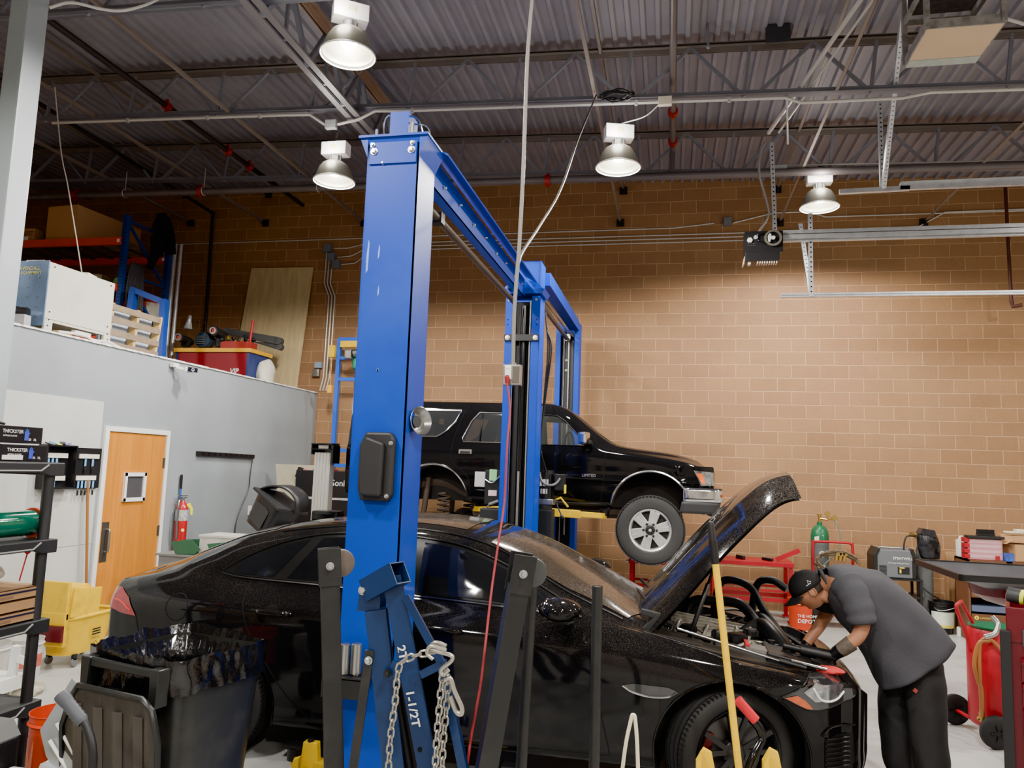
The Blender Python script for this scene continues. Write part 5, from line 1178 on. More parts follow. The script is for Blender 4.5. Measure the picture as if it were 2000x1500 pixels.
# shirt: lofted around the bent spine
secs = [((.995, 1.28), (-.85, .0), .072, .075, 0), ((1.03, 1.27), (-.80, .30), .115, .15, 0), ((1.10, 1.245), (-.78, .45), .150, .215, .01), ((1.20, 1.195), (-.74, .52), .190, .225, .02), ((1.31, 1.11), (-.70, .62), .205, .222, .03), ((1.41, 1.00), (-.64, .72), .215, .218, .045), ((1.475, .90), (-.60, .78), .225, .220, .05), ((1.53, .805), (-.58, .80), .235, .225, .05)]
def shirtfn(u, v):
    f = v * (len(secs) - 1); i = min(int(f), len(secs) - 2); t = f - i; t = t * t * (3 - 2 * t) if False else t
    A, B = secs[i], secs[i + 1]
    def L(a, c): return a + (c - a) * t
    cx, cz = L(A[0][0], B[0][0]), L(A[0][1], B[0][1]); dx, dz = L(A[1][0], B[1][0]), L(A[1][1], B[1][1]); n = math.hypot(dx, dz); dx /= n; dz /= n
    px, pz = -dz, dx           # perpendicular: px,pz is "belly" direction sign handled below
    if pz > 0: px, pz = -px, -pz   # points down (belly)
    rp, ry_ = L(A[2], B[2]), L(A[3], B[3]); hang = L(A[4], B[4]); a = 2 * PI * u
    ca, sa = math.cos(a), math.sin(a)
    k = .006 * math.sin(7 * a + 9 * v) * v + .010 * math.sin(3 * a + 4 * v) * v * v + .012 * noise.noise(V((ca * 2, sa * 2, v * 6))) * min(1, v * 3)
    q = (abs(ca) ** 2.3 + abs(sa) ** 2.3) ** (-1 / 2.3)
    d = ca * q * (rp + k) + (hang if ca > 0 else 0) * ca
    return V((cx + px * d, PY + sa * q * (ry_ + k), cz + pz * d))
b = MB(); b.grid(shirtfn, 56, 44, cu=True)
for s, pts in ((-1, [(1.09, PY - .13, 1.28), (1.115, PY - .20, 1.22), (1.14, PY - .235, 1.13), (1.15, PY - .245, 1.06)]), (1, [(1.07, PY + .13, 1.27), (1.06, PY + .20, 1.20), (1.05, PY + .215, 1.12), (1.04, PY + .22, 1.05)])):
    P = spline(pts, 6); n = len(P); b.tube(P, [.100 - .020 * (i / (n - 1)) + .004 * math.sin(i * 1.3) for i in range(n)], 20, caps=False)
so = b.build('shirt', SHIRT, pe, solid=.006)
b = MB(); b.tube([V((.985 + .0 * 1, PY + .066 * math.sin(a), 1.272 + .064 * math.cos(a))) + V((-.03 * math.cos(a), 0, 0)) for a in [2 * PI * k / 24 for k in range(24)]], .012, 8, closed=True); b.build('collar', SHIRT, so)
b = MB(); b.box((1.435, PY - .262, .70), (.022, .004, .022), ry(.6)); b.build('woven_tag', mat('tag_red', rgb(150, 60, 50), .6), so)
# trousers
def trouser():
    nd = [(V((1.50, PY, .90)), (.17, .15)), (V((1.47, PY, .80)), (.165, .15))]; ed = [(0, 1)]
    def lm(pts):
        p = 1
        for q, r in pts: nd.append((V(q), r)); ed.append((p, len(nd) - 1)); p = len(nd) - 1
    lm([((1.545, PY - .09, .72), .125), ((1.545, PY - .10, .45), .112), ((1.56, PY - .10, .25), .106), ((1.575, PY - .10, .06), .10)])
    lm([((1.44, PY + .10, .72), .125), ((1.42, PY + .11, .45), .112), ((1.43, PY + .11, .25), .104), ((1.44, PY + .11, .06), .10)])
    return skin_obj('t', nd, ed, None, None, 3)
b = trouser()
b.v = [p + V((.008 * noise.noise(p * 9), .008 * noise.noise(p * 9 + V((5, 5, 5))), 0)) for p in b.v]
to = b.build('trousers', PANT, pe)
for (x, y) in ((1.58, PY - .11), (1.40, PY + .11)):
    b = MB(); b.ball((x - .02, y, .045), 1, 12, sc=(.155, .055, .045)); b.box((x - .02, y, .014), (.28, .10, .028), ch=.012); b.build('shoe', BLACK, pe)
# gloved hands: palm + four fingers + thumb, closed round the tool
def hand(W, d, upv, s, curl, name):
    """W wrist, d hand direction, upv back-of-hand normal, s=+-1 thumb side"""
    d = V(d).normalized(); upv = (V(upv) - d * V(upv).dot(d)).normalized(); sd = d.cross(upv) * s
    b = MB(); W = V(W)
    b.tube([W - d * .06, W - d * .01, W + d * .03, W + d * .075, W + d * .09], [.040, .034, .040, .042, .034], 14)
    pm = b
    for i, L_ in enumerate((.070, .080, .075, .058)):
        base = W + d * .080 + sd * (.033 - .022 * i) + upv * .004; a = curl * (.6 + .1 * i); p = [base - d * .02, base]; dd = d
        for j, fr in enumerate((.45, .32, .23)):
            dd = (dd * math.cos(a) - upv * math.sin(a)).normalized() if j == 0 else (dd * math.cos(a) - (upv * math.cos(a * j) + d * math.sin(a * j)).normalized() * math.sin(a)).normalized()
            p.append(p[-1] + dd * L_ * fr)
        b.tube(spline(p, 4), [.0115 - .003 * k / (len(spline(p, 4)) - 1) for k in range(len(spline(p, 4)))], 10); b.ball(p[-1], .0088, 6)
    p = [W + d * .015 + sd * .02, W + d * .04 + sd * .042 - upv * .012, W + d * .065 + sd * .050 - upv * .032, W + d * .085 + sd * .040 - upv * .048]
    b.tube(spline(p, 4), [.016 - .005 * k / 12 for k in range(13)], 10); b.ball(p[-1], .011, 6)
    return b.build(name, GLOVE, pe)
hand(nearw, (-.62, .35, -.62), (.3, -.5, .75), 1, .62, 'glove'); hand(farw, (-.6, -.2, -.7), (-.3, .2, .85), -1, .55, 'glove')
b = MB(); b.tube([V((1.09, PY - .246, .945)), V((1.04, PY - .238, .902)), nearw + V((.012, 0, .012))], [.0475, .044, .037], 16, caps=False); b.build('tattoo', TAT, pe)
# impact wrench on the grille panel
iw = thing('impact_wrench', 'black cordless impact wrench held by the gloved hands over the grille', 'power tool', (.93, PY - .2, .76))
b = MB(); b.cyl((.80, PY - .20, .87), (1.00, PY - .22, .845), .036, 16); b.cyl((.70, PY - .19, .885), (.80, PY - .20, .87), .022, 12); b.build('tool_body', BLACK, iw)
b = MB(); b.cyl((.62, PY - .18, .855), (.70, PY - .19, .845), .014, 12); b.build('socket', STEEL, iw)
b = MB(); b.bar((.97, PY - .22, .845), (1.0, PY - .24, .73), .045, .04, ch=.012); b.build('grip', BLACK, iw)
b = MB(); b.box((1.01, PY - .25, .70), (.12, .075, .06), rz(.2), ch=.012); bt = b.build('battery', BLACK, iw)
b = MB()
for k in range(4): b.box((.98 + k * .02, PY - .289, .703), (.012, .003, .03), rz(.2))
b.build('battery_label', mat('batt_lab', rgb(190, 90, 80), .5), bt)
# ================================================================== RIGHT BACKGROUND
REDP = mat('red_paint', rgb(162, 10, 32), .38, var=.08, dirt=rgb(120, 20, 20), dscale=4, damt=.3); MAR = mat('maroon_paint', rgb(92, 8, 24), .3, var=.05); ORA = mat('orange_plastic', rgb(214, 64, 20), .45, var=.12, dirt=rgb(150, 50, 25), dscale=4, damt=.35)
CARD = mat('cardboard', rgb(182, 142, 100), .75, var=.08, dirt=rgb(150, 114, 80), dscale=3, damt=.35); BRASS = mat('brass', rgb(190, 160, 90), .3, metal=.9); GRN = mat('cyl_green', rgb(20, 96, 62), .35); CYG = mat('cyl_grey', rgb(92, 96, 96), .45, var=.1); WELD = mat('welder_grey', rgb(98, 102, 106), .45)
LBRN = mat('cabinet_brown', rgb(104, 66, 44), .5, var=.08, dirt=rgb(70, 45, 32), dscale=5, damt=.3); YLAB = mat('label_yellow', rgb(240, 215, 40), .5); YLOGO = mat('logo_yellow', rgb(232, 205, 50), .5)
def top(name, mb, m, lab, cat, group=None, **k): return tag(mb.build(name, m, **k), lab, cat, group)
# red steel tables
def table(x0, x1, y0, y1, z, lab):
    t = thing('steel_table', lab, 'table', ((x0 + x1) / 2, (y0 + y1) / 2, 0)); b = MB(); b.box(((x0 + x1) / 2, (y0 + y1) / 2, z - .03), (x1 - x0, y1 - y0, .06), ch=.008); b.build('table_top', REDP, t)
    for x in (x0 + .04, x1 - .04):
        for y in (y0 + .04, y1 - .04):
            b = MB(); b.box((x, y, z / 2), (.05, .05, z - .06)); b.box((x, y, .03), (.09, .09, .02)); l = b.build('leg', REDP, t)
            b = MB(); b.cyl((x, y, 0), (x, y, .03), .02, 10); b.build('foot', BOLT, l)
    b = MB()
    for y in (y0 + .04, y1 - .04): b.box(((x0 + x1) / 2, y, .30), (x1 - x0 - .05, .035, .05)); b.box(((x0 + x1) / 2, y, .42), (x1 - x0 - .05, .03, .03))
    for x in (x0 + .04, x1 - .04): b.box((x, (y0 + y1) / 2, .30), (.035, y1 - y0 - .05, .05))
    b.build('rail', REDP, t); return t
t1 = table(-.55, .28, 10.55, 11.15, .76, 'red steel table behind the raised front wheel'); 
b = MB(); b.cyl((-.58, 10.60, .72), (-.55, 10.60, .72), .03, 12); b.build('clamp_knob', BOLT, t1)
t2 = table(.55, 1.62, 10.75, 11.30, .80, 'long red steel table with pale stand marks behind the open hood')
b = MB(); b.box((.95, 10.95, .825), (.05, .16, .05), rz(.5), ch=.01); top('pry_block', b, BLACK, 'black bar lying across the long red table at left', 'tool')
b = MB(); b.box((1.30, 10.92, .82), (.05, .18, .035), rz(.6), ch=.01); top('pry_block', b, BLACK, 'black bar lying across the long red table at right', 'tool')
b = MB(); b.prism([(0, 0), (.30, .14), (.27, .19), (-.03, .05)], (1.42, 10.85, .80), (1, 0, 0), (0, 0, 1), (0, .03, 0)); top('red_bracket', b, REDP, 'short red bracket sticking up from the right end of the red table', 'bracket')
# oxygen cylinder and the red hose cart
cy = thing('gas_cylinder', 'tall grey gas cylinder with green shoulder and brass regulator', 'gas cylinder', (2.04, 11.3, 0))
b = MB(); b.slathe([(0, 0), (.11, .0), (.118, .02), (.118, 1.06), (.118, 1.08)], (2.04, 11.3, 0), n=28); b.build('tank', CYG, cy)
b = MB(); b.slathe([(.119, 1.06), (.119, 1.14), (.105, 1.22), (.07, 1.27), (.035, 1.29), (.035, 1.33), (0, 1.33)], (2.04, 11.3, 0), n=28); b.build('shoulder', GRN, cy)
b = MB(); b.cyl((2.04, 11.3, 1.31), (2.04, 11.3, 1.42), .02, 10); b.cyl((2.04, 11.3, 1.42), (2.04, 11.3, 1.44), .035, 12); b.cyl((2.04, 11.3, 1.38), (2.14, 11.26, 1.37), .015, 8)
for p, q in (((2.13, 11.2, 1.45), (2.13, 11.23, 1.45)), ((2.22, 11.2, 1.40), (2.22, 11.23, 1.40))): b.cyl(p, q, .038, 18)
b.cyl((2.13, 11.22, 1.38), (2.13, 11.22, 1.42), .01, 8); b.cyl((2.13, 11.23, 1.38), (2.22, 11.23, 1.38), .014, 8); b.build('regulator', BRASS, cy)
b = MB(); b.prism([(0, 0), (.12, .04), (.12, .10), (0, .07)], (1.95, 11.188, 1.06), (1, 0, 0), (0, 0, 1), (0, -.003, 0)); b.build('paper_label', mat('paper', rgb(222, 214, 190), .6), cy)
b = MB(); text(b, 'O', (2.0, 11.178, .86), (1, 0, 0), (0, 0, 1), .12, bold=.01); b.build('stencil_letter', WHITE, cy); b = MB(); text(b, 'U', (1.99, 11.178, .66), (1, 0, 0), (0, 0, 1), .14, bold=.01); b.build('stencil_letter', WHITE, cy)
b = MB(); b.tube(spline([(2.22, 11.22, 1.36), (2.28, 11.18, 1.2), (2.25, 11.12, .98), (2.12, 11.05, .85), (1.98, 11.0, .72)], 6), .009, 8); b.build('gas_hose', mat('hose_green', rgb(90, 104, 92), .5), cy)
ct = thing('hand_truck', 'red tubular hand truck carrying torch hoses beside the green-topped cylinder', 'hand truck', (2.15, 10.95, 0))
b = MB(); b.tube(spline([(1.90, 11.0, .25), (1.90, 11.0, 1.02), (1.93, 11.0, 1.075), (2.0, 11.0, 1.085), (2.32, 11.0, 1.085), (2.38, 11.0, 1.07), (2.40, 11.0, 1.01), (2.40, 11.0, .25)], 5), .018, 10); b.tube([(1.9, 11, .55), (2.4, 11, .55)], .014, 8); b.box((2.15, 10.9, .16), (.54, .34, .02)); b.tube([(1.9, 11, .28), (1.9, 11.05, .14)], .016, 8); b.tube([(2.4, 11, .28), (2.4, 11.05, .14)], .016, 8); b.build('frame', REDP, ct)
for x in (1.82, 2.48):
    b = MB(); b.lathe([(0, -.03), (.12, -.03), (.14, -.02), (.14, .02), (.12, .03), (0, .03)], (x, 11.05, .14), (1, 0, 0), 24); b.build('wheel', RUBBER, ct)
b = MB(); random.seed(5)
for k in range(7): b.tube([(2.18 + .26 * math.cos(a) + random.uniform(-.02, .02), 10.90 + random.uniform(-.02, .02) - .01 * k, .80 + .13 * math.sin(a) + .01 * k) for a in [2 * PI * j / 22 for j in range(22)]], .011, 6, closed=True)
b.build('torch_hose', mat('hose_dirty', rgb(104, 88, 66), .6, var=.3), ct)
b = MB()
for k in range(3): b.cyl((2.17 + k * .05, 10.90, .86), (2.18 + k * .05, 10.88, .97), .025, 12); b.cyl((2.20 + k * .04, 10.85, .95), (2.20 + k * .04, 10.87, .95), .032, 14)
b.build('regulator', BRASS, ct)
# welder, its cart and bottle
wc = thing('welder_cart', 'black welder cart carrying the grey welding machine', 'cart', (2.95, 11.0, 0))
b = MB()
for z in (.66, .44, .16): b.box((2.93, 11.05, z), (.56, .42, .022))
b.build('shelf', BLACK, wc)
for x in (2.67, 3.19):
    for y in (10.86, 11.24): b = MB(); b.box((x, y, .40), (.03, .03, .54)); b.build('leg', BLACK, wc)
for x in (2.70, 3.16):
    b = MB(); b.lathe([(0, -.02), (.055, -.02), (.06, 0), (.055, .02), (0, .02)], (x, 10.9, .07), (1, 0, 0), 18); b.box((x, 10.9, .12), (.04, .04, .07)); b.build('caster', RUBBER, wc)
b = MB(); b.box((2.93, 10.90, .48), (.20, .1, .05), ch=.008); top('rod_tin', b, WHITE, 'white flat tin on the middle shelf of the welder cart', 'tin')
wm = thing('welding_machine', 'grey box-shaped welding machine with a chrome top handle', 'welder', (2.88, 11.0, .672))
b = MB(); pl = [(-.235, 0), (.235, 0), (.245, .28), (.22, .36), (-.19, .36), (-.235, .28)]; b.prism(pl, (2.88, 10.87, .675), (1, 0, 0), (0, 0, 1), (0, .34, 0)); b.build('housing', WELD, wm, bevel=.012)
b = MB(); b.prism([(-.25, -.002), (-.205, 0), (-.205, .28), (-.165, .37), (-.20, .385), (-.255, .28)], (2.88, 10.86, .675), (1, 0, 0), (0, 0, 1), (0, .36, 0)); b.build('corner_guard', BLACK, wm, bevel=.008); b = MB(); b.prism([(.215, 0), (.26, -.002), (.265, .28), (.235, .385), (.19, .37), (.215, .28)], (2.88, 10.86, .675), (1, 0, 0), (0, 0, 1), (0, .36, 0)); b.build('corner_guard', BLACK, wm, bevel=.008)
b = MB(); b.tube([(2.70, 10.95, 1.06), (3.06, 10.95, 1.06)], .014, 10); b.box((2.70, 10.95, 1.04), (.03, .05, .05)); b.box((3.06, 10.95, 1.04), (.03, .05, .05)); b.build('handle', CHROME, wm)
b = MB(); text(b, 'STRATWELL', (2.86, 10.865, .915), (1, 0, 0), (0, 0, 1), .045, bold=.01, depth=.002); text(b, 'The Strong Welding Machine', (2.80, 10.865, .86), (1, 0, 0), (0, 0, 1), .022, bold=.004, depth=.002); b.build('lettering', WHITE, wm)
b = MB(); b.box((2.99, 10.866, .775), (.14, .004, .09)); pn = b.build('control_panel', BLACK, wm)
b = MB(); b.box((2.97, 10.863, .81), (.06, .003, .014)); b.box((2.95, 10.863, .765), (.02, .003, .05)); b.build('panel_label', YLAB, pn)
b = MB()
for k in range(9): b.box((2.74, 10.866, .70 + k * .016), (.09, .004, .006))
b.build('vent_slot', mat('gap', (.001, .001, .001), .9), wm)
ar = thing('gas_cylinder', 'slim dark grey gas cylinder leaning behind the welder, helmet on top', 'gas cylinder', (3.30, 11.1, 0))
b = MB(); b.slathe([(0, .0), (.095, .12), (.10, .14), (.10, 1.02), (.085, 1.09), (.04, 1.13), (.03, 1.15), (0, 1.15)], (3.315, 11.12, .0), (.0, 0, 1), 26); b.build('tank', CYG, ar)
b = MB(); b.cyl((3.26, 11.1, 1.13), (3.26, 11.1, 1.20), .02, 10); b.cyl((3.20, 11.04, 1.21), (3.26, 11.08, 1.21), .03, 12); b.cyl((3.14, 11.04, 1.24), (3.16, 11.06, 1.24), .03, 12); b.build('regulator', BRASS, ar)
b = MB()
for k in range(5): b.tube([(3.24 + .018 * math.cos(a) * (1 if k % 2 else .3), 11.0, .60 - k * .045 + .024 * math.sin(a)) for a in [2 * PI * j / 10 for j in range(10)]], .005, 5, closed=True)
b.build('chain', STEEL, ar)
b = MB(); b.tube(spline([(3.18, 11.0, 1.22), (3.05, 10.95, 1.2), (3.02, 10.93, 1.0), (3.12, 10.9, .85), (3.18, 10.88, .62), (3.3, 10.86, .50), (3.42, 10.9, .42), (3.36, 10.9, .30)], 8), .010, 8); b.build('gas_hose', BLACK, ar)
he = thing('welding_helmet', 'black welding helmet with smoky pattern hung on the slim cylinder', 'helmet', (3.32, 10.95, .92))
b = MB()
def hel(u, v):
    a = PI * (1.15 + .95 * u) ; t = v
    r = .13 + .03 * math.sin(PI * t); return V((3.29 + r * math.cos(a) * .95 + .04 * t, 10.98 + r * math.sin(a) * .9, 1.27 - .33 * t)) + V((.0, 0, 0))
b.grid(hel, 18, 10); b.prism([(-.10, .02), (.10, -.02), (.08, .07), (-.06, .09)], (3.29, 10.85, 1.24), (1, 0, 0), (0, 0, 1), (0, .18, 0)); b.build('shell', mat('helmet_swirl', rgb(34, 34, 38), .25, var=.9, vs=16), he, solid=.006)
b = MB(); b.box((3.35, 10.845, 1.13), (.11, .02, .10), ry(.2), ch=.005); b.build('lens', BLACKG, he)
# black pail with pale label
bk = thing('bucket', 'black pail with a pale printed label by the brick wall', 'bucket', (3.47, 11.0, 0))
b = MB(); b.lathe([(0, 0), (.125, 0), (.15, .40), (.155, .40), (.155, .38)], (3.47, 11.0, .0), n=30)
for z in (.30, .34, .38): b.slathe([(.148, z), (.160, z + .008), (.150, z + .016)], (3.47, 11.0, 0), n=30)
b.build('pail', BLACK, bk)
b = MB(); b.lathe([(.137, .10), (.147, .27)], (3.47, 11.0, 0), (0, 0, 1), 20, up=(0, 1, 0), ang=PI * .9); lb = [V(p) for p in b.v]; b2 = MB(); b2.grid(lambda u, v: V((3.47 + (.139 + .010 * v) * math.cos(PI * (1.12 + .74 * u)), 11.0 + (.139 + .010 * v) * math.sin(PI * (1.12 + .74 * u)), .08 + .20 * v)), 14, 4); b2.build('label', mat('label_pale', rgb(214, 224, 206), .5, var=.15, vs=12), bk)
b2 = MB(); b2.grid(lambda u, v: V((3.47 + (.141 + .002 * v) * math.cos(PI * (1.12 + .74 * u)), 11.0 + (.141 + .002 * v) * math.sin(PI * (1.12 + .74 * u)), .085 + .03 * v)), 14, 2); b2.build('label_band', YLOGO, bk)
b2 = MB(); b2.tube(spline([(3.33, 11.0, .37), (3.40, 10.84, .30), (3.60, 10.84, .36), (3.62, 11.0, .38)], 6), .004, 6); b2.build('handle', BOLT, bk)
b = MB(); b.box((3.75, 11.45, .50), (.14, .03, 1.0), ry(.0)); b.box((3.67, 11.40, .50), (.025, .10, .96)); top('cardboard_sheet', b, CARD, 'tall folded cardboard standing between the black pail and brown cabinets', 'cardboard')
b = MB(); b.lathe([(0, 0), (.05, 0), (.05, .1), (0, .11)], (3.66, 10.9, 0), n=14); top('paint_can', b, WHITE, 'small white can on the floor by the cardboard', 'can')
# orange pail at left of the person
ob = thing('bucket', 'orange pail under the right end of the long red table', 'bucket', (1.64, 10.55, 0))
b = MB(); b.lathe([(0, .0), (.13, .0), (.155, .38), (.16, .38)], (1.66, 10.55, 0), n=28); b.slathe([(.152, .31), (.165, .32), (.154, .33)], (1.66, 10.55, 0), n=28); b.build('pail', ORA, ob)
b = MB(); text(b, 'THE HOME', (1.60, 10.394, .17), (1, -.0, 0), (0, 0, 1), .05, bold=.012); text(b, 'DEPOT', (1.60, 10.394, .10), (1, 0, 0), (0, 0, 1), .07, bold=.012); b.build('lettering', WHITE, ob)
b = MB(); b.lathe([(0, -.04), (.13, -.04), (.16, -.03), (.16, .03), (.13, .04), (0, .04)], (1.86, 10.7, .16), (.9, -.4, 0), 26); top('spare_wheel', b, RUBBER, 'small grey tyre standing behind the person near the orange pail', 'wheel')
# brown drawer cabinets
def cab(x0, x1, y0, y1, lab, rows, z1):
    t = thing('drawer_cabinet', lab, 'cabinet', ((x0 + x1) / 2, (y0 + y1) / 2, 0)); b = MB(); t_ = .012
    b.box((x0 + t_, (y0 + y1) / 2, z1 / 2), (.024, y1 - y0, z1)); b.box((x1 - t_, (y0 + y1) / 2, z1 / 2), (.024, y1 - y0, z1)); b.box(((x0 + x1) / 2, (y0 + y1) / 2, z1 - .01), (x1 - x0, y1 - y0, .02)); b.box(((x0 + x1) / 2, y1 - .01, z1 / 2), (x1 - x0, .02, z1)); b.box(((x0 + x1) / 2, (y0 + y1) / 2, .22), (x1 - x0 - .02, y1 - y0, .02)); b.build('carcass', LBRN, t)
    for i, (z0, z2, m, badge, lb) in enumerate(rows):
        b = MB(); b.box(((x0 + x1) / 2, y0 + .005, (z0 + z2) / 2), (x1 - x0 - .06, .03, z2 - z0 - .008), ch=.004); b.box(((x0 + x1) / 2, y0 + .15, (z0 + z2) / 2), (x1 - x0 - .07, .26, z2 - z0 - .02)); d = b.build('drawer', m, t)
        if badge:
            b = MB(); b.cyl((x0 + .08, y0 - .012, (z0 + z2) / 2), (x0 + .08, y0 - .010, (z0 + z2) / 2), badge, 18); b.build('badge', YLOGO, d)
            b = MB(); text(b, 'LAWSON', (x0 + .08 + badge * 1.5, y0 - .012, (z0 + z2) / 2 - badge * .4), (1, 0, 0), (0, 0, 1), badge * 1.15, bold=.008); b.build('lettering', YLOGO, d)
            b = MB(); text(b, 'L', (x0 + .08 - badge * .3, y0 - .0135, (z0 + z2) / 2 - badge * .5), (1, 0, 0), (0, 0, 1), badge * 1.4, bold=.02); b.build('badge_letter', BLACK, d)
        if lb:
            b = MB(); b.box((x1 - .11, y0 - .012, (z0 + z2) / 2), (.12, .003, .03)); b.build('label', YLAB, d)
    return t
BLU = mat('drawer_blue', rgb(84, 96, 124), .5)
c1 = cab(3.64, 4.10, 10.55, 11.0, 'brown drawer cabinet with yellow badges under the red parts organiser', [(.90, .975, LBRN, .014, 1), (.82, .895, LBRN, .012, 1), (.74, .815, LBRN, .012, 0), (.64, .73, LBRN, .012, 0), (.53, .62, LBRN, .012, 0), (.36, .44, BLU, 0, 0), (.24, .34, LBRN, .026, 0)], .99)
cab(4.12, 4.55, 10.55, 11.0, 'second brown drawer cabinet at the right edge, partly out of view', [(.90, .975, LBRN, .014, 0), (.82, .895, LBRN, .014, 0), (.70, .80, LBRN, .014, 0), (.58, .68, LBRN, .014, 0)], .99)
b = MB(); b.box((3.672, 10.75, .93), (.006, .06, .12)); top('wall_tag', b, YLAB, 'white and yellow tag on the side of the brown cabinet', 'tag')
org = thing('parts_organizer', 'red parts organiser with clear compartments standing on the brown cabinet', 'organizer', (3.86, 10.62, .99))
b = MB()
for k in range(4): b.box((3.66, 10.66, 1.03 + k * .066), (.06, .12, .055), ch=.006)
b.box((3.86, 10.66, 1.115), (.40, .09, .27), ch=.01); b.build('case', REDP, org)
b = MB(); b.box((3.865, 10.608, 1.12), (.39, .012, .25), ch=.004); b.build('clear_lid', mat('lid_pink', rgb(226, 168, 176), .15, alpha=.45), org)
for r in range(4): b = MB(); b.box((3.86, 10.616, 1.035 + r * .062), (.36, .01, .036)); b.build('compartment', mat('compart', rgb(206, 200, 204), .5, var=.2, vs=20), org)
b = MB(); b.box((4.00, 10.60, 1.025), (.05, .004, .045)); b.build('logo_plate', REDP, org)
bt = thing('bottle', 'white plastic jug with blue label left of the red organiser', 'bottle', (3.70, 10.92, .99))
b = MB(); b.box((3.70, 10.92, 1.10), (.10, .12, .22), ch=.02); b.cyl((3.70, 10.92, 1.20), (3.70, 10.92, 1.26), .022, 12, r2=.018); b.tube(spline([(3.70, 10.90, 1.25), (3.665, 10.87, 1.24), (3.655, 10.87, 1.18)], 5), .01, 8); b.build('jug', WHITE, bt)
b = MB(); b.box((3.71, 10.858, 1.09), (.06, .003, .10)); b.build('label', mat('label_navy', rgb(40, 50, 90), .5), bt)
b = MB(); b.box((3.87, 10.64, 1.27), (.42, .13, .035), ch=.008); top('tool_case', b, BLACK, 'flat black case lying on top of the red organiser', 'case')
br = MB(); br.box((3.90, 10.68, 1.30), (.20, .07, .02))
for i in range(14):
    for j in range(4): br.box((3.808 + i * .0142, 10.655 + j * .017, 1.335), (.005, .005, .06))
top('brush', br, BLACK, 'black stiff-bristled brush lying on the case, bristles up', 'brush')
def cbox(c, s, lab, rot=0, open_=False, m=CARD, name='cardboard_box'):
    t = thing(name, lab, 'box', (c[0], c[1], c[2] - s[2] / 2)); b = MB(); R = rz(rot); cc = V(c); w = .004
    for dx, dy, sx, sy in ((-1, 0, w, s[1]), (1, 0, w, s[1]), (0, -1, s[0], w), (0, 1, s[0], w)): b.box(cc + R @ V((dx * (s[0] / 2 - w / 2), dy * (s[1] / 2 - w / 2), 0)), (sx, sy, s[2]), R)
    b.box(cc + V((0, 0, -s[2] / 2 + w / 2)), (s[0], s[1], w), R)
    if not open_: b.box(cc + V((0, 0, s[2] / 2 - w / 2)), (s[0], s[1], w), R)
    b.build('carton', m, t)
    if open_:
        for dx, ang in ((-1, .9), (1, -.9)): b = MB(); b.box(cc + R @ V((dx * (s[0] / 2 + .05), 0, s[2] / 2 + .03)), (.12, s[1], w), R @ ry(dx * .5)); b.build('flap', m, t)
    b = MB(); b.box(cc + V((0, 0, s[2] / 2 + .001)) if not open_ else cc + R @ V((0, -s[1] / 2 - .001, 0)), (s[0] if not open_ else .05, .05 if not open_ else .002, .0015 if not open_ else s[2]), R); b.build('packing_tape', mat('tape', rgb(200, 176, 130), .25), t)
    return t
cbox((4.32, 10.72, 1.10), (.34, .26, .21), 'open cardboard box with torn flaps on the second brown cabinet', .2, True)
cbox((4.25, 10.80, 1.26), (.32, .26, .09), 'squashed cardboard box lying on the open box', -.15)
b = MB(); b.box((4.26, 10.74, 1.345), (.22, .12, .02), rz(.3)); b.box((4.30, 10.72, 1.37), (.10, .07, .03), rz(.1)); top('packet', b, mat('packet', rgb(220, 212, 190), .5, var=.3, vs=20), 'small white and yellow packets piled on the squashed box', 'packet')
b = MB(); b.box((4.12, 10.61, 1.04), (.10, .10, .10), rz(.2), ch=.01); top('product_box', b, mat('blue_box', rgb(60, 90, 170), .4, var=.5, vs=14), 'blue and white product box beside the red organiser', 'box')
# waste oil drain with black pan
op = thing('oil_drain', 'maroon oil drain bowl topped by a wide black square pan', 'drain pan', (2.9, 7.5, 0))
b = MB()
def pan(u, v):
    a = 2 * PI * u; q = max(abs(math.cos(a)), abs(math.sin(a))); r = (.22 + .36 * v) / (q if v > .3 else (1 - v / .3) + q * v / .3)
    return V((2.92 + r * math.cos(a), 7.5 + r * math.sin(a), 1.02 + .16 * v))
b.grid(pan, 48, 8, cu=True); b.build('pan', mat('pan_grey', rgb(70, 70, 74), .35, var=.3), op, solid=.008)
b = MB()
for a in range(4): b.bar(V((2.92, 7.5, 1.165)) + rz(a * PI / 2) @ V((-.60, -.585, 0)), V((2.92, 7.5, 1.165)) + rz(a * PI / 2) @ V((.60, -.585, 0)), .03, .05)
b.build('pan_rim', BLACK, op)
b = MB(); b.slathe([(.05, .88), (.20, .92), (.30, .98), (.325, 1.06), (.315, 1.065)], (2.92, 7.5, 0), n=36); b.build('bowl', MAR, op, solid=.006)
b = MB(); b.cyl((2.92, 7.5, .10), (2.92, 7.5, .92), .03, 14); b.build('post', STEEL, op)
b = MB(); b.cyl((2.92, 7.5, .0), (2.92, 7.5, .10), .26, 28); b.build('base', MAR, op)
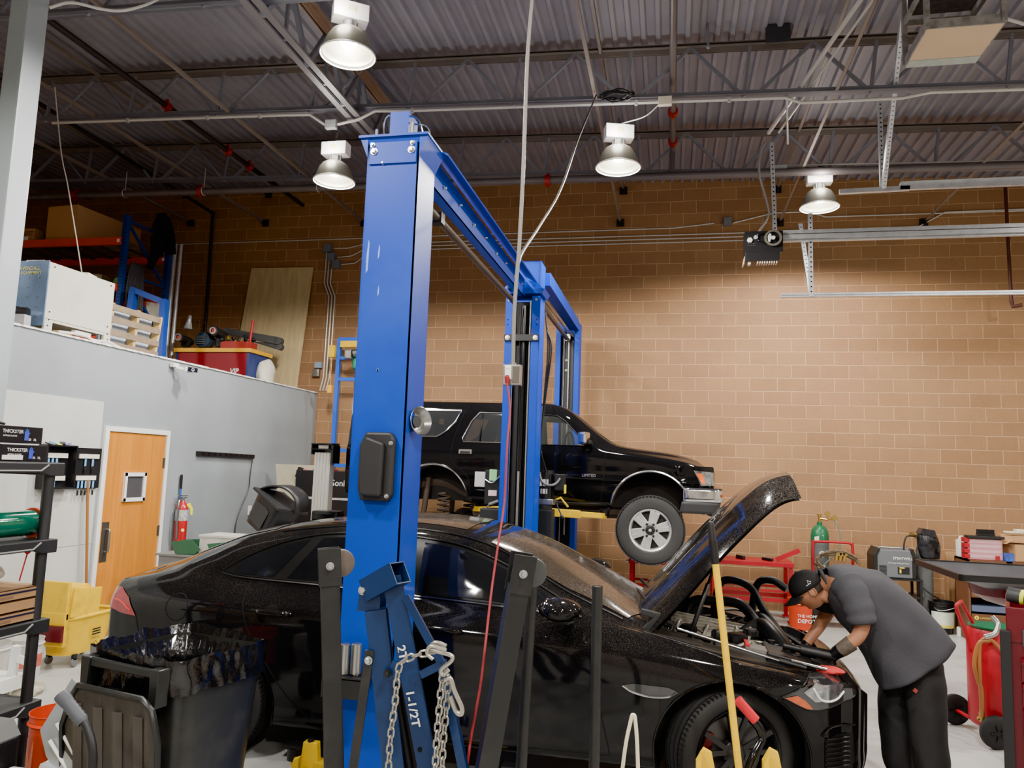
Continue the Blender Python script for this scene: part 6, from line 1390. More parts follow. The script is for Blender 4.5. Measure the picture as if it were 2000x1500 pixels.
# red waste oil tank on wheels
ot = thing('oil_tank', 'bright red wheeled oil drain tank with tan hose hung on its handle', 'tank', (2.45, 6.6, 0))
b = MB(); b.slathe([(0, .12), (.19, .12), (.205, .15), (.205, .80), (.19, .83), (0, .83)], (2.47, 6.62, 0), n=36); b.build('tank', REDP, ot)
b = MB(); b.slathe([(0, .832), (.18, .832), (.19, .85), (0, .865)], (2.47, 6.62, 0), n=30); b.build('tray', GRN, ot)
b = MB(); b.tube(spline([(2.24, 6.50, .66), (2.22, 6.50, .78), (2.15, 6.48, .98), (2.17, 6.50, 1.015), (2.22, 6.58, 1.02), (2.24, 6.62, .99), (2.37, 6.66, .76)], 5), .014, 10); b.build('handle', REDP, ot)
b = MB(); b.tube([(2.27, 6.90, .12), (2.36, 6.42, .12)], .014, 10); b.box((2.34, 6.66, .16), (.06, .16, .10)); b.build('axle_bracket', REDP, ot)
for y, x in ((6.93, 2.265), (6.40, 2.365)):
    b = MB(); ax = V((.18, -.98, 0)); b.lathe([(0, -.025), (.06, -.03), (.10, -.028), (.118, -.015), (.118, .015), (.10, .028), (.06, .03), (0, .025)], (x, y, .12), ax, 26); w_ = b.build('wheel', RUBBER, ot)
    b = MB()
    for k in range(5): c = V((x, y, .12)) + ax * .032; s_, u_, d_ = frame_of(ax); b.bar(c + s_ * .02 * math.cos(k * 1.257) + u_ * .02 * math.sin(k * 1.257), c + s_ * .06 * math.cos(k * 1.257) + u_ * .06 * math.sin(k * 1.257), .014, .008)
    b.build('hub_spoke', BLACK, w_)
b = MB(); b.tube(spline([(2.34, 6.38, .78), (2.27, 6.40, .75), (2.24, 6.42, .60), (2.26, 6.42, .48), (2.28, 6.42, .40), (2.28, 6.43, .22)], 8), .016, 10); b.tube(spline([(2.28, 6.42, .22), (2.27, 6.41, .50), (2.275, 6.40, .74), (2.33, 6.38, .79), (2.42, 6.38, .70), (2.52, 6.38, .56)], 8), .013, 10); b.build('tan_hose', mat('hose_tan', rgb(150, 98, 48), .45, var=.15), ot)
b = MB(); b.tube(spline([(2.30, 6.38, .80), (2.37, 6.38, .83), (2.40, 6.40, .90), (2.38, 6.44, .94)], 5), .020, 10); b.build('nozzle', STEEL, ot)
b = MB(); b.cyl((2.28, 6.43, .18), (2.28, 6.43, .25), .02, 10); b.cyl((2.25, 6.43, .20), (2.31, 6.43, .20), .012, 8); b.build('brass_fitting', BRASS, ot)
# maroon tool cart at the right edge
tc = thing('tool_cart', 'maroon roller tool cabinet cut off by the right edge', 'tool cabinet', (2.1, 4.7, 0))
TX = 1.745; cy0 = 4.55; dirx = V((.93, -.36, 0)).normalized(); diry = V((.36, .93, 0)).normalized()
def TP(u, w, z): return V((TX, cy0, 0)) + dirx * u + diry * w + V((0, 0, z))
RT = Matrix((dirx, diry, V((0, 0, 1)))).transposed()
b = MB(); b.box(TP(.34, .30, .62), (.66, .58, 1.02), RT); b.box(TP(.34, .01, 1.20), (.68, .02, .18), RT); b.box(TP(.34, .59, 1.20), (.68, .02, .18), RT); b.box(TP(.01, .30, 1.20), (.02, .58, .18), RT); b.box(TP(.67, .30, 1.20), (.02, .58, .18), RT); b.build('cabinet', MAR, tc, bevel=.005)
b = MB(); b.box(TP(-.005, -.005, .62), (.05, .05, 1.10), RT, ch=.006); b.build('edge_guard', BLACK, tc)
for k in range(6):
    z = 1.02 - k * .125; b = MB(); b.box(TP(.36, -.005, z - .045), (.60, .02, .115), RT, ch=.004); d = b.build('drawer', MAR, tc)
    b = MB(); b.box(TP(.36, -.028, z), (.60, .035, .020), RT @ rx(.35), ch=.005); b.build('pull', MAR, d)
b = MB(); b.box(TP(.17, -.012, 1.14), (.20, .012, .085), RT, ch=.003); pl_ = b.build('name_plate', mat('plate_dark', rgb(62, 62, 66), .5), tc)
b = MB(); text(b, 'GEI', TP(.13, -.0195, 1.145), dirx, (0, 0, 1), .036, bold=.01); b.build('lettering', WHITE, pl_)
b = MB(); b.cyl(TP(.31, -.0, 1.12), TP(.31, -.02, 1.12), .017, 14); b.build('lock', CHROME, tc)
for u, w in ((.06, .06), (.62, .06), (.06, .52), (.62, .52)):
    b = MB(); b.lathe([(0, -.02), (.05, -.02), (.05, .02), (0, .02)], TP(u, w, .05), dirx, 18); b.box(TP(u, w, .095), (.05, .05, .03), RT); b.build('caster', RUBBER, tc)
fl = thing('flashlight', 'black and yellow flashlight lying across the tool cart rim', 'flashlight', tuple(TP(.2, .2, 1.3)))
b = MB(); A = TP(.015, .10, 1.345); B_ = TP(.38, -.01, 1.30); dd = (B_ - A).normalized(); b.lathe([(0, 0), (.040, 0), (.040, .06), (.028, .085), (.026, .22), (.026, .24)], A, dd, 22); b.build('barrel', mat('torch_dark', rgb(48, 50, 52), .5), fl)
b = MB(); b.lathe([(.0265, .20), (.028, .22), (.028, .40), (0, .40)], A, dd, 20); b.lathe([(.0405, .062), (.0415, .066), (.034, .080)], A, dd, 20); b.build('yellow_grip', mat('hi_yellow', rgb(214, 224, 50), .45), fl)
# ================================================================== OVERHEAD DOOR GEAR AND DUCT (upper right)
def perf_bar(mb, p0, p1, w=.035, t=.004, hole=None):
    mb.bar(p0, p1, w, t, up=(0, 1, 0)); mb.bar(V(p0) + V((w / 2, 0, 0)), V(p1) + V((w / 2, 0, 0)), t, w, up=(0, 1, 0))
    p0 = V(p0); p1 = V(p1); n = int((p1 - p0).length / .05)
    if hole is not None:
        for i in range(1, n): c = p0.lerp(p1, i / n) + V((0, -.018 - t, 0)) * 0; hole.box(c, (.012, .0085 + .036, .012))
def strut(lab, p0, p1):
    t = thing('slotted_angle', lab, 'bracket', p1); b = MB(); h = MB(); 
    p0 = V(p0); p1 = V(p1); b.bar(p0, p1, .045, .004, up=(0, 1, 0)); b.bar(p0 + V((-.022, .018, 0)), p1 + V((-.022, .018, 0)), .004, .036, up=(0, 1, 0)); b.build('angle', GALV, t)
    n = int((p1 - p0).length / .055)
    for i in range(1, n): c = p0.lerp(p1, i / n); h.cyl(c + V((0, -.0028, 0)), c + V((0, -.0022, 0)), .0095, 8)
    h.build('hole_row', mat('gap', (.001, .001, .001), .9), t)['kind'] = 'stuff'
rail = thing('door_track', 'long galvanised overhead door track under the bright far lamp', 'rail', (3.5, 8.9, 5.2))
b = MB(); b.bar((1.86, 8.9, 5.21), (2.6, 8.9, 5.22), .05, .05); b.build('track_end', GALV, rail)
b = MB(); b.box((5.0, 8.9, 5.24), (5.0, .05, .075)); b.box((5.0, 8.87, 5.28), (5.0, .06, .008)); b.build('track', GALV, rail)
opr = thing('door_opener', 'black overhead door opener unit with round belt wheel', 'motor', (1.03, 8.9, 4.4))
b = MB(); b.box((1.02, 8.9, 4.62), (.42, .18, .25)); b.box((1.00, 8.88, 4.44), (.38, .20, .11), ch=.01); b.build('housing', BLACK, opr)
b = MB(); c = V((1.12, 8.80, 4.655)); b.slathe([(.072, 0), (.095, 0), (.098, .01), (.095, .022), (.072, .022), (.072, 0)], c, (0, -1, 0), 32); wl = b.build('belt_wheel', mat('wheel_grey', rgb(96, 94, 84), .5), opr)
b = MB(); b.cyl(c, c + V((0, -.03, 0)), .022, 16); b.prism([(-.055, -.04), (-.035, -.05), (-.02, 0), (-.02, .045), (-.04, .055), (-.06, .02)], c + V((0, -.012, 0)), (1, 0, 0), (0, 0, 1), (0, -.004, 0)); b.build('wheel_hub', mat('hub_pale', rgb(205, 205, 200), .4), wl)
b = MB(); b.cyl((.93, 8.808, 4.67), (.93, 8.79, 4.67), .024, 16); b.build('pulley', GALV, opr)
b = MB(); b.tube([(.93, 8.79, 4.645), (1.06, 8.79, 4.585)], .006, 6); b.tube([(.93, 8.79, 4.695), (1.08, 8.79, 4.735)], .006, 6); b.build('belt', BLACKG, opr)
b = MB(); b.lathe([(0, 0), (.032, 0), (.032, .012), (0, .012)], (.865, 8.808, 4.64), (0, -1, 0), 6); b.box((.865, 8.795, 4.65), (.03, .004, .006)); b.box((.865, 8.795, 4.63), (.03, .004, .006)); b.build('terminal', WHITE, opr)
b = MB(); random.seed(9)
for k in range(12): b.cyl((.86 + random.uniform(0, .14), 8.808, 4.56 + random.uniform(0, .16)), (.86 + random.uniform(0, .0), 8.80, 4.56) if False else (.90 + k * .02, 8.802, 4.51), .004, 6) if False else b.box((.85 + .018 * (k % 5), 8.806, 4.60 - .022 * (k // 5) + (.13 if k > 9 else 0)), (.006, .004, .006))
b.build('screw', BOLT, opr)
b = MB()
for k in range(9): b.box((.95 + k * .026, 8.84, 4.375), (.014, .10, .03), ch=.003)
b.build('terminal_strip', mat('strip_pink', rgb(206, 184, 168), .5), opr); b = MB(); b.box((.86, 8.84, 4.37), (.03, .08, .035)); b.build('terminal_block', mat('strip_pink', rgb(206, 184, 168), .5), opr)
b = MB(); b.prism([(0, 0), (.02, .10), (.03, .24), (.015, .0)], (.79, 8.82, 4.36), (1, 0, 0), (0, 0, 1), (0, .14, 0)); b.build('end_flap', mat('strip_pink', rgb(206, 184, 168), .5), opr)
b = MB(); b.box((3.3, 8.9, 4.69), (4.15, .10, .055)); b.box((3.3, 8.86, 4.735), (4.15, .02, .05)); b.box((3.3, 8.92, 4.65), (4.15, .05, .018)); b.build('opener_rail', GALV, opr)
t3 = thing('door_track', 'lowest thin galvanised rail in front of the brick wall', 'rail', (3.5, 8.98, 4.0)); b = MB(); b.box((3.3, 8.98, 4.015), (4.15, .04, .03)); b.box((3.3, 8.955, 4.033), (4.15, .012, .02)); b.build('track', GALV, t3)
strut('grey slotted angle holding up the door opener', (1.13, 8.95, 5.87), (1.16, 8.92, 4.70)); strut('slotted angle hanging straight down to the long track', (2.32, 8.93, 6.36), (2.33, 8.93, 5.2)); strut('bright slotted angle slanting from the roof to the long track', (2.0, 6.75, 6.34), (2.33, 8.88, 5.22)); strut('white slotted angle between opener rail and lowest rail', (1.55, 8.93, 4.98), (1.555, 8.95, 4.0))
strut('thin perforated strap behind the white slotted angle', (1.50, 9.3, 4.98), (1.56, 9.0, 4.05))
conduit('flexible conduit looping down to the door opener', spline([(1.05, 8.9, 5.86), (.99, 8.9, 5.7), (.985, 8.9, 5.45), (1.07, 8.9, 5.1), (1.08, 8.9, 4.95), (.97, 8.9, 4.76)], 6), .013, m=mat('flexgrey2', rgb(150, 150, 148), .4, metal=.5), name='flex_conduit')
conduit('pair of conduits running from the joist to the opener box at right', [(1.12, 7.7, zbot(1.1) - .02), (1.30, 8.9, 5.82)], .012); conduit('pale conduit running right along the second joist, upper of two', [(1.34, 9.7, 5.88), (7, 9.7, 5.72)], .012); conduit('pale conduit running right along the second joist, lower of two', [(1.40, 9.68, 5.82), (7, 9.68, 5.66)], .012); jbox('pale flat junction box where the twin conduits turn at the second joist', (1.32, 9.66, 5.83), (.16, .06, .07), GALV)
conduit('thick conduit sloping down from the top right roof toward the joist', [(2.1, 4.2, 6.2), (1.55, 6.4, 6.0), (1.05, 8.6, 5.83)], .022)
conduit('thin conduit beside the thick sloping one', [(2.22, 4.2, 6.2), (1.65, 6.4, 5.99), (1.16, 8.6, 5.83)], .013)
# supply duct box
du = thing('duct_box', 'square galvanised air duct box with tan underside at top right', 'duct', (2.03, 5.86, 5.2))
b = MB(); xa, xb_, ya, yb_ = 1.78, 2.28, 5.60, 6.12
for x in (xa, xb_):
    for y in (ya, yb_): b.box((x, y, 5.72), (.035, .035, 1.05))
for y in (ya, yb_): b.box(((xa + xb_) / 2, y, 5.22), (xb_ - xa, .02, .07)); b.box(((xa + xb_) / 2, y, 5.55), (xb_ - xa, .02, .05))
for x in (xa, xb_): b.box((x, (ya + yb_) / 2, 5.22), (.02, yb_ - ya, .07)); b.box((x, (ya + yb_) / 2, 5.55), (.02, yb_ - ya, .05))
b.build('frame', mat('duct_dusty', rgb(150, 148, 144), .6, metal=.3, var=.25, vs=20, dirt=rgb(90, 86, 82), dscale=12, damt=.6), du)
b = MB(); b.box(((xa + xb_) / 2, (ya + yb_) / 2, 5.19), (xb_ - xa, yb_ - ya, .012)); b.build('bottom_panel', mat('duct_tan', rgb(206, 180, 148), .6), du)
b = MB(); b.box(((xa + xb_) / 2, yb_ - .05, 5.182), (xb_ - xa, .10, .006)); b.build('grey_strip', mat('duct_strip', rgb(168, 178, 172), .5, var=.15, vs=12), du)
b = MB(); b.box(((xa + xb_) / 2, (ya + yb_) / 2, 5.95), (xb_ - xa - .05, yb_ - ya - .05, .7)); b.build('filter_body', mat('filter_dust', rgb(62, 58, 58), .9, var=.5, vs=14), du)
conduit('white cable running off the corner of the duct box', spline([(2.29, 5.60, 5.22), (2.5, 5.55, 5.10), (2.8, 5.5, 5.05)], 6), .012, m=mat('cable_white', rgb(205, 205, 200), .5), name='duct_cable')
jbox('dark square plate high on the joist beside the sloping conduits', (1.02, 7.58, 6.42), (.24, .03, .20), mat('plate_dk', rgb(60, 60, 64), .5))
b = MB(); b.tube([(.32, 7.5, 6.62), (.33, 7.5, 6.30)], .014, 8); b.ball((.33, 7.5, 6.29), .022, 8); top('roof_hook', b, STEELP, 'short dark rod hanging below the deck at the joist', 'rod')
# ================================================================== MEZZANINE GOODS
RACKB = mat('rack_blue', rgb(26, 62, 128), .5, var=.1); RACKO = mat('rack_orange', rgb(214, 66, 36), .5, var=.08); WOODP = mat('pallet_wood', rgb(128, 112, 92), .8, var=.2, vs=6, dirt=rgb(112, 92, 70), dscale=5, damt=.5); ZM2 = 3.1
hv = thing('air_handler', 'large pale metal air handler with bluish end panel on the mezzanine edge', 'appliance', (-6.5, 6.75, ZM2))
PUTTY = mat('putty_metal', rgb(196, 196, 184), .45, var=.04, dirt=rgb(160, 158, 146), dscale=2, damt=.3)
x0, x1, y0, y1 = -6.62, -6.08, 6.20, 7.10
b = MB(); b.box(((x0 + x1) / 2, (y0 + y1) / 2, 3.53), (x1 - x0, y1 - y0, .58)); b.build('housing', PUTTY, hv, bevel=.006)
b = MB(); b.box((x1 - .01, y0 + .05, 3.17), (.025, .10, .14)); b.box((x1 - .01, y1 - .05, 3.17), (.025, .10, .14)); b.box((x1 - .01, (y0 + y1) / 2, 3.235), (.02, y1 - y0, .03)); b.build('base_frame', PUTTY, hv); b = MB(); b.box((x0 + .02, (y0 + y1) / 2, 3.17), (.03, y1 - y0, .14)); b.build('base_frame', PUTTY, hv)
b = MB(); b.box(((x0 + x1) / 2, y0 - .008, 3.50), (x1 - x0, .012, .66)); ep = b.build('end_panel', mat('panel_blue_steel', rgb(120, 146, 180), .25, metal=.5, var=.35, vs=3), hv)
b = MB(); text(b, 'AVENDALL', (x0 + .20, y0 - .016, 3.735), (1, 0, 0), (0, 0, 1), .05, bold=.004); text(b, 'A', (x0 + .10, y0 - .016, 3.70), (1, 0, 0), (0, 0, 1), .12, bold=.01); text(b, 'EQUIPMENT', (x0 + .22, y0 - .016, 3.69), (1, 0, 0), (0, 0, 1), .045, bold=.004); b.build('lettering', mat('yel_print', rgb(210, 205, 70), .5), ep)
b = MB()
for r in range(5):
    for c in range(4): b.cyl((x0 + .08 + c * .12, y0 - .014, 3.26 + r * .10), (x0 + .08 + c * .12, y0 - .019, 3.26 + r * .10), .008, 8)
b.build('rivet_row', STEEL, ep)['kind'] = 'stuff'
b = MB()
for yy, zz in ((y0 + .06, 3.78), (y1 - .06, 3.78), (y0 + .05, 3.32), (y1 - .06, 3.32), (y0 + .05, 3.24), (y1 - .05, 3.24), (y0 + .04, 3.18), (y1 - .04, 3.18)): b.cyl((x1 + .0, yy, zz), (x1 + .006, yy, zz), .008, 8)
b.build('screw', DARKP, hv)
b = MB(); b.box((x0 + .36, y0 + .20, 3.828), (.20, .42, .016), rz(.05)); top('paper_stack', b, WHITE, 'white papers on the near top corner of the air handler', 'paper')
b = MB(); b.box((x1 - .12, y0 + .58, 3.832), (.18, .20, .022), rz(.3)); top('paper_stack', b, mat('paper', rgb(222, 214, 190), .6), 'crumpled pale packet in the middle of the air handler top', 'paper')
b = MB(); b.tube([(-6.9, 5.7, 3.40), (-6.15, 6.08, 3.27)], .045, 14); b.slathe([(0, 0), (.052, .01), (.05, .06)], (-6.15, 6.08, 3.27), (-.9, -.45, .15), 14); top('black_pipe', b, BLACK, 'black pipe end jutting out beside the bluish end panel', 'pipe')
b = MB(); b.box((-6.35, 5.98, 3.19), (.50, .10, .10), rz(.2)); top('steel_channel', b, GALV, 'galvanised channel lying under the black pipe', 'channel')
b = MB(); b.tube(spline([(-6.0, 6.3, 3.13), (-5.99, 6.6, 3.15), (-5.97, 6.75, 3.12), (-5.98, 6.95, 3.14), (-5.99, 7.15, 3.11)], 6), .013, 8); b.box((-6.02, 6.62, 3.16), (.05, .22, .05), ch=.01); top('white_cable', b, mat('cable_white', rgb(205, 205, 200), .5), 'white cable and plug trailing along the partition top below the air handler', 'cable')
b = MB(); b.box((-6.06, 6.42, 3.13), (.05, .22, .03), rz(.1)); top('wood_scrap', b, mat('tan_wood', rgb(200, 150, 90), .7), 'short tan wood strip under the air handler', 'wood')
pa = thing('pallet', 'small grey-weathered wooden pallet standing on edge by the air handler', 'pallet', (-6.2, 7.6, ZM2)); PX = -6.20
def PB(y, z): return V((PX - .0, 7.18 + y, ZM2 + z))
for k, zz in enumerate((.06, .20, .35, .49)):
    b = MB(); b.box((PX, 7.62, ZM2 + zz), (.02, .86, .07)); b.build('board', WOODP, pa)
for yy in (.02, .44, .84): b = MB(); b.bar((PX - .05, 7.20 + yy * .97, ZM2), (PX - .05, 7.24 + yy, ZM2 + .54), .04, .09, up=(1, 0, 0)); b.build('stringer', mat('pallet_tan', rgb(190, 160, 100), .8, var=.2), pa)
b = MB(); b.box((PX - .13, 7.62, ZM2 + .27), (.03, .86, .50)); top('foam_sheet', b, mat('foam_blue', rgb(190, 205, 225), .5), 'pale bluish board behind the standing pallet', 'board')
# pallet rack
rk = thing('pallet_rack', 'blue and orange pallet rack along the back wall on the mezzanine', 'rack', (-9.5, 9.9, ZM2)); RX, RY0, RY1 = -7.95, 9.40, 10.38
for X in (RX, -11.2):
    for Y in (RY0, RY1):
        b = MB(); b.box((X, Y, (ZM2 + 5.47) / 2), (.075, .075, 5.47 - ZM2)); up = b.build('upright', RACKB, rk)
        if X == RX:
            h = MB()
            for k in range(44):
                for dx in (-.016, .016): h.cyl((X + dx, Y - .0380, 3.2 + k * .051), (X + dx, Y - .0388, 3.2 + k * .051), .008, 6)
            h.build('hole_row', mat('gap', (.001, .001, .001), .9), up)['kind'] = 'stuff'
    b = MB()
    for z0, z1 in ((5.40, 5.40), (5.36, 4.62), (4.60, 4.60), (4.56, 3.85), (3.85, 3.85)): b.bar((X, RY0 + .04, z0), (X, RY1 - .04, z1), .03, .035)
    b.build('brace', RACKB, rk)
for z in (5.03, 4.33, 3.55):
    for Y in (RY0 - .03, RY1):
        b = MB(); b.box(((RX - 11.2) / 2, Y, z + .04), (3.2, .05, .11)); bm_ = b.build('beam', RACKO, rk)
        b = MB(); b.box((RX - .07, Y - .028, z + .04), (.04, .005, .05)); b.build('clip', WHITE, bm_)
    b = MB()
    for k in range(9): b.box((RX - .35 - k * .34, (RY0 + RY1) / 2, z + .075), (.05, RY1 - RY0, .02))
    for k in range(14): b.box(((RX - 11.2) / 2, RY0 + .06 + k * .067, z + .09), (3.1, .008, .008))
    b.build('wire_deck', mat('wire_grey', rgb(92, 94, 98), .5, metal=.4), rk)
zt_ = 5.125
cbox((-9.06, 10.05, zt_ + .28), (.58, 1.25, .54), 'very large brown cardboard box on the top rack shelf', -.10); sbx = cbox((-9.76, 9.62, zt_ + .12), (.30, .30, .22), 'small printed cardboard box at the left of the top rack shelf')
b = MB(); text(b, 'Justin Carpent', (-9.89, 9.465, 5.285), (1, 0, 0), (0, 0, 1), .042, bold=.01); text(b, 'Supplies, Inc.', (-9.88, 9.465, 5.245), (1, 0, 0), (0, 0, 1), .042, bold=.01); b.build('box_print', BLACK, sbx)
b = MB(); b.box((-9.80, 9.467, 5.18), (.13, .003, .08)); b.build('shipping_label', WHITE, sbx)
def blob(name, c, s, m, lab, cat, seed=1, rough=.35, parent=None, base=None):
    b = MB(); b.ball(c, 1, 12, sc=s); b.v = [p + V(((p.x - c[0]) * 1, (p.y - c[1]), (p.z - c[2]))) * rough * noise.noise(p * 6 + V((seed, 0, 0))) for p in b.v]
    if base is not None: b.v = [V((p.x, p.y, max(p.z, base))) for p in b.v]
    return top(name, b, m, lab, cat) if parent is None else b.build(name, m, parent)
DKB = mat('dark_cloth', rgb(24, 26, 34), .9, var=.4)
blob('dark_bag', (-9.35, 9.75, zt_ + .10), (.28, .25, .14), DKB, 'dark bag squashed between the two boxes on the top rack shelf', 'bag', 3, base=zt_)
b = MB()
def jac(u, v):
    y = 10.12 + (u - .5) * (.38 + .10 * math.sin(5 * v)); z = 5.66 - .62 * v * (1 if u < .6 else .85) + .10 * (1 - abs(2 * u - 1)) * (1 - v); return V((RX + .06 + .07 * noise.noise(V((u * 5, v * 5, 3))), y + .05 * noise.noise(V((u * 3, v * 4, 7))), z))
b.grid(jac, 24, 28); b.tube([(RX + .08, 9.98, 5.30), (RX + .10, 9.95, 5.02), (RX + .09, 9.86, 4.80)], [.09, .06, .045], 12); b.tube([(RX + .08, 10.25, 5.45), (RX + .10, 10.32, 5.15)], [.08, .06], 12); top('jacket', b, DKB, 'black jacket hung over the top of the blue rack end frame', 'clothing', solid=.02)
b = MB(); random.seed(4)
for k in range(13):
    y = 9.50 + .02 * k; w = .06 + .03 * random.random()
    b.tube(spline([(RX + .06, y, 3.96 + random.uniform(0, .15)), (RX + .08, y - w + random.uniform(-.02, .02), 4.35), (RX + .07, y - .02, 4.72), (RX + .05, y + .03, 4.74), (RX + .06, y + w, 4.3), (RX + .09, y + .04, 3.90 + random.uniform(0, .2))], 5), .014, 6)
top('hanging_cable', b, mat('cable_grey', rgb(72, 72, 76), .7, var=.3), 'thick bunch of grey cables hanging on the near rack upright', 'cable')
b = MB(); b.prism([(-.14, 0), (.15, .02), (.17, .20), (.12, .27), (-.16, .25)], (RX - .1, 10.30, 4.08), (.35, .93, 0), (0, 0, 1), (.02, 0, 0)); sg = top('plastic_sign', b, mat('sign_cream', rgb(200, 194, 176), .5, dirt=rgb(80, 70, 60), dscale=9, damt=.9), 'round-cornered cream sign with dark picture leaning in the rack', 'sign')
b = MB(); b.lathe([(0, 0), (.085, 0), (.09, .19), (.095, .19)], (-7.88, 10.25, 3.66), n=22); top('paint_pail', b, mat('pail_print', rgb(170, 172, 174), .4, var=.4, vs=16), 'small printed white pail on the lower rack beam', 'bucket')
for (dx, dz, c, l_) in ((-.4, .12, rgb(150, 140, 110), 'beige case on the middle rack shelf behind the air handler'), (-.9, .1, rgb(110, 104, 110), 'plastic-wrapped bundle on the middle rack shelf')):
    b = MB(); b.box((RX + dx - .3, 9.7, 4.42 + dz), (.34, .3, .2), rz(.2), ch=.03); top('storage_case', b, mat('case%d' % int(-dx * 10), c, .5, var=.3, vs=12), l_, 'case')
blob('green_bag', (-8.12, 9.62, 4.50), (.11, .12, .09), mat('bag_green', rgb(110, 160, 100), .5, var=.5, vs=14), 'green and white plastic bag at the right end of the middle rack shelf', 'bag', 8, base=4.42)
for s_, r_ in ((0, .035), (.11, .028)): b = MB(); b.tube([(-8.03 + s_, 10.62, ZM2), (-8.08 + s_, 10.7, 5.42)], r_, 12); top('steel_tube', b, GALV, ('thicker' if s_ == 0 else 'thinner') + ' grey metal tube standing upright beside the rack end', 'tube')
# blue A-frame legs in front of the rack
fr = thing('engine_stand', 'bright blue steel stand leaning in front of the rack end frame', 'stand', (-7.35, 9.3, ZM2))
b = MB(); b.bar((-7.62, 9.2, ZM2 + .02), (-7.64, 9.3, 4.30), .09, .09); b.bar((-6.98, 9.15, ZM2 + .02), (-7.12, 9.3, 4.15), .09, .09); b.bar((-7.68, 9.3, 4.32), (-7.08, 9.3, 4.10), .08, .08); b.build('frame', mat('stand_blue', rgb(22, 66, 160), .4), fr)
# workbench with machines
_n0 = set(bpy.data.objects)
wb = thing('workbench', 'red and blue tool bench with yellow top on the mezzanine', 'workbench', (-6.6, 9.6, ZM2)); WX0, WX1, WY0, WY1 = -7.90, -6.62, 9.45, 10.05
b = MB(); b.box(((WX0 + WX1) / 2, (WY0 + WY1) / 2, 3.60), (WX1 - WX0 + .06, WY1 - WY0 + .06, .06)); b.build('bench_top', mat('bench_yellow', rgb(222, 168, 40), .4, var=.1), wb)
b = MB(); b.box((WX1 - .02, (WY0 + WY1) / 2, 3.335), (.04, WY1 - WY0, .47)); b.box((WX0 + .02, (WY0 + WY1) / 2, 3.335), (.04, WY1 - WY0, .47)); b.box(((WX0 + WX1) / 2, WY1 - .02, 3.335), (WX1 - WX0, .03, .47)); b.build('side_panel', mat('bench_blue', rgb(44, 58, 112), .45), wb)
b = MB(); b.box(((WX0 + WX1) / 2, WY0 + .02, 3.335), (WX1 - WX0 - .08, .04, .47)); fp = b.build('front_panel', mat('bench_red', rgb(128, 22, 34), .45), wb)
b = MB(); text(b, 'VIP', (WX1 - .32, WY0 - .002, 3.24), (1, 0, 0), (.15, 0, 1), .11, bold=.02); b.build('lettering', WHITE, fp)
BTOP = 3.63; MG = mat('machine_blue', rgb(34, 48, 62), .4, var=.3, vs=10); MBK = mat('machine_black', rgb(30, 30, 32), .45, var=.4, vs=14)
gm = thing('electric_motor', 'dark rounded electric motor with slotted cover on the yellow bench', 'motor', (-7.45, 9.6, BTOP))
b = MB(); b.slathe([(0, 0), (.10, .0), (.13, .04), (.135, .16), (.12, .20), (0, .22)], (-7.46, 9.62, BTOP + .135), (.1, -1, 0), 26); b.build('casing', MG, gm)
b = MB()
for k in range(5): b.box((-7.46 + .01, 9.395, BTOP + .07 + k * .028), (.13, .02, .008))
b.build('cooling_slot', mat('slot_pale', rgb(110, 116, 118), .4), gm)
for x, l_ in ((-7.80, 'short black starter with red port at the left of the bench'), (-7.20, 'long black cylinder starter with bright red port')):
    st_ = thing('starter_motor', l_, 'machine part', (x, 9.55, BTOP + (.0 if x < -7.5 else .1))); b = MB(); z_ = BTOP + (.16 if x < -7.5 else .26)
    b.cyl((x, 9.35, z_), (x - .12, 9.8, z_), .065 if x < -7.5 else .075, 20); b.bar((x - .05, 9.6, BTOP + .05), (x - .05, 9.6, z_), .10, .10); b.build('casing', MBK, st_)
    b = MB(); b.lathe([(.032, 0), (.060, 0), (.055, .03), (.034, .03)], (x, 9.345, z_), (0, -1, 0), 22); b.build('flange', STEEL, st_); b = MB(); b.cyl((x, 9.345, z_), (x, 9.335, z_), .034, 18); b.build('red_port', mat('port_red', rgb(190, 50, 46), .4), st_)
lmp = thing('gooseneck_lamp', 'silver gooseneck work lamp rising from the bench against the brick', 'lamp', (-7.3, 9.7, BTOP))
b = MB(); b.tube(spline([(-7.32, 9.75, BTOP + .2), (-7.40, 9.75, BTOP + .36), (-7.62, 9.72, BTOP + .46), (-7.86, 9.70, BTOP + .48)], 8), .007, 8); b.build('neck', mat('neck_brown', rgb(66, 50, 44), .5), lmp)
b = MB(); b.slathe([(.022, .12), (.028, .06), (.065, -.10)], (-7.90, 9.70, BTOP + .46), (.1, 0, 1), 20); b.build('lamp_shade', GALV, lmp, solid=.003)
b = MB(); pl2 = [(-.02 + .05 * math.cos(a), .05 * math.sin(a)) for a in [PI / 2 + PI * k / 8 for k in range(9)]] + [(.95 + .06 * math.cos(a), .06 * math.sin(a)) for a in [-PI / 2 + PI * k / 8 for k in range(9)]]
b.prism(pl2, (-7.38, 9.95, BTOP + .37), (.985, 0, -.17), (.17, 0, .985), (0, .10, 0)); b.prism([(p[0] * .9 + .12, p[1] * .9 - .05) for p in pl2[9:]] + [(.45, -.05)], (-7.38, 9.97, BTOP + .33), (.985, 0, -.17), (.17, 0, .985), (0, .08, 0)); top('ramp', b, mat('ramp_grey', rgb(64, 64, 64), .6, var=.15), 'long dark rounded plank-like ramp lying over the bench parts', 'ramp')
tr = thing('parts_tray', 'red perforated tray of greasy metal parts at the right of the bench', 'tray', (-6.9, 9.6, BTOP))
b = MB(); b.box((-6.92, 9.62, BTOP + .06), (.48, .26, .12)); b.build('tray', mat('tray_red', rgb(150, 46, 38), .5), tr)
random.seed(8)
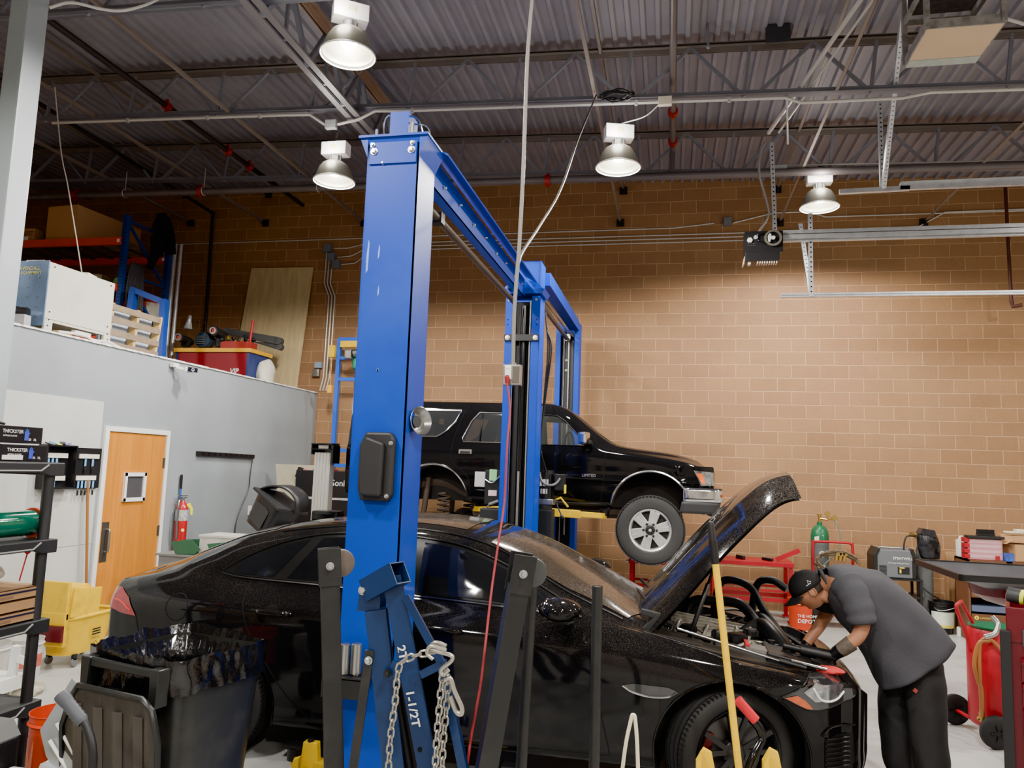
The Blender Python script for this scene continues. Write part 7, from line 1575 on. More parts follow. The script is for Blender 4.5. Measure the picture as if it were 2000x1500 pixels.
for k in range(14): b = MB(); c = V((-7.15 + .035 * k, 9.50 + .14 * (k % 3), BTOP + .13 + random.uniform(0, .06))); b.lathe([(.01, 0), (.035, 0), (.035, .02), (.012, .03)], c, (random.uniform(-1, 1), -1, random.uniform(-1, 1)), 10); b.cyl(c, c + V((random.uniform(-.06, .06), -.02, random.uniform(-.03, .04))), .010, 8); b.build('greasy_part', random.choice([MBK, STEEL, BRASS]), tr)
b = MB(); b.tube([(-6.70, 9.55, BTOP + .02), (-6.66, 9.55, BTOP + .46)], .022, 10); top('red_bar', b, REDP, 'short upright red bar at the right end of the bench', 'bar')
for o_ in set(bpy.data.objects) - _n0:
    if o_.parent is None: o_.location = o_.location + V((.23, .95, 0))
blob('plastic_bag', (-6.30, 10.75, ZM2 + .16), (.12, .18, .25), mat('bag_white', rgb(216, 212, 196), .4, var=.15, vs=9), 'white plastic sack slumped beside the blue bench end', 'bag', 5, base=ZM2)
b = MB(); P_ = [(-7.42, 11.55, ZM2), (-6.18, 11.55, ZM2), (-6.10, 11.71, 5.27), (-7.28, 11.71, 5.28)]; b.add(P_ + [tuple(V(p) + V((0, .02, 0))) for p in P_], [(0, 1, 2, 3), (4, 5, 6, 7), (0, 1, 5, 4), (1, 2, 6, 5), (2, 3, 7, 6), (3, 0, 4, 7)])
top('plywood_sheet', b, mat('plywood', rgb(196, 176, 132), .6, var=.14, vs=3, stretch=(5, 5, .7), dirt=rgb(164, 136, 96), dscale=2.5, damt=.4), 'tall pale plywood sheet leaning against the brick wall', 'plywood')
cm = thing('security_camera', 'small white security camera with black lens on the partition top', 'camera', (-5.8, 8.05, 2.9))
b = MB(); b.box((-5.86, 7.93, 3.02), (.06, .10, .05), ch=.01); b.bar((-5.85, 7.95, 3.0), (-5.72, 8.02, 2.97), .035, .035, ch=.01); b.box((-5.72, 8.03, 2.975), (.10, .10, .06), rz(.5), ch=.012); b.build('housing', WHITE, cm)
b = MB(); c = V((-5.66, 8.0, 2.975)); d = V((.85, -.5, -.05)).normalized(); b.prism([(-.06, -.025), (.06, -.03), (.06, .025), (-.06, .03)], c, V((.5, .85, 0)), (0, 0, 1), d * .01); fc = b.build('face', BLACKG, cm); b = MB(); b.slathe([(.012, .012), (.018, .014), (.018, .011)], c, d, 16); b.build('lens_ring', WHITE, fc)
# ================================================================== ALONG THE PARTITION WALL
def wl(py, pz, x=.0): return V((XM + x, py, pz))
ps = thing('power_strip', 'long black power strip on the grey wall with a cord hanging down', 'power strip', (XM, 9.2, 1.95)); b = MB(); b.bar((XM + .025, 8.54, 1.98), (XM + .025, 9.86, 1.965), .045, .055, ch=.006); b.build('strip', BLACK, ps)
b = MB()
for k in range(10): b.box((XM + .05, 8.64 + k * .125, 1.978), (.004, .05, .03))
b.build('socket', BLACKG, ps)
b = MB(); b.tube(spline([(XM + .03, 9.83, 1.95), (XM + .03, 9.80, 1.70), (XM + .03, 9.78, 1.50), (XM + .03, 9.62, 1.25), (XM + .03, 9.52, 1.0), (XM + .03, 9.55, .7)], 6), .007, 6); b.build('cord', BLACK, ps)
ou = thing('wall_outlet', 'white wall outlet with a black plug behind the tilted bin', 'outlet', (XM, 9.9, 1.13)); b = MB(); b.box((XM + .005, 9.90, 1.20), (.01, .08, .13), ch=.003); b.build('plate', WHITE, ou); b = MB(); b.box((XM + .02, 9.91, 1.17), (.03, .03, .03)); b.tube(spline([(XM + .03, 9.92, 1.17), (XM + .04, 10.1, 1.10), (XM + .04, 10.15, .95), (XM + .04, 9.98, .75)], 6), .006, 6); b.build('plug_cord', BLACK, ou)
ex = thing('fire_extinguisher', 'red fire extinguisher with silver label band on the grey wall by the door', 'extinguisher', (XM + .09, 8.26, .85)); b = MB(); ec = (XM + .085, 8.24, .80); b.slathe([(0, 0), (.068, 0), (.072, .02), (.072, .50), (.062, .55), (.03, .58), (.026, .60), (0, .60)], ec, n=28); b.build('cylinder', mat('ext_red', rgb(178, 24, 30), .25, coat=1), ex)
b = MB(); b.lathe([(.0735, .36), (.0735, .49)], ec, n=28); b.build('label_band', mat('band_silver', rgb(170, 172, 172), .4, var=.5, vs=30), ex)
b = MB(); b.cyl(V(ec) + V((0, 0, .60)), V(ec) + V((0, 0, .64)), .02, 12); b.bar(V(ec) + V((-.02, -.06, .66)), V(ec) + V((0, .08, .655)), .02, .012); b.bar(V(ec) + V((-.0, -.05, .64)), V(ec) + V((0, .07, .63)), .02, .012); b.tube(spline([V(ec) + V((0, -.02, .62)), V(ec) + V((.02, -.10, .58)), V(ec) + V((.02, -.10, .35)), V(ec) + V((.02, -.085, .15))], 6), .012, 8); b.build('valve', STEEL, ex)
b = MB(); b.prism([(0, 0), (.04, .015), (.09, -.06), (.085, -.14), (.06, -.13), (.05, -.06), (0, -.02)], V(ec) + V((.06, .0, .56)), (.3, .95, 0), (0, 0, 1), (.004, 0, 0)); b.build('tag', mat('tag_yellow', rgb(232, 228, 40), .5), ex); b = MB(); b.slathe([(0, .0), (.020, 0), (.020, .002)], V(ec) + V((.060, -.042, .25)), (.8, -.55, 0), 18); b.build('badge', mat('badge_cream', rgb(236, 224, 160), .5), ex)
mp_ = thing('pole', 'blue handled pole with black grip standing behind the fire extinguisher', 'pole', (XM + .03, 8.26, 0)); b = MB(); b.tube([(XM + .03, 8.28, .02), (XM + .03, 8.26, 1.56)], .013, 10); b.build('handle', mat('pole_blue', rgb(40, 92, 176), .4), mp_); b = MB(); b.tube([(XM + .03, 8.26, 1.54), (XM + .03, 8.255, 1.70)], .016, 10); b.ball((XM + .03, 8.255, 1.70), .016, 8); b.build('grip', BLACK, mp_)
kb = thing('key_cabinet', 'open black key cabinet with rows of keys on blue tags', 'cabinet', (XM, 6.5, 1.58)); b = MB()
b.box((XM + .015, 6.28, 1.79), (.02, .36, .42)); 
for a in ((6.28, 1.995, .36, .015), (6.28, 1.585, .36, .015)): b.box((XM + .06, a[0], a[1]), (.11, a[2], a[3]))
b.box((XM + .06, 6.10, 1.79), (.11, .015, .42)); b.box((XM + .06, 6.465, 1.79), (.11, .015, .42)); b.build('case', BLACK, kb); b = MB(); b.box((XM + .03, 6.68, 1.78), (.02, .40, .41)); dkb = b.build('door', BLACK, kb)
for cx, cz, par in ((6.28, 1.90, kb), (6.27, 1.68, kb), (6.70, 1.90, dkb), (6.68, 1.68, dkb)):
    b = MB(); b.box((XM + .05, cx, cz), (.012, .27, .045)); hk = b.build('key_rail', mat('rail_cream', rgb(226, 222, 206), .6, var=.1, vs=30), par)
    for k in range(5 if cx > 6.5 else 3):
        if cx > 6.5 and cz > 1.8 and k in (0, 2, 4): continue
        b = MB(); y = cx - .10 + k * .05; b.box((XM + .055, y, cz - .065), (.006, .022, .07)); b.build('key_tag', mat('tag_blue', rgb(110, 170, 225), .4), hk); b = MB(); b.tube([(XM + .056, y + .014 * math.cos(a), cz - .115 + .014 * math.sin(a)) for a in [2 * PI * j / 10 for j in range(11)]], .002, 4); b.box((XM + .056, y, cz - .15), (.006, .018, .05)); b.build('key', BLACK, hk)
random.seed(6)
for k in range(5): b = MB(); b.box((XM + .06, 6.16 + .055 * k, 2.01 + .01 * (k % 2)), (.05, .07, .012), rz(random.uniform(0, 3)) @ rx(.3), ch=.003); top('key_fob', b, [BLACK, mat('tag_blue', rgb(110, 170, 225), .4), mat('tag_yellow', rgb(232, 228, 40), .5), BLACK, mat('fob_purple', rgb(110, 100, 170), .5)][k], ['black fob at the left end on the key cabinet', 'blue tag lying on top of the key cabinet', 'yellow tag lying on top of the key cabinet', 'black fob right of the yellow tag on the key cabinet', 'purple tag at the right on top of the key cabinet'][k], 'key fob')
b = MB(); b.prism([(0, 0), (.09, .0), (.12, .04), (.12, .46), (.02, .46), (0, .40)], (XM + .02, 5.55, 1.50), (0, 1, 0), (0, 0, 1), (.006, 0, 0)); pst = top('wall_poster', b, mat('poster_pink', rgb(220, 188, 184), .5, var=.1), 'pink and red printed notice on the white panel behind the shelf', 'poster')
b = MB(); b.box((XM + .03, 5.61, 1.66), (.004, .12, .13)); b.build('poster_band', mat('band_red', rgb(214, 74, 62), .5, var=.3, vs=12), pst)
bro = thing('broom', 'wooden-handled broom leaning against the white panel by the door', 'broom', (XM + .1, 6.75, 0)); b = MB(); b.tube([(XM + .10, 6.82, .15), (XM + .06, 6.70, 1.66)], .014, 10); b.build('handle', mat('broom_wood', rgb(150, 100, 44), .5), bro); b = MB(); b.box((XM + .10, 6.82, .12), (.05, .30, .05)); b.box((XM + .10, 6.82, .05), (.04, .28, .10)); b.build('head', DARKP, bro)
# mop bucket
mb_ = thing('mop_bucket', 'yellow wheeled mop bucket with wringer, grimy, by the wooden door', 'mop bucket', (-5.3, 6.2, 0)); YB = mat('mop_yellow', rgb(232, 190, 8), .4, var=.06, dirt=rgb(150, 124, 40), dscale=6, damt=.6)
def mbk(u, v):
    a = 2 * PI * u; c, s = math.cos(a), math.sin(a); q = (abs(c) ** 4 + abs(s) ** 4) ** -.25; k = .82 + .18 * v; return V((-5.42 + .17 * c * q * k, 6.26 + .30 * s * q * k + .05 * v * (1 if s > 0 else 0), .11 + .33 * v))
b = MB(); b.grid(mbk, 40, 8, cu=True); b.add([mbk(i / 40, 0) for i in range(40)], [list(range(40))]); b.tube([mbk(i / 40, 1) for i in range(40)], .014, 8, closed=True); tb = b.build('tub', YB, mb_, solid=.006)
b = MB(); b.box((-5.42, 6.10, .58), (.30, .24, .30), ch=.03); b.box((-5.26, 6.16, .57), (.02, .34, .26), rx(-.10), ch=.008); b.box((-5.42, 5.97, .60), (.28, .04, .34), ch=.01); b.box((-5.42, 5.97, .35), (.28, .05, .30), ch=.012); b.build('wringer', YB, mb_)
b = MB(); b.box((-5.40, 5.93, .32), (.24, .03, .14)); b.build('red_panel', mat('maroon_paint', rgb(112, 12, 32), .3), mb_)
b = MB()
for k in range(3): b.box((-5.232, 6.29, .265 + k * .022), (.004, .10, .012))
b.tube([(-5.232, 6.29 + .035 * math.cos(a), .17 + .03 * math.sin(a)) for a in [PI / 2 + 2 * PI * k / 3 for k in range(4)]], .003, 4); text(b, 'Rubbermaid', (-5.231, 6.235, .225), (0, 1, 0), (0, 0, 1), .02, bold=.01); b.build('emblem', BLACK, tb)
for x, y in ((-5.28, 6.10), (-5.28, 6.50), (-5.55, 6.10), (-5.55, 6.50)): b = MB(); b.lathe([(0, -.015), (.035, -.015), (.04, 0), (.035, .015), (0, .015)], (x, y, .042), (1, 0, 0), 18); cs = b.build('caster', mat('caster_grey', rgb(110, 110, 108), .5), mb_); b = MB(); b.box((x, y, .09), (.03, .04, .05)); b.build('fork', BLACK, cs)
b = MB(); b.tube([(-5.25, 6.42, .43), (-5.22, 6.62, .40)], .004, 6); b.build('wire_handle', STEEL, mb_)
def pail(lab, x, y, z, r, h, m, band=None, name='bucket'):
    t = thing(name, lab, 'bucket', (x, y, z)); b = MB(); b.lathe([(0, 0), (r * .88, 0), (r, h), (r * 1.03, h)], (x, y, z), n=26); b.slathe([(r * .98, h * .84), (r * 1.06, h * .87), (r, h * .90)], (x, y, z), n=26); b.build('pail', m, t)
    if band: b = MB(); b.lathe([(r * .925, h * .30), (r * .965, h * .62)], (x, y, z), n=26); b.build('label', band, t)
    return t
PLW = mat('pail_white', rgb(208, 206, 200), .5, var=.08, dirt=rgb(150, 140, 128), dscale=5, damt=.4)
pail('white pail with red printed label beside the yellow mop bucket', -5.42, 5.70, 0, .13, .33, PLW, mat('lab_red', rgb(214, 110, 90), .5, var=.5, vs=10)); pail('white drum-shaped pail behind the shelf posts', -5.45, 5.36, 0, .15, .36, PLW); pail('blue pail at the left edge seen through the shelf', -5.1, 4.80, .12, .12, .20, mat('pail_blue', rgb(90, 150, 220), .4))
b = MB(); b.box((-5.2, 5.0, .14), (.5, .5, .10)); b.bar((-5.02, 5.16, .0), (-4.98, 5.14, .42), .05, .05); b.bar((-5.0, 5.14, .34), (-4.9, 5.24, .26), .05, .05); top('pipe_stand', b, WHITE, 'white pipe frame standing among the pails behind the shelf', 'frame')
blob('rag_pile', (-5.15, 5.30, .03), (.20, .22, .09), mat('rag', rgb(176, 168, 146), .9, var=.35, vs=18), 'heap of dirty cream mop strands on the floor near the pails', 'rag', 6, .6, base=0)
# ================================================================== MIDDLE BACKGROUND (behind the sedan)
so_ = thing('tool_chest', 'large black tool chest with white maker lettering behind the lift column', 'tool chest', (-4.65, 10.0, 0)); b = MB(); b.box((-4.65, 10.05, .90), (1.05, .45, 1.80)); b.build('cabinet', mat('chest_black', rgb(22, 24, 28), .3), so_, bevel=.006)
b = MB(); b.box((-4.65, 9.822, 1.42), (1.02, .006, .03)); b.build('trim_line', GALV, so_); b = MB(); text(b, 'Sonic', (-4.63, 9.818, 1.60), (1, 0, 0), (0, 0, 1), .12, bold=.008); b.build('lettering', WHITE, so_)
b = MB(); b.box((-4.65, 9.82, 1.20), (1.0, .02, .40), ch=.005); dr_ = b.build('drawer', mat('chest_black', rgb(22, 24, 28), .3), so_); b = MB(); b.ball((-4.62, 9.80, 1.30), .018, 8); b.build('knob', CHROME, dr_)
ac = thing('alignment_tower', 'tall silver extruded aluminium mast with open black cap', 'mast', (-4.2, 8.65, 0)); b = MB()
b.box((-4.20, 8.68, 1.02), (.21, .12, 2.04))
for k in range(5): b.box((-4.285 + k * .042, 8.615, 1.02), (.022, .012, 2.04))
b.build('mast', mat('alu_bright', rgb(196, 196, 190), .35, metal=.6), ac); b = MB(); b.box((-4.19, 8.67, 2.08), (.28, .20, .012)); b.box((-4.325, 8.67, 2.08), (.012, .20, .13)); b.box((-4.055, 8.67, 2.02), (.03, .20, .22)); b.box((-4.19, 8.66, 2.145), (.28, .20, .012)); b.box((-4.19, 8.76, 2.1), (.28, .012, .12)); b.build('cap', BLACKG, ac); b = MB(); b.box((-4.20, 8.64, 2.11), (.12, .05, .04), rz(.3)); b.build('cap_insert', STEEL, ac)
b = MB(); b.cyl((-4.2, 8.65, 0), (-4.2, 8.65, .04), .3, 24); b.build('base', BLACK, ac); b = MB(); b.box((-4.02, 8.5, 1.28), (.34, .22, .14), ch=.04); b.build('camera_head', BLACKG, ac)
td = thing('waste_bin', 'black lidded plastic bin tipped on its corner behind the sedan roof', 'bin', (-4.2, 7.5, .9)); R_ = ry(.50) @ rz(-.3); c = V((-4.22, 7.55, 1.33))
b = MB()
def tb_(u, v):
    a = 2 * PI * u; cc, s = math.cos(a), math.sin(a); q = (abs(cc) ** 6 + abs(s) ** 6) ** (-1 / 6); k = .84 + .16 * v; return c + R_ @ V((.20 * cc * q * k, .20 * s * q * k, -.17 + .34 * v))
b.grid(tb_, 40, 6, cu=True); b.add([tb_(i / 40, 0) for i in range(40)], [list(range(40))]); b.build('body', mat('bin_black', rgb(36, 37, 39), .4), td)
b = MB(); b.box(c + R_ @ V((0, 0, .18)), (.46, .46, .03), R_, ch=.01); b.build('rim', mat('bin_black', rgb(36, 37, 39), .4), td)
b = MB(); pr_ = [(-.11, -.10), (.11, -.12), (.11, .08), (.05, .11), (-.11, .10)]; b.prism(pr_, c + R_ @ V((0, -.192, -.01)), R_ @ V((1, 0, 0)), R_ @ V((0, 0, 1)), R_ @ V((0, -.008, 0))); b.build('recess_panel', mat('bin_black2', rgb(50, 51, 53), .35), td, bevel=.003)
b = MB(); b.grid(lambda u, v: c + V((.05, .05, .12)) + V((.27 * math.cos(2.2 - 2.6 * u), -.15 + .3 * v, .20 * math.sin(2.2 - 2.6 * u))), 16, 3); b.build('lid', mat('bin_black', rgb(36, 37, 39), .4), td, solid=.02)
b = MB(); b.bar((-4.05, 7.7, 0), (-4.1, 7.62, 1.12), .3, .3); b.build('stand_box', BLACK, td)
b = MB(); b.box((-4.68, 7.5, .99), (.50, .34, .20)); b.box((-4.68, 7.5, 1.095), (.52, .36, .02)); top('white_box', b, PLW, 'white lidded carton peeking over the sedan trunk line', 'box')
b = MB(); b.box((-4.85, 7.5, .44), (1.0, .5, .88)); b.box((-4.85, 7.5, .885), (1.06, .55, .02)); top('work_table', b, mat('table_grey', rgb(120, 120, 118), .5), 'grey table hidden behind the sedan trunk, holding carton and green trays', 'table')
for (x, w, rot, l_) in ((-5.05, .26, .1, 'green plastic scoop tray left of the white carton'), (-4.62, .22, .5, 'second green plastic tray in front of the white carton')):
    b = MB(); R2 = rz(rot); cc = V((x, 7.25, .90))
    b.prism([(-w / 2 + .03, 0), (w / 2 - .02, 0), (w / 2 + .05, .06), (w / 2 - .06, .15), (-w / 2 - .03, .13)], cc, R2 @ V((1, 0, 0)), (0, 0, 1), R2 @ V((0, .012, 0))); b.prism([(-w / 2 + .03, 0), (w / 2 - .02, 0), (w / 2 + .05, .06), (w / 2 - .06, .15), (-w / 2 - .03, .13)], cc + V((0, .16, 0)), R2 @ V((1, 0, 0)), (0, 0, 1), R2 @ V((0, .012, 0))); b.box(cc + V((0, .09, .008)), (w * .8, .17, .012), R2); top('green_tray', b, mat('tray_green', rgb(52, 100, 70), .35, alpha=.9), l_, 'tray')
pb = thing('tool_board', 'pale slanted board with hand tools hooked on, beside the tool chest', 'board', (-5.5, 10.4, 1.4)); b = MB(); b.prism([(0, 0), (.62, 0), (.60, .62), (-.08, .62)], (-5.62, 10.2, 1.25), (.96, .27, 0), (0, 0, 1), (0, .02, 0)); b.build('board', mat('board_beige', rgb(170, 162, 140), .6, var=.15), pb)
for (x, z, s, m, n_) in ((-5.33, 1.76, .07, BLACK, 'black_tool'), (-5.25, 1.74, .06, ORA, 'orange_clip'), (-5.12, 1.70, .06, PLW, 'white_tool'), (-5.28, 1.58, .09, BLACK, 'black_tool')):
    b = MB(); b.box((x, 10.22, z), (s, .06, s * 2.2), ry(.3 if 'white' not in n_ else -.5), ch=.012); b.build(n_, m, pb)
b = MB(); b.box((-4.98, 10.34, 1.80), (.34, .12, .04)); b.box((-4.98, 10.40, 1.74), (.34, .012, .12)); top('red_tray', b, REDP, 'red slotted tray on the wall behind the black chest', 'tray')
# blue frame with winch near the corner
bf = thing('steel_rack', 'blue square-tube frame with yellow cross-beam against the brick wall', 'frame', (-5.0, 11.3, 0)); BF = mat('frame_blue', rgb(30, 90, 205), .4); b = MB()
for x in (-5.33, -4.35): b.box((x, 11.3, 1.97), (.06, .06, 3.94)); 
for z in (3.93, 3.62, 3.27, 2.12, 1.88): b.box((-4.84, 11.3, z), (.98, .05, .055))
b.build('frame', BF, bf); b = MB(); b.box((-4.9, 11.25, 3.84), (.75, .07, .10)); b.build('yellow_beam', YEL, bf)
b = MB(); b.cyl((-5.0, 11.16, 3.68), (-4.8, 11.16, 3.72), .07, 16); b.box((-5.08, 11.16, 3.66), (.12, .14, .15), ch=.02); b.build('winch', STEEL, bf); b = MB(); b.box((-5.42, 11.25, 3.72), (.10, .08, .20), ch=.01); b.build('yellow_box', YEL, bf)
b = MB(); b.box((-5.42, 11.24, 3.10), (.07, .06, .13), ch=.01); b.tube([(-5.42, 11.24, 3.62), (-5.42, 11.24, 3.16)], .006, 6); b.build('pendant', mat('pendant_or', rgb(240, 170, 40), .4), bf)
tb2 = thing('tool_balancer', 'green teardrop tool balancer hanging from the blue frame', 'balancer', (-4.98, 11.2, 3.3)); b = MB(); b.slathe([(0, -.10), (.05, -.06), (.06, .02), (.05, .07), (.015, .11)], (-4.98, 11.2, 3.50), n=18, sx=.9); b.build('casing', mat('bal_green', rgb(30, 130, 100), .3), tb2); b = MB(); b.tube([(-4.98, 11.2, 3.40), (-5.0, 11.2, 1.9)], .003, 5); b.build('wire', STEEL, tb2)
# ================================================================== LEFT FOREGROUND
b = MB(); b.box((-5.045, 4.69, 3.32), (.17, .19, 6.64), ch=.015); cl = thing('steel_column', 'pale grey square steel column rising at the left edge', 'column', (-5.045, 4.69, 0)); b.build('shaft', COLM, cl); b = MB(); b.box((-5.045, 4.69, .01), (.34, .34, .02)); b.build('base_plate', COLM, cl)
SH = mat('shelf_plastic', rgb(44, 45, 47), .45, var=.06); SHL = mat('shelf_edge', rgb(128, 130, 128), .45)
su = thing('shelving_unit', 'black plastic shelving unit with stacked goods at the left edge', 'shelf', (-3.65, 3.2, 0)); SX0, SX1, SY0, SY1 = -3.95, -3.42, 2.82, 3.74
for z in (1.87, 1.44, 1.00, .56, .12):
    b = MB(); b.box(((SX0 + SX1) / 2, (SY0 + SY1) / 2, z - .01), (SX1 - SX0, SY1 - SY0, .02))
    b.prism([(SY0, 0), (SY1, 0), (SY1, -.075), (SY1 - .10, -.075), (SY1 - .16, -.055), (SY0 + .16, -.055), (SY0 + .1, -.075), (SY0, -.075)], (SX1 - .02, 0, z), (0, 1, 0), (0, 0, 1), (.022, 0, 0)); b.prism([(SY0, 0), (SY1, 0), (SY1, -.075), (SY0, -.075)], (SX0, 0, z), (0, 1, 0), (0, 0, 1), (.022, 0, 0)); b.box(((SX0 + SX1) / 2, SY1 - .01, z - .037), (SX1 - SX0, .02, .075)); b.box(((SX0 + SX1) / 2, SY0 + .01, z - .037), (SX1 - SX0, .02, .075)); s_ = b.build('shelf', SH, su, bevel=.005)
    b = MB(); b.tube([(SX1 + .004, SY0 + .12, z - .012), (SX1 + .004, SY0 + .17, z - .045), (SX1 + .004, SY1 - .17, z - .045), (SX1 + .004, SY1 - .12, z - .012)], .005, 6); b.build('edge_groove', SHL, s_)
for x in (SX0 + .05, SX1 - .045):
    for y in (SY0 + .06, SY1 - .06): b = MB(); b.cyl((x, y, 0), (x, y, 1.80), .030, 18); b.build('post', SH, su)
GB = mat('glove_box_black', rgb(22, 22, 28), .35)
def glove(lab, y, z, x=-3.56, rot=.0):
    t = thing('glove_box', lab, 'box', (x, y, z)); R = rz(rot); C_ = V((x, y, z + .047)); b = MB(); b.box(C_, (.14, .30, .092), R, ch=.003); cx_ = b.build('carton', GB, t)
    q = lambda u, w: C_ + R @ V((.0715, u, w)); uu = R @ V((0, 1, 0))
    b = MB(); text(b, 'THICKSTER', q(-.115, .008), uu, (0, 0, 1), .026, bold=.012); text(b, 'NITRILE GLOVES', q(-.11, -.012), uu, (0, 0, 1), .012, bold=.004); text(b, '50', q(.055, -.030), uu, (0, 0, 1), .018, bold=.01); text(b, 'XL', q(.088, -.030), uu, (0, 0, 1), .018, bold=.01); b.build('lettering', WHITE, cx_)
    b = MB(); b.prism([(0, -.03), (.024, -.03), (.028, .0), (.036, .012), (.030, .014), (.026, .006), (.025, .03), (.020, .03), (.018, .008), (.016, .034), (.011, .034), (.011, .008), (.007, .030), (.003, .028), (.005, .006), (.0, .020), (-.003, .018), (.0, -.004)], q(.028, 0), uu, (0, 0, 1), R @ V((.001, 0, 0))); b.build('glove_picture', mat('glove_blue', rgb(60, 80, 190), .5), cx_)
    return t
glove('upper black glove box with blue hand picture on the top shelf', 3.48, 1.972); lgb = glove('lower black glove box with blue hand picture and white label', 3.52, 1.872); 
b = MB(); b.box((-3.484, 3.44, 1.895), (.004, .13, .024)); b.build('white_label', WHITE, lgb)
b = MB(); b.tube(spline([(-3.55, 3.28, 2.072), (-3.53, 3.35, 2.08), (-3.54, 3.42, 2.075)], 4), .008, 8); top('hair_clip', b, BLACK, 'dark tool lying on the upper glove box', 'tool')
gr = thing('stretch_wrap', 'roll of green stretch wrap with orange end core on the second shelf', 'roll', (-3.6, 3.3, 1.44)); b = MB(); b.cyl((-3.58, 2.85, 1.525), (-3.58, 3.70, 1.525), .072, 28); b.build('film', mat('wrap_green', rgb(4, 108, 84), .12, coat=1, var=.3, vs=8), gr); b = MB(); b.lathe([(.045, 0), (.085, 0), (.085, .02), (.045, .02)], (-3.58, 3.71, 1.525), (0, 1, 0), 28); b.build('end_core', mat('core_orange', rgb(226, 84, 48), .4), gr)
for k in range(3): 
    t = cbox((-3.63, 3.22, 1.035 + k * .062), (.36, .96, .058), ['lowest', 'middle', 'topmost'][k] + ' of three long flat cardboard cartons on the third shelf')
    if k != 1:
        b = MB(); b.box((-3.4485, 3.22, 1.045 + k * .062), (.0015, .96, .010)); b.build('printed_stripe', mat('stripe_navy', rgb(34, 36, 60), .5), t); b = MB()
        for j in range(4): b.box((-3.4480, 2.95 + j * .17, 1.026 + k * .062), (.001, .09, .014))
        b.build('printed_block', mat('print_brown', rgb(140, 110, 84), .6), t)
b = MB(); b.ball((-3.65, 3.30, 1.27), 1, 12, sc=(.16, .30, .075)); b.v = [p + V((0, 0, .03 * noise.noise(p * 9))) for p in b.v]; top('wrapped_bundle', b, mat('wrap_clear', rgb(206, 200, 182), .3, var=.2, vs=10), 'bundle in cloudy plastic wrap on top of the flat cartons', 'bundle')
b = MB(); b.box((-3.56, 2.98, 1.30), (.10, .12, .16), ch=.005); top('yellow_box', b, mat('box_mustard', rgb(200, 160, 30), .5, var=.2), 'mustard yellow box at the left edge above the cartons', 'box')
b = MB(); b.tube([(-3.50, 3.585, 1.22), (-3.48, 3.60, 1.37)], .004, 6); b.ball((-3.48, 3.60, 1.38), .016, 10); top('red_knob_rod', b, mat('knob_red', rgb(190, 24, 44), .3), 'thin rod with a red ball tip beside the shelf post', 'rod')
cbox((-3.62, 3.10, .615), (.30, .80, .09), 'flat cardboard carton on the fourth shelf'); cbox((-3.62, 2.90, .77), (.28, .36, .21), 'brown cardboard box standing on the flat carton', .0)
# black toolboxes at the bottom left
tbx = thing('tool_box', 'black latching tool box on the floor below the shelf', 'tool box', (-3.25, 3.3, 0)); b = MB(); b.box((-3.22, 2.85, .28), (.30, .80, .56), ch=.02); b.build('case', BLACK, tbx); b = MB(); b.prism([(-.14, 0), (.14, 0), (.09, .07), (-.09, .07)], (-3.22, 2.46, .56), (1, 0, 0), (0, 0, 1), (0, .80, 0)); ld = b.build('lid', mat('lid_grey', rgb(92, 93, 92), .5, var=.1), tbx); b = MB(); b.box((-3.20, 2.95, .632), (.12, .34, .003)); b.build('label', WHITE, ld)
b = MB(); b.box((-3.064, 3.0, .46), (.014, .10, .05), ch=.004); b.build('latch', BLACKG, tbx)
b = MB(); b.box((-2.95, 2.85, .22), (.20, .7, .44), ch=.01); b.box((-2.95, 2.85, .441), (.12, .5, .002)); wcs = top('white_case', b, mat('case_pale', rgb(176, 176, 172), .5, var=.3, vs=7), 'pale flat case with yellow marking in front of the black tool box', 'case')
b = MB(); b.box((-2.96, 2.95, .445), (.09, .26, .004)); b.build('yellow_marking', YLAB, wcs)
p = pail('orange pail with white print holding oily parts, bottom left', -3.14, 3.56, .20, .135, .38, ORA, None)
b = MB(); b.cyl((-3.14, 3.56, 0), (-3.14, 3.56, .20), .13, 22); top('pail_stand', b, BLACK, 'black round block under the orange pail', 'block'); b = MB(); b.box((-3.20, 3.452, .38), (.08, .003, .16), rz(-.5)); b.build('printed_panel', mat('print_pale', rgb(236, 130, 90), .5), p)
b = MB(); b.box((-3.14, 3.56, .50), (.12, .03, .02), rz(.4)); b.lathe([(.015, 0), (.035, 0), (.035, .015), (.015, .015)], (-3.18, 3.55, .50), n=14); top('oily_part', b, MBK, 'black oily metal part inside the orange pail', 'machine part')
sm = thing('metal_shield', 'bent galvanised sheet-metal shield with two ribs leaning by the bin', 'metal part', (-2.75, 3.3, .3)); u_ = V((.80, -.05, -.60)); v_ = V((.40, .1, .91)); b = MB(); b.prism([(-.02, .30), (.24, .20), (.26, -.06), (.14, -.14), (-.02, -.06), (-.10, .02)], (-2.84, 3.20, .56), (.95, -.1, -.3), (.2, .1, .97), (0, .006, 0)); pn2 = b.build('sheet', mat('sheet_grey', rgb(166, 172, 178), .35, metal=.5), sm)
b = MB()
for k in range(2): b.tube([(-2.82 + k * -.03, 3.188, .66 - k * .08), (-2.68 + k * -.02, 3.188, .50 - k * .08)], .009, 8)
b.build('rib', WHITE, pn2); b = MB(); b.box((-2.83, 3.18, .445), (.08, .05, .06), ry(.3)); b.cyl((-2.72, 3.18, .40), (-2.68, 3.18, .0), .05, 16); b.build('bracket', GALV, sm)
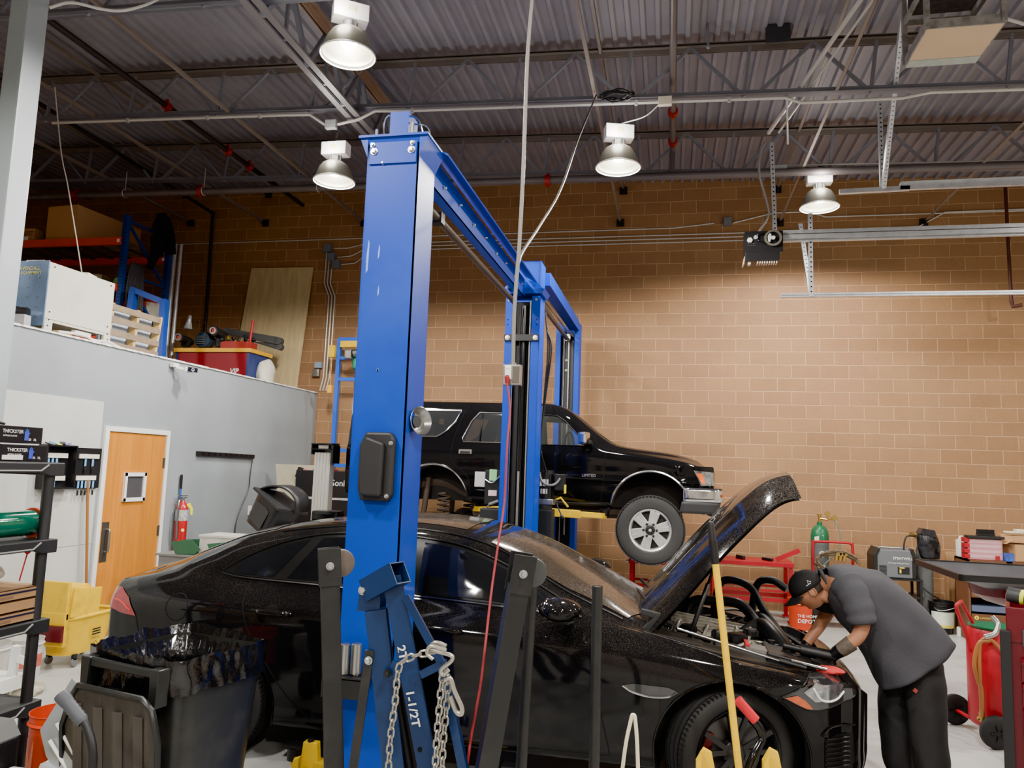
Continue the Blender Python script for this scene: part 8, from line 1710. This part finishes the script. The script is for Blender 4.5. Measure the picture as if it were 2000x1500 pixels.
# wheeled trash bin with open lid and liner
tc_ = thing('trash_bin', 'black wheeled trash bin with liner bag, its lid hanging open toward the camera', 'trash bin', (-2.33, 3.45, 0)); BN = mat('bin_plastic', rgb(34, 36, 36), .35, var=.1, dirt=rgb(70, 66, 58), dscale=5, damt=.35); RB = rz(-.22); BC = V((-2.42, 3.52, 0))
def bn(u, v):
    a = 2 * PI * u; c, s = math.cos(a), math.sin(a); q = (abs(c) ** 7 + abs(s) ** 7) ** (-1 / 7); k = .80 + .20 * v; return BC + RB @ V((.31 * c * q * k, .30 * s * q * k, .06 + .90 * v))
b = MB(); b.grid(bn, 56, 8, cu=True); b.add([bn(i / 56, 0) for i in range(56)], [list(range(56))]); b.build('body', BN, tc_)
LN = mat('liner_film', rgb(16, 16, 18), .18, bump=1., bs=16, coat=.5)
b = MB()
def lnr(u, v):
    a = 2 * PI * u; c, s = math.cos(a), math.sin(a); q = (abs(c) ** 6 + abs(s) ** 6) ** (-1 / 6); n1 = noise.noise(V((c * 7, s * 7, v * 3))); n2 = noise.noise(V((c * 20, s * 20, v * 3)))
    if v < .5: t = v / .5; r = 1.07 + .035 * n1 + .018 * n2; z = .84 + .16 * t
    else: t = (v - .5) / .5; r = 1.07 - .14 * min(1, t * 3) - .10 * t + .05 * n1 * t + .03 * n2; z = 1.0 - .45 * t + .01 * n2
    z += .022 * noise.noise(V((c * 3, s * 3, 1))) + .006 * noise.noise(V((c * 9, s * 9, 4)))
    return BC + RB @ V((.31 * c * q * r, .30 * s * q * r, z))
b.grid(lnr, 140, 30, cu=True); b.build('liner_bag', LN, tc_)
b = MB(); F_ = lambda x, y, z: BC + RB @ V((x, y, z))
b.tube([F_(-.22, -.345, .955), F_(.23, -.345, .945)], .016, 10); b.box(F_(.0, -.345, .945), (.46, .03, .035), RB); 
for x in (-.22, .24): b.prism([(0, 0), (.04, 0), (.05, .17), (-.01, .17)], F_(x - .02, -.37, .80), RB @ V((1, 0, 0)), (0, 0, 1), RB @ V((0, .07, 0)))
b.build('handle_bar', BN, tc_, bevel=.004)
b = MB(); lidp = [(-.22, .0), (-.17, .06), (.25, .06), (.31, .02), (.35, -.12), (.33, -.62), (-.28, -.62), (-.28, -.14)]; b.prism(lidp, F_(.0, -.42, .80), RB @ V((1, 0, 0)), V((0, -.10, 1)), RB @ V((0, .02, 0))); ld2 = b.build('lid', mat('lid_dusty', rgb(56, 52, 48), .55, var=.2, vs=5, stretch=(5, 5, .8), dirt=rgb(92, 82, 72), dscale=4, damt=.5), tc_, bevel=.01)
b = MB()
for x in (-.17, -.03, .10, .23): b.bar(F_(x, -.425, .78), F_(x, -.365, .22), .05, .012, up=(0, 1, 0), ch=.004)
b.build('lid_rib', mat('lid_rib', rgb(66, 60, 55), .55, var=.2), ld2); b = MB(); lp = [F_(.01 + q[0] * .98, -.432, .80 + q[1] * .97) + V((0, -.10 * q[1] * .97 * -1 * 0, 0)) for q in lidp]; b.tube([F_(q[0], -.425 - .10 * q[1], .80 + q[1]) for q in lidp], .014, 8, closed=True); b.build('lid_rim', BN, ld2)
for s_ in (-1, 1): b = MB(); b.lathe([(0, -.03), (.12, -.03), (.12, .03), (0, .03)], F_(s_ * .30, .22, .12), RB @ V((1, 0, 0)), 24); b.build('wheel', RUBBER, tc_)
jh = thing('jack_handle', 'curved black handle with ribbed grey grip end in front of the bin', 'handle', (-2.4, 2.85, 0)); b = MB(); b.tube(spline([(-2.25, 2.72, .05), (-2.25, 2.74, .55), (-2.25, 2.75, .72), (-2.30, 2.76, .83), (-2.36, 2.76, .88)], 8), .018, 12); b.build('tube', BLACK, jh)  # loose jack handle, modelled without its jack
b = MB(); A_ = V((-2.34, 2.76, .865)); D_ = V((-.09, .0, .075)).normalized()
b.slathe([(.020, -.03)] + [(.024 + .0025 * (k % 2), -.02 + k * .009) for k in range(12)] + [(.028, .10), (.030, .115), (.028, .125), (0, .128)], A_, D_, 20); b.build('grip', mat('grip_grey', rgb(72, 76, 82), .5), jh)
# ================================================================== ENGINE HOIST ETC IN THE FOREGROUND
HB = mat('hoist_blue', rgb(12, 42, 84), .32, var=.08); HK = mat('hoist_black', rgb(30, 31, 32), .42, var=.12, dirt=rgb(60, 56, 52), dscale=7, damt=.3); HY = 2.95
def leg(lab, px0, py0, px1, py1, Y, rot, wheel_dir):
    t = thing('hoist_leg', lab, 'hoist leg', (0, 0, 0)); A = aY(px0, py0, Y); B = aY(px1, py1, Y); d = (A - B).normalized(); B = B - d * (B.z - .02) / d.z if d.z > 0 else B
    t.location = B; t['_b'] = tuple(B); s, u, dd = frame_of(d, V((math.sin(rot), -math.cos(rot), 0))); b = MB(); b.bar(B, A - d * .10, .076, .076, up=(math.sin(rot), -math.cos(rot), 0), ch=.005); b.build('tube', HK, t)
    b = MB()
    for k in (-1, 1): b.prism([(-.045, -.13), (.045, -.13), (.045, .02), (-.045, .02)], A + (u * .042 * 1) * 0 + s * 0 + u * (.040 * k) - u * .003, s, d, u * .006)
    br_ = b.build('caster_bracket', HK, t); b = MB(); bolt(b, A - d * .05 + u * .044, u, .012); b.build('bolt', BOLT, br_)
    b = MB(); wc_ = A - d * .045 + s * .045 * wheel_dir; b.slathe([(0, -.018), (.04, -.022), (.055, -.018), (.058, 0), (.055, .018), (.04, .022), (0, .018)], wc_, u, 30); b.build('caster_wheel', mat('caster_dirty', rgb(84, 74, 66), .6, var=.3, vs=20) if wheel_dir > 1 else mat('caster_dark', rgb(60, 62, 62), .45), t)
    return t
leg('left folded black hoist leg with dirty caster wheel at its top', 643, 1080, 652, 1500, HY, .5, 1.01)
leg('right folded black hoist leg slanting, caster wheel at top', 1022, 1092, 950, 1500, HY, .4, 1)
eh = thing('engine_hoist', 'dark blue folding engine hoist with hanging chain in front of the lift column', 'hoist', (-1.0, HY, 0))
def q3(px, py, dy=0): return aY(px, py, HY + dy)
def down(A, B): d = (B - A); return A + d * ((A.z - .04) / (A.z - B.z))
A1 = q3(735, 1190); A2 = down(q3(735, 1190), q3(770, 1500)); b = MB(); b.bar(A2, A1, .085, .085, up=(.3, -1, 0), ch=.004); mst = b.build('mast', HB, eh)
b = MB(); b.prism([(-.045, -.04), (.05, -.04), (.05, .075), (-.035, .08)], q3(718, 1190, -.03) + V((0, 0, .03)), (1, .12, 0), (0, 0, 1), (0, .006, 0)); b.build('pivot_plate', HB, mst, bevel=.003); b = MB(); b.prism([(-.045, -.04), (.05, -.04), (.05, .075), (-.035, .08)], q3(730, 1190, .08) + V((0, 0, .03)), (1, .12, 0), (0, 0, 1), (0, .006, 0)); b.build('pivot_plate', HB, mst, bevel=.003); b = MB(); bolt(b, q3(709, 1153, -.035), (.1, -1, .1), .014); b.build('pivot_bolt', BOLT, mst)
# boom: square tube, open end toward upper right
B0 = q3(765, 1125); B1 = q3(836, 1500, .0); dB = (B1 - B0).normalized(); B1 = B0 + dB * 1.25
b = MB(); b.bar(B0, B1, .075, .085, up=(.35, -1, 0), ch=.003); bo_ = b.build('boom', HB, eh)
E0 = q3(722, 1152); E1 = q3(782, 1118, -.05); dd_ = (E1 - E0).normalized(); sS, uU, _ = frame_of(dd_); w_ = .040
b = MB()
for sx, sz, W_, H_ in ((1, 0, .005, .09), (-1, 0, .005, .09), (0, 1, .09, .005), (0, -1, .09, .005)): b.box((E0 + E1) / 2 + sS * sx * .042 + uU * sz * .042, (W_, (E1 - E0).length, H_), Matrix((sS, dd_, uU)).transposed())
b.build('boom_end', HB, bo_); b = MB(); b.box(E0.lerp(E1, .5), (.076, .006, .076), Matrix((sS, dd_, uU)).transposed()); b.build('boom_end_cap', mat('gap', (.001, .001, .001), .9), bo_)
b = MB(); uu_ = (dB * -1); sd_ = V((1, .05, 0)); txt_u = dB.normalized(); nrm = V((.0, -1, .0)); tv = V((txt_u.z, 0, -txt_u.x)).normalized() * -1
for s_, t_ in (('2T', .27), ('1-1/2T', .44), ('1T', .82)): text(b, s_, B0 + dB * t_ + V((.0 - .030, -.048, 0)) + V((.014, 0, 0)), txt_u, V((-txt_u.z, 0, txt_u.x)), .052, bold=.02)
b.build('capacity_lettering', WHITE, bo_); b = MB(); b.cyl(B0 + dB * .66 + V((0, -.050, 0)), B0 + dB * .66 + V((0, -.0475, 0)), .009, 12); b.build('pin_hole', mat('gap', (.001, .001, .001), .9), bo_)
b = MB(); G0 = q3(792, 1165, -.03); G1 = q3(865, 1300, -.05); b.bar(G0, G1, .032, .012, up=(0, -1, 0)); G2 = down(q3(862, 1290, -.04), q3(905, 1500, -.04)); b.bar(q3(862, 1290, -.04), G2, .034, .03, up=(0, -1, 0)); b.bar(q3(822, 1318, -.05), q3(862, 1298, -.05), .030, .012, up=(0, -1, 0)); b.build('support_arm', HB, eh)
b = MB(); b.bar(q3(722, 1270, -.06), down(q3(722, 1270, -.06), q3(690, 1500, -.06)), .036, .010, up=(.2, -1, 0), ch=.002); st2 = b.build('brace_strap', HK, eh); b = MB(); bolt(b, q3(720, 1290, -.068), (.1, -1, 0), .012); b.build('bolt', BOLT, st2)
b = MB(); bolt(b, q3(757, 1315, -.06), (.1, -1, 0), .012); b.cyl(q3(772, 1330, .05), q3(800, 1500, .05), .030, 16); b.build('hydraulic_ram', BLACK, eh)
b = MB(); b.prism([(-.03, -.03), (.03, -.05), (.04, .03), (0, .04)], q3(766, 1310, -.05), (1, 0, 0), (0, 0, 1), (0, .006, 0)); b.build('ram_bracket', HB, eh)
# chain: real interlocked links
CHN = mat('chain_steel', rgb(176, 172, 162), .3, metal=.8, var=.1)
def chain(par, pts, L_=.030, name='chain_link'):
    P = spline(pts, 12); acc = [0]
    for i in range(1, len(P)): acc.append(acc[-1] + (P[i] - P[i - 1]).length)
    n = int(acc[-1] / L_); 
    for k in range(n):
        s0 = k * L_ + L_ / 2; j = 0
        while j < len(acc) - 2 and acc[j + 1] < s0: j += 1
        c = P[j].lerp(P[j + 1], (s0 - acc[j]) / max(1e-6, acc[j + 1] - acc[j])); d = (P[j + 1] - P[j]).normalized(); s, u, _ = frame_of(d, V((0, -1, .1))); w = (s if k % 2 else (s * .25 + u * .97).normalized()); b = MB(); hl = .62 * L_; r = .0105
        ring = [c + d * (hl - r + r * math.cos(a)) + w * r * math.sin(a) for a in [-PI / 2 + PI * i / 6 for i in range(7)]] + [c - d * (hl - r + r * math.cos(a)) - w * r * math.sin(a) for a in [-PI / 2 + PI * i / 6 for i in range(7)]]
        b.tube(ring, .0042, 6, closed=True); b.build(name, CHN, par)
ch = thing('chain', 'steel load chain draped in a loop over the hoist boom down its left side', 'chain', (-.95, HY - .1, .8)); chain(ch, [q3(850, 1275, -.12), q3(820, 1278, -.12), q3(790, 1290, -.12), q3(778, 1310, -.12), q3(772, 1370, -.12), q3(763, 1440, -.12), q3(758, 1520, -.12)])
ch = thing('chain', 'doubled steel chain hanging straight down right of the hoist boom', 'chain', (-.8, HY - .1, .8)); chain(ch, [q3(868, 1300, -.12), q3(862, 1340, -.12), q3(855, 1420, -.12), q3(848, 1530, -.12)]); chain(ch, [q3(876, 1320, -.10), q3(872, 1380, -.10), q3(866, 1450, -.10), q3(862, 1530, -.10)])
def hook(lab, pts, r): t = thing('steel_hook', lab, 'hook', tuple(pts[0])); b = MB(); b.tube(spline(pts, 8), r, 12); b.build('hook', CHN, t)
hook('zigzag steel hook at the end of the boom above the chains', [q3(872, 1262, -.14), q3(850, 1255, -.14), q3(838, 1268, -.14), q3(852, 1272, -.14), q3(880, 1280, -.14), q3(882, 1290, -.14), q3(862, 1308, -.14), q3(866, 1318, -.14), q3(876, 1308, -.14)], .008)
hook('second steel hook curling over the first above the chains', [q3(872, 1270, -.16), q3(842, 1262, -.16), q3(834, 1276, -.16), q3(846, 1288, -.16)], .007)
hook('steel grab hook dangling at the right of the doubled chain', [q3(868, 1328, -.13), q3(880, 1326, -.13), q3(888, 1350, -.13), q3(902, 1382, -.13), q3(900, 1395, -.13), q3(890, 1388, -.13), q3(880, 1360, -.13)], .009)
sk = thing('adapter_holder', 'steel lift pad adapters standing in a bracket on the blue column', 'adapter', (-1.66, 3.9, .95)); b = MB(); c = aY(700, 1322, 3.90); b.box(c + V((-.05, 0, 0)), (.26, .13, .012)); b.box(c + V((-.05, -.06, -.05)), (.26, .01, .10)); b.build('bracket', HK, sk)
for px in (694, 672): b = MB(); c2 = aY(px, 1315, 3.90); b.lathe([(0, 0), (.030, 0), (.028, .15), (.022, .155), (.0, .155)], c2, n=20); b.cyl(c2 - V((0, 0, .05)), c2, .018, 12); b.build('adapter', STEEL, sk)
# outlet box on the drop cord, red cord
ob_ = thing('outlet_box', 'metal outlet box with white receptacle hanging on the long grey cord', 'electrical box', (0, 3.75, 2.3)); c = aY(1001, 733, 3.75); b = MB(); b.box(c, (.095, .045, .105), ch=.005); b.cyl(c + V((0, 0, .05)), c + V((0, 0, .065)), .018, 12); b.build('box', STEEL, ob_)
b = MB(); b.box(c + V((-.018, -.026, .012)), (.032, .006, .07), ch=.003); rc = b.build('receptacle', WHITE, ob_); b = MB(); b.box(c + V((.022, -.025, .0)), (.034, .004, .085)); b.build('cover', mat('cover_dark', rgb(96, 92, 84), .4, metal=.6), ob_)
b = MB()
for dx in (-.006, .006): b.box(c + V((-.018 + dx, -.030, .030)), (.002, .002, .009))
b.build('slot', BLACK, rc)
rcd = thing('extension_cord', 'red extension cord hanging from the outlet box down to the floor', 'cord', tuple(c)); b = MB(); b.lathe([(0, 0), (.012, 0), (.014, .03), (.009, .04)], c + V((-.018, -.036, -.045)), (0, -.3, 1), 12); b.build('plug', mat('cord_red', rgb(140, 26, 36), .5), rcd)
P_ = [c + V((-.018, -.045, -.045))] + [aY(x, y, Y) for x, y, Y in ((995, 800, 3.68), (992, 870, 3.62), (985, 980, 3.55), (972, 1060, 3.45), (962, 1150, 3.35), (950, 1240, 3.2), (938, 1330, 3.1), (922, 1440, 3.0), (910, 1510, 2.95))]; P_ = [p + V((.004 * math.sin(i * 2.1), 0, 0)) for i, p in enumerate(P_)]; e_ = P_[-1]; P_ += [V((e_.x - .05, e_.y - .05, .3)), V((e_.x - .1, e_.y - .1, .02))]
b = MB(); b.tube(spline(P_, 8), .0055, 8); b.build('cable', mat('cord_red', rgb(140, 26, 36), .5), rcd)
# bowl on the column side, poles, broom handle, jack and yellow stands
dsh = thing('magnetic_dish', 'round steel parts dish stuck to the side of the tall blue column', 'dish', (-1.49, 4.05, 2.1)); b = MB(); c = V((X1 + .004, 4.12, 2.175)); b.slathe([(0, .0), (.05, .0), (.062, .012), (.076, .045), (.080, .052), (.083, .050)], c, (.88, -.46, .12), 30); b.build('dish', STEEL, dsh, solid=.003); b = MB(); b.cyl(c - V((.0, 0, 0)), c + V((.016, -.008, .002)), .035, 20); b.build('magnet', BLACK, dsh)
def rod(lab, px0, py0, px1, Y, r, m, name='pole'):
    A = aY(px0, py0, Y); B = aY(px1, 1500, Y); d = A - B; B = A - d * (A.z - .01) / d.z; b = MB(); b.tube([B, A], r, 16, caps=False); b.tube([A - d.normalized() * .002, A - d.normalized() * .12], r * .82, 16); return top(name, b, m, lab, 'pole')
rod('black steel tube standing upright in front of the front fender', 1167, 1145, 1160, 3.3, .0225, HK); rod('thin black tube behind the right hoist leg', 1040, 1130, 1018, 3.15, .023, HK)
yp = thing('broom', 'yellow pole with black ribbed grip standing before the front wheel', 'broom', (.3, 3.9, 0)); A = aY(1387, 1036, 3.9); B = aY(1442, 1500, 3.9); d = (A - B); B = A - d * (A.z - .06) / d.z; dn_ = d.normalized(); G = aY(1397, 1097, 3.9)
b = MB(); b.tube([B, G], .017, 16); b.build('handle', mat('pole_yellow', rgb(242, 196, 0), .4, dirt=rgb(160, 110, 5), dscale=30, damt=.3), yp); b = MB(); b.slathe([(.019, 0)] + [(.019 + .003 * (k % 2), .02 + k * .009) for k in range(10)] + [(.018, .12), (.017, .19), (.012, .205), (0, .207)], G - dn_ * .01, dn_, 18); b.build('grip', BLACK, yp); b = MB(); b.box((B.x, B.y, .05), (.06, .50, .06)); b.box((B.x, B.y, .02), (.02, .50, .04)); b.build('squeegee_head', BLACK, yp)
fj = thing('floor_jack', 'floor jack with black bent handle and red grip by the front wheel', 'jack', (.4, 4.0, 0)); b = MB(); b.tube(spline([aY(1467, 1400, 4.05), aY(1486, 1425, 4.05), aY(1488, 1445, 4.05), aY(1470, 1480, 4.0), aY(1462, 1515, 4.0), (.40, 3.95, .25)], 8), .019, 12); b.build('handle', BLACKG, fj); b = MB(); b.tube([aY(1440, 1366, 4.05), aY(1476, 1407, 4.05)], .025, 16); b.build('grip', mat('grip_red', rgb(196, 32, 48), .35), fj); b = MB(); b.box((.45, 3.90, .12), (.55, .22, .14), ch=.02); b.cyl((.62, 3.9, .19), (.62, 3.9, .26), .05, 16); b.build('chassis', REDP, fj)
for x in (.25, .68): b = MB(); b.cyl((x, 3.78, .05), (x, 4.02, .05), .05, 18); b.build('wheel', BLACK, fj)
def ystand(lab, px, Y, s=1.):
    A = aY(px, 1462, Y); t = thing('wheel_dolly_arm', lab, 'stand', (A.x, A.y, 0)); b = MB(); b.prism([(-.05 * s, -A.z), (.055 * s, -A.z), (.05 * s, -.12), (.03 * s, -.02), (.01 * s, -.01), (-.01 * s, 0), (-.045 * s, -.06)], A, (1, .15, 0), (0, 0, 1), (0, .03, 0)); b.prism([(-.05 * s, -A.z), (-.03 * s, -A.z), (-.02 * s, -.01), (-.045 * s, -.06)], A - V((0, .06, 0)), (1, .15, 0), (0, 0, 1), (0, .08, 0)); b.build('fork', YEL, t, bevel=.004); b = MB(); b.box((A.x, A.y, .02), (.24, .24, .04), ch=.01); b.build('foot', YEL, t)
ystand('left yellow stand fork poking up beside the yellow pole', 1378, 3.95); ystand('right yellow stand fork poking up beside the yellow pole', 1508, 3.95, 1.)
A = aY(604, 1450, 4.42); t = thing('jack_stand', 'yellow jack stand on the floor beside the left hoist leg', 'stand', (A.x, A.y, 0)); b = MB(); b.prism([(-.06, -A.z), (.09, -A.z), (.06, -.10), (.05, 0), (-.04, .0), (-.05, -.10)], A, (1, 0, 0), (0, 0, 1), (0, .05, 0)); b.prism([(-.09, -A.z), (-.03, -A.z), (-.02, -.06), (-.06, -.08)], A - V((0, .08, 0)), (1, 0, 0), (0, 0, 1), (0, .04, 0)); b.build('frame', YEL, t, bevel=.005); b = MB(); b.cyl(A - V((0, -.02, .3)), A + V((0, .02, .02)), .02, 10); b.build('post', BLACK, t)
b = MB(); A = aY(1237, 1397, 3.5); Lp = aY(1216, 1500, 3.5); Rp = aY(1246, 1500, 3.5); b.tube(spline([V((Lp.x - .05, 3.5, .02)), Lp, A + V((-.012, 0, -.03)), A, A + V((.010, 0, -.03)), Rp, V((Rp.x + .02, 3.5, .02))], 8), .0085, 10); top('air_hose', b, mat('hose_cream', rgb(226, 218, 184), .45), 'cream air hose standing up in a narrow loop', 'hose')
# ratchet, shop light and rag lying on the fender edge
rt = thing('ratchet', 'long chrome flex-head ratchet lying along the fender edge', 'wrench', (0, YC - .8, .9)); p0 = V((.05, YC - .70, 1.0)); p1 = V((.63, YC - .72, .865)); b = MB(); b.tube([p0, p1], .009, 10); b.build('shaft', CHROME, rt); b = MB(); b.slathe([(0, -.014), (.028, -.014), (.032, 0), (.028, .014), (0, .014)], p0 - V((.05, 0, -.012)), (0, -.6, .8), 20); b.build('head', CHROME, rt); b = MB(); b.tube([p1, V((.78, YC - .73, .838))], .013, 10); b.build('grip', BLACK, rt)
b = MB(); b.tube([(.70, YC - .70, .868), (.90, YC - .66, .825)], .012, 10); top('screwdriver_shaft', b, CHROME, 'second chrome wrench lying ahead of the ratchet, above the headlamp', 'wrench')
b = MB(); b.ball((.93, YC - .62, .812), 1, 10, sc=(.085, .05, .022)); b.v = [p + V((0, 0, .012 * noise.noise(p * 30))) for p in b.v]; top('red_rag', b, mat('rag_red', rgb(206, 60, 62), .8, bump=.4, bs=60), 'crumpled red rag on the nose of the sedan above the headlamp', 'rag')
for o in bpy.data.objects:
    if '_b' in o: del o['_b']
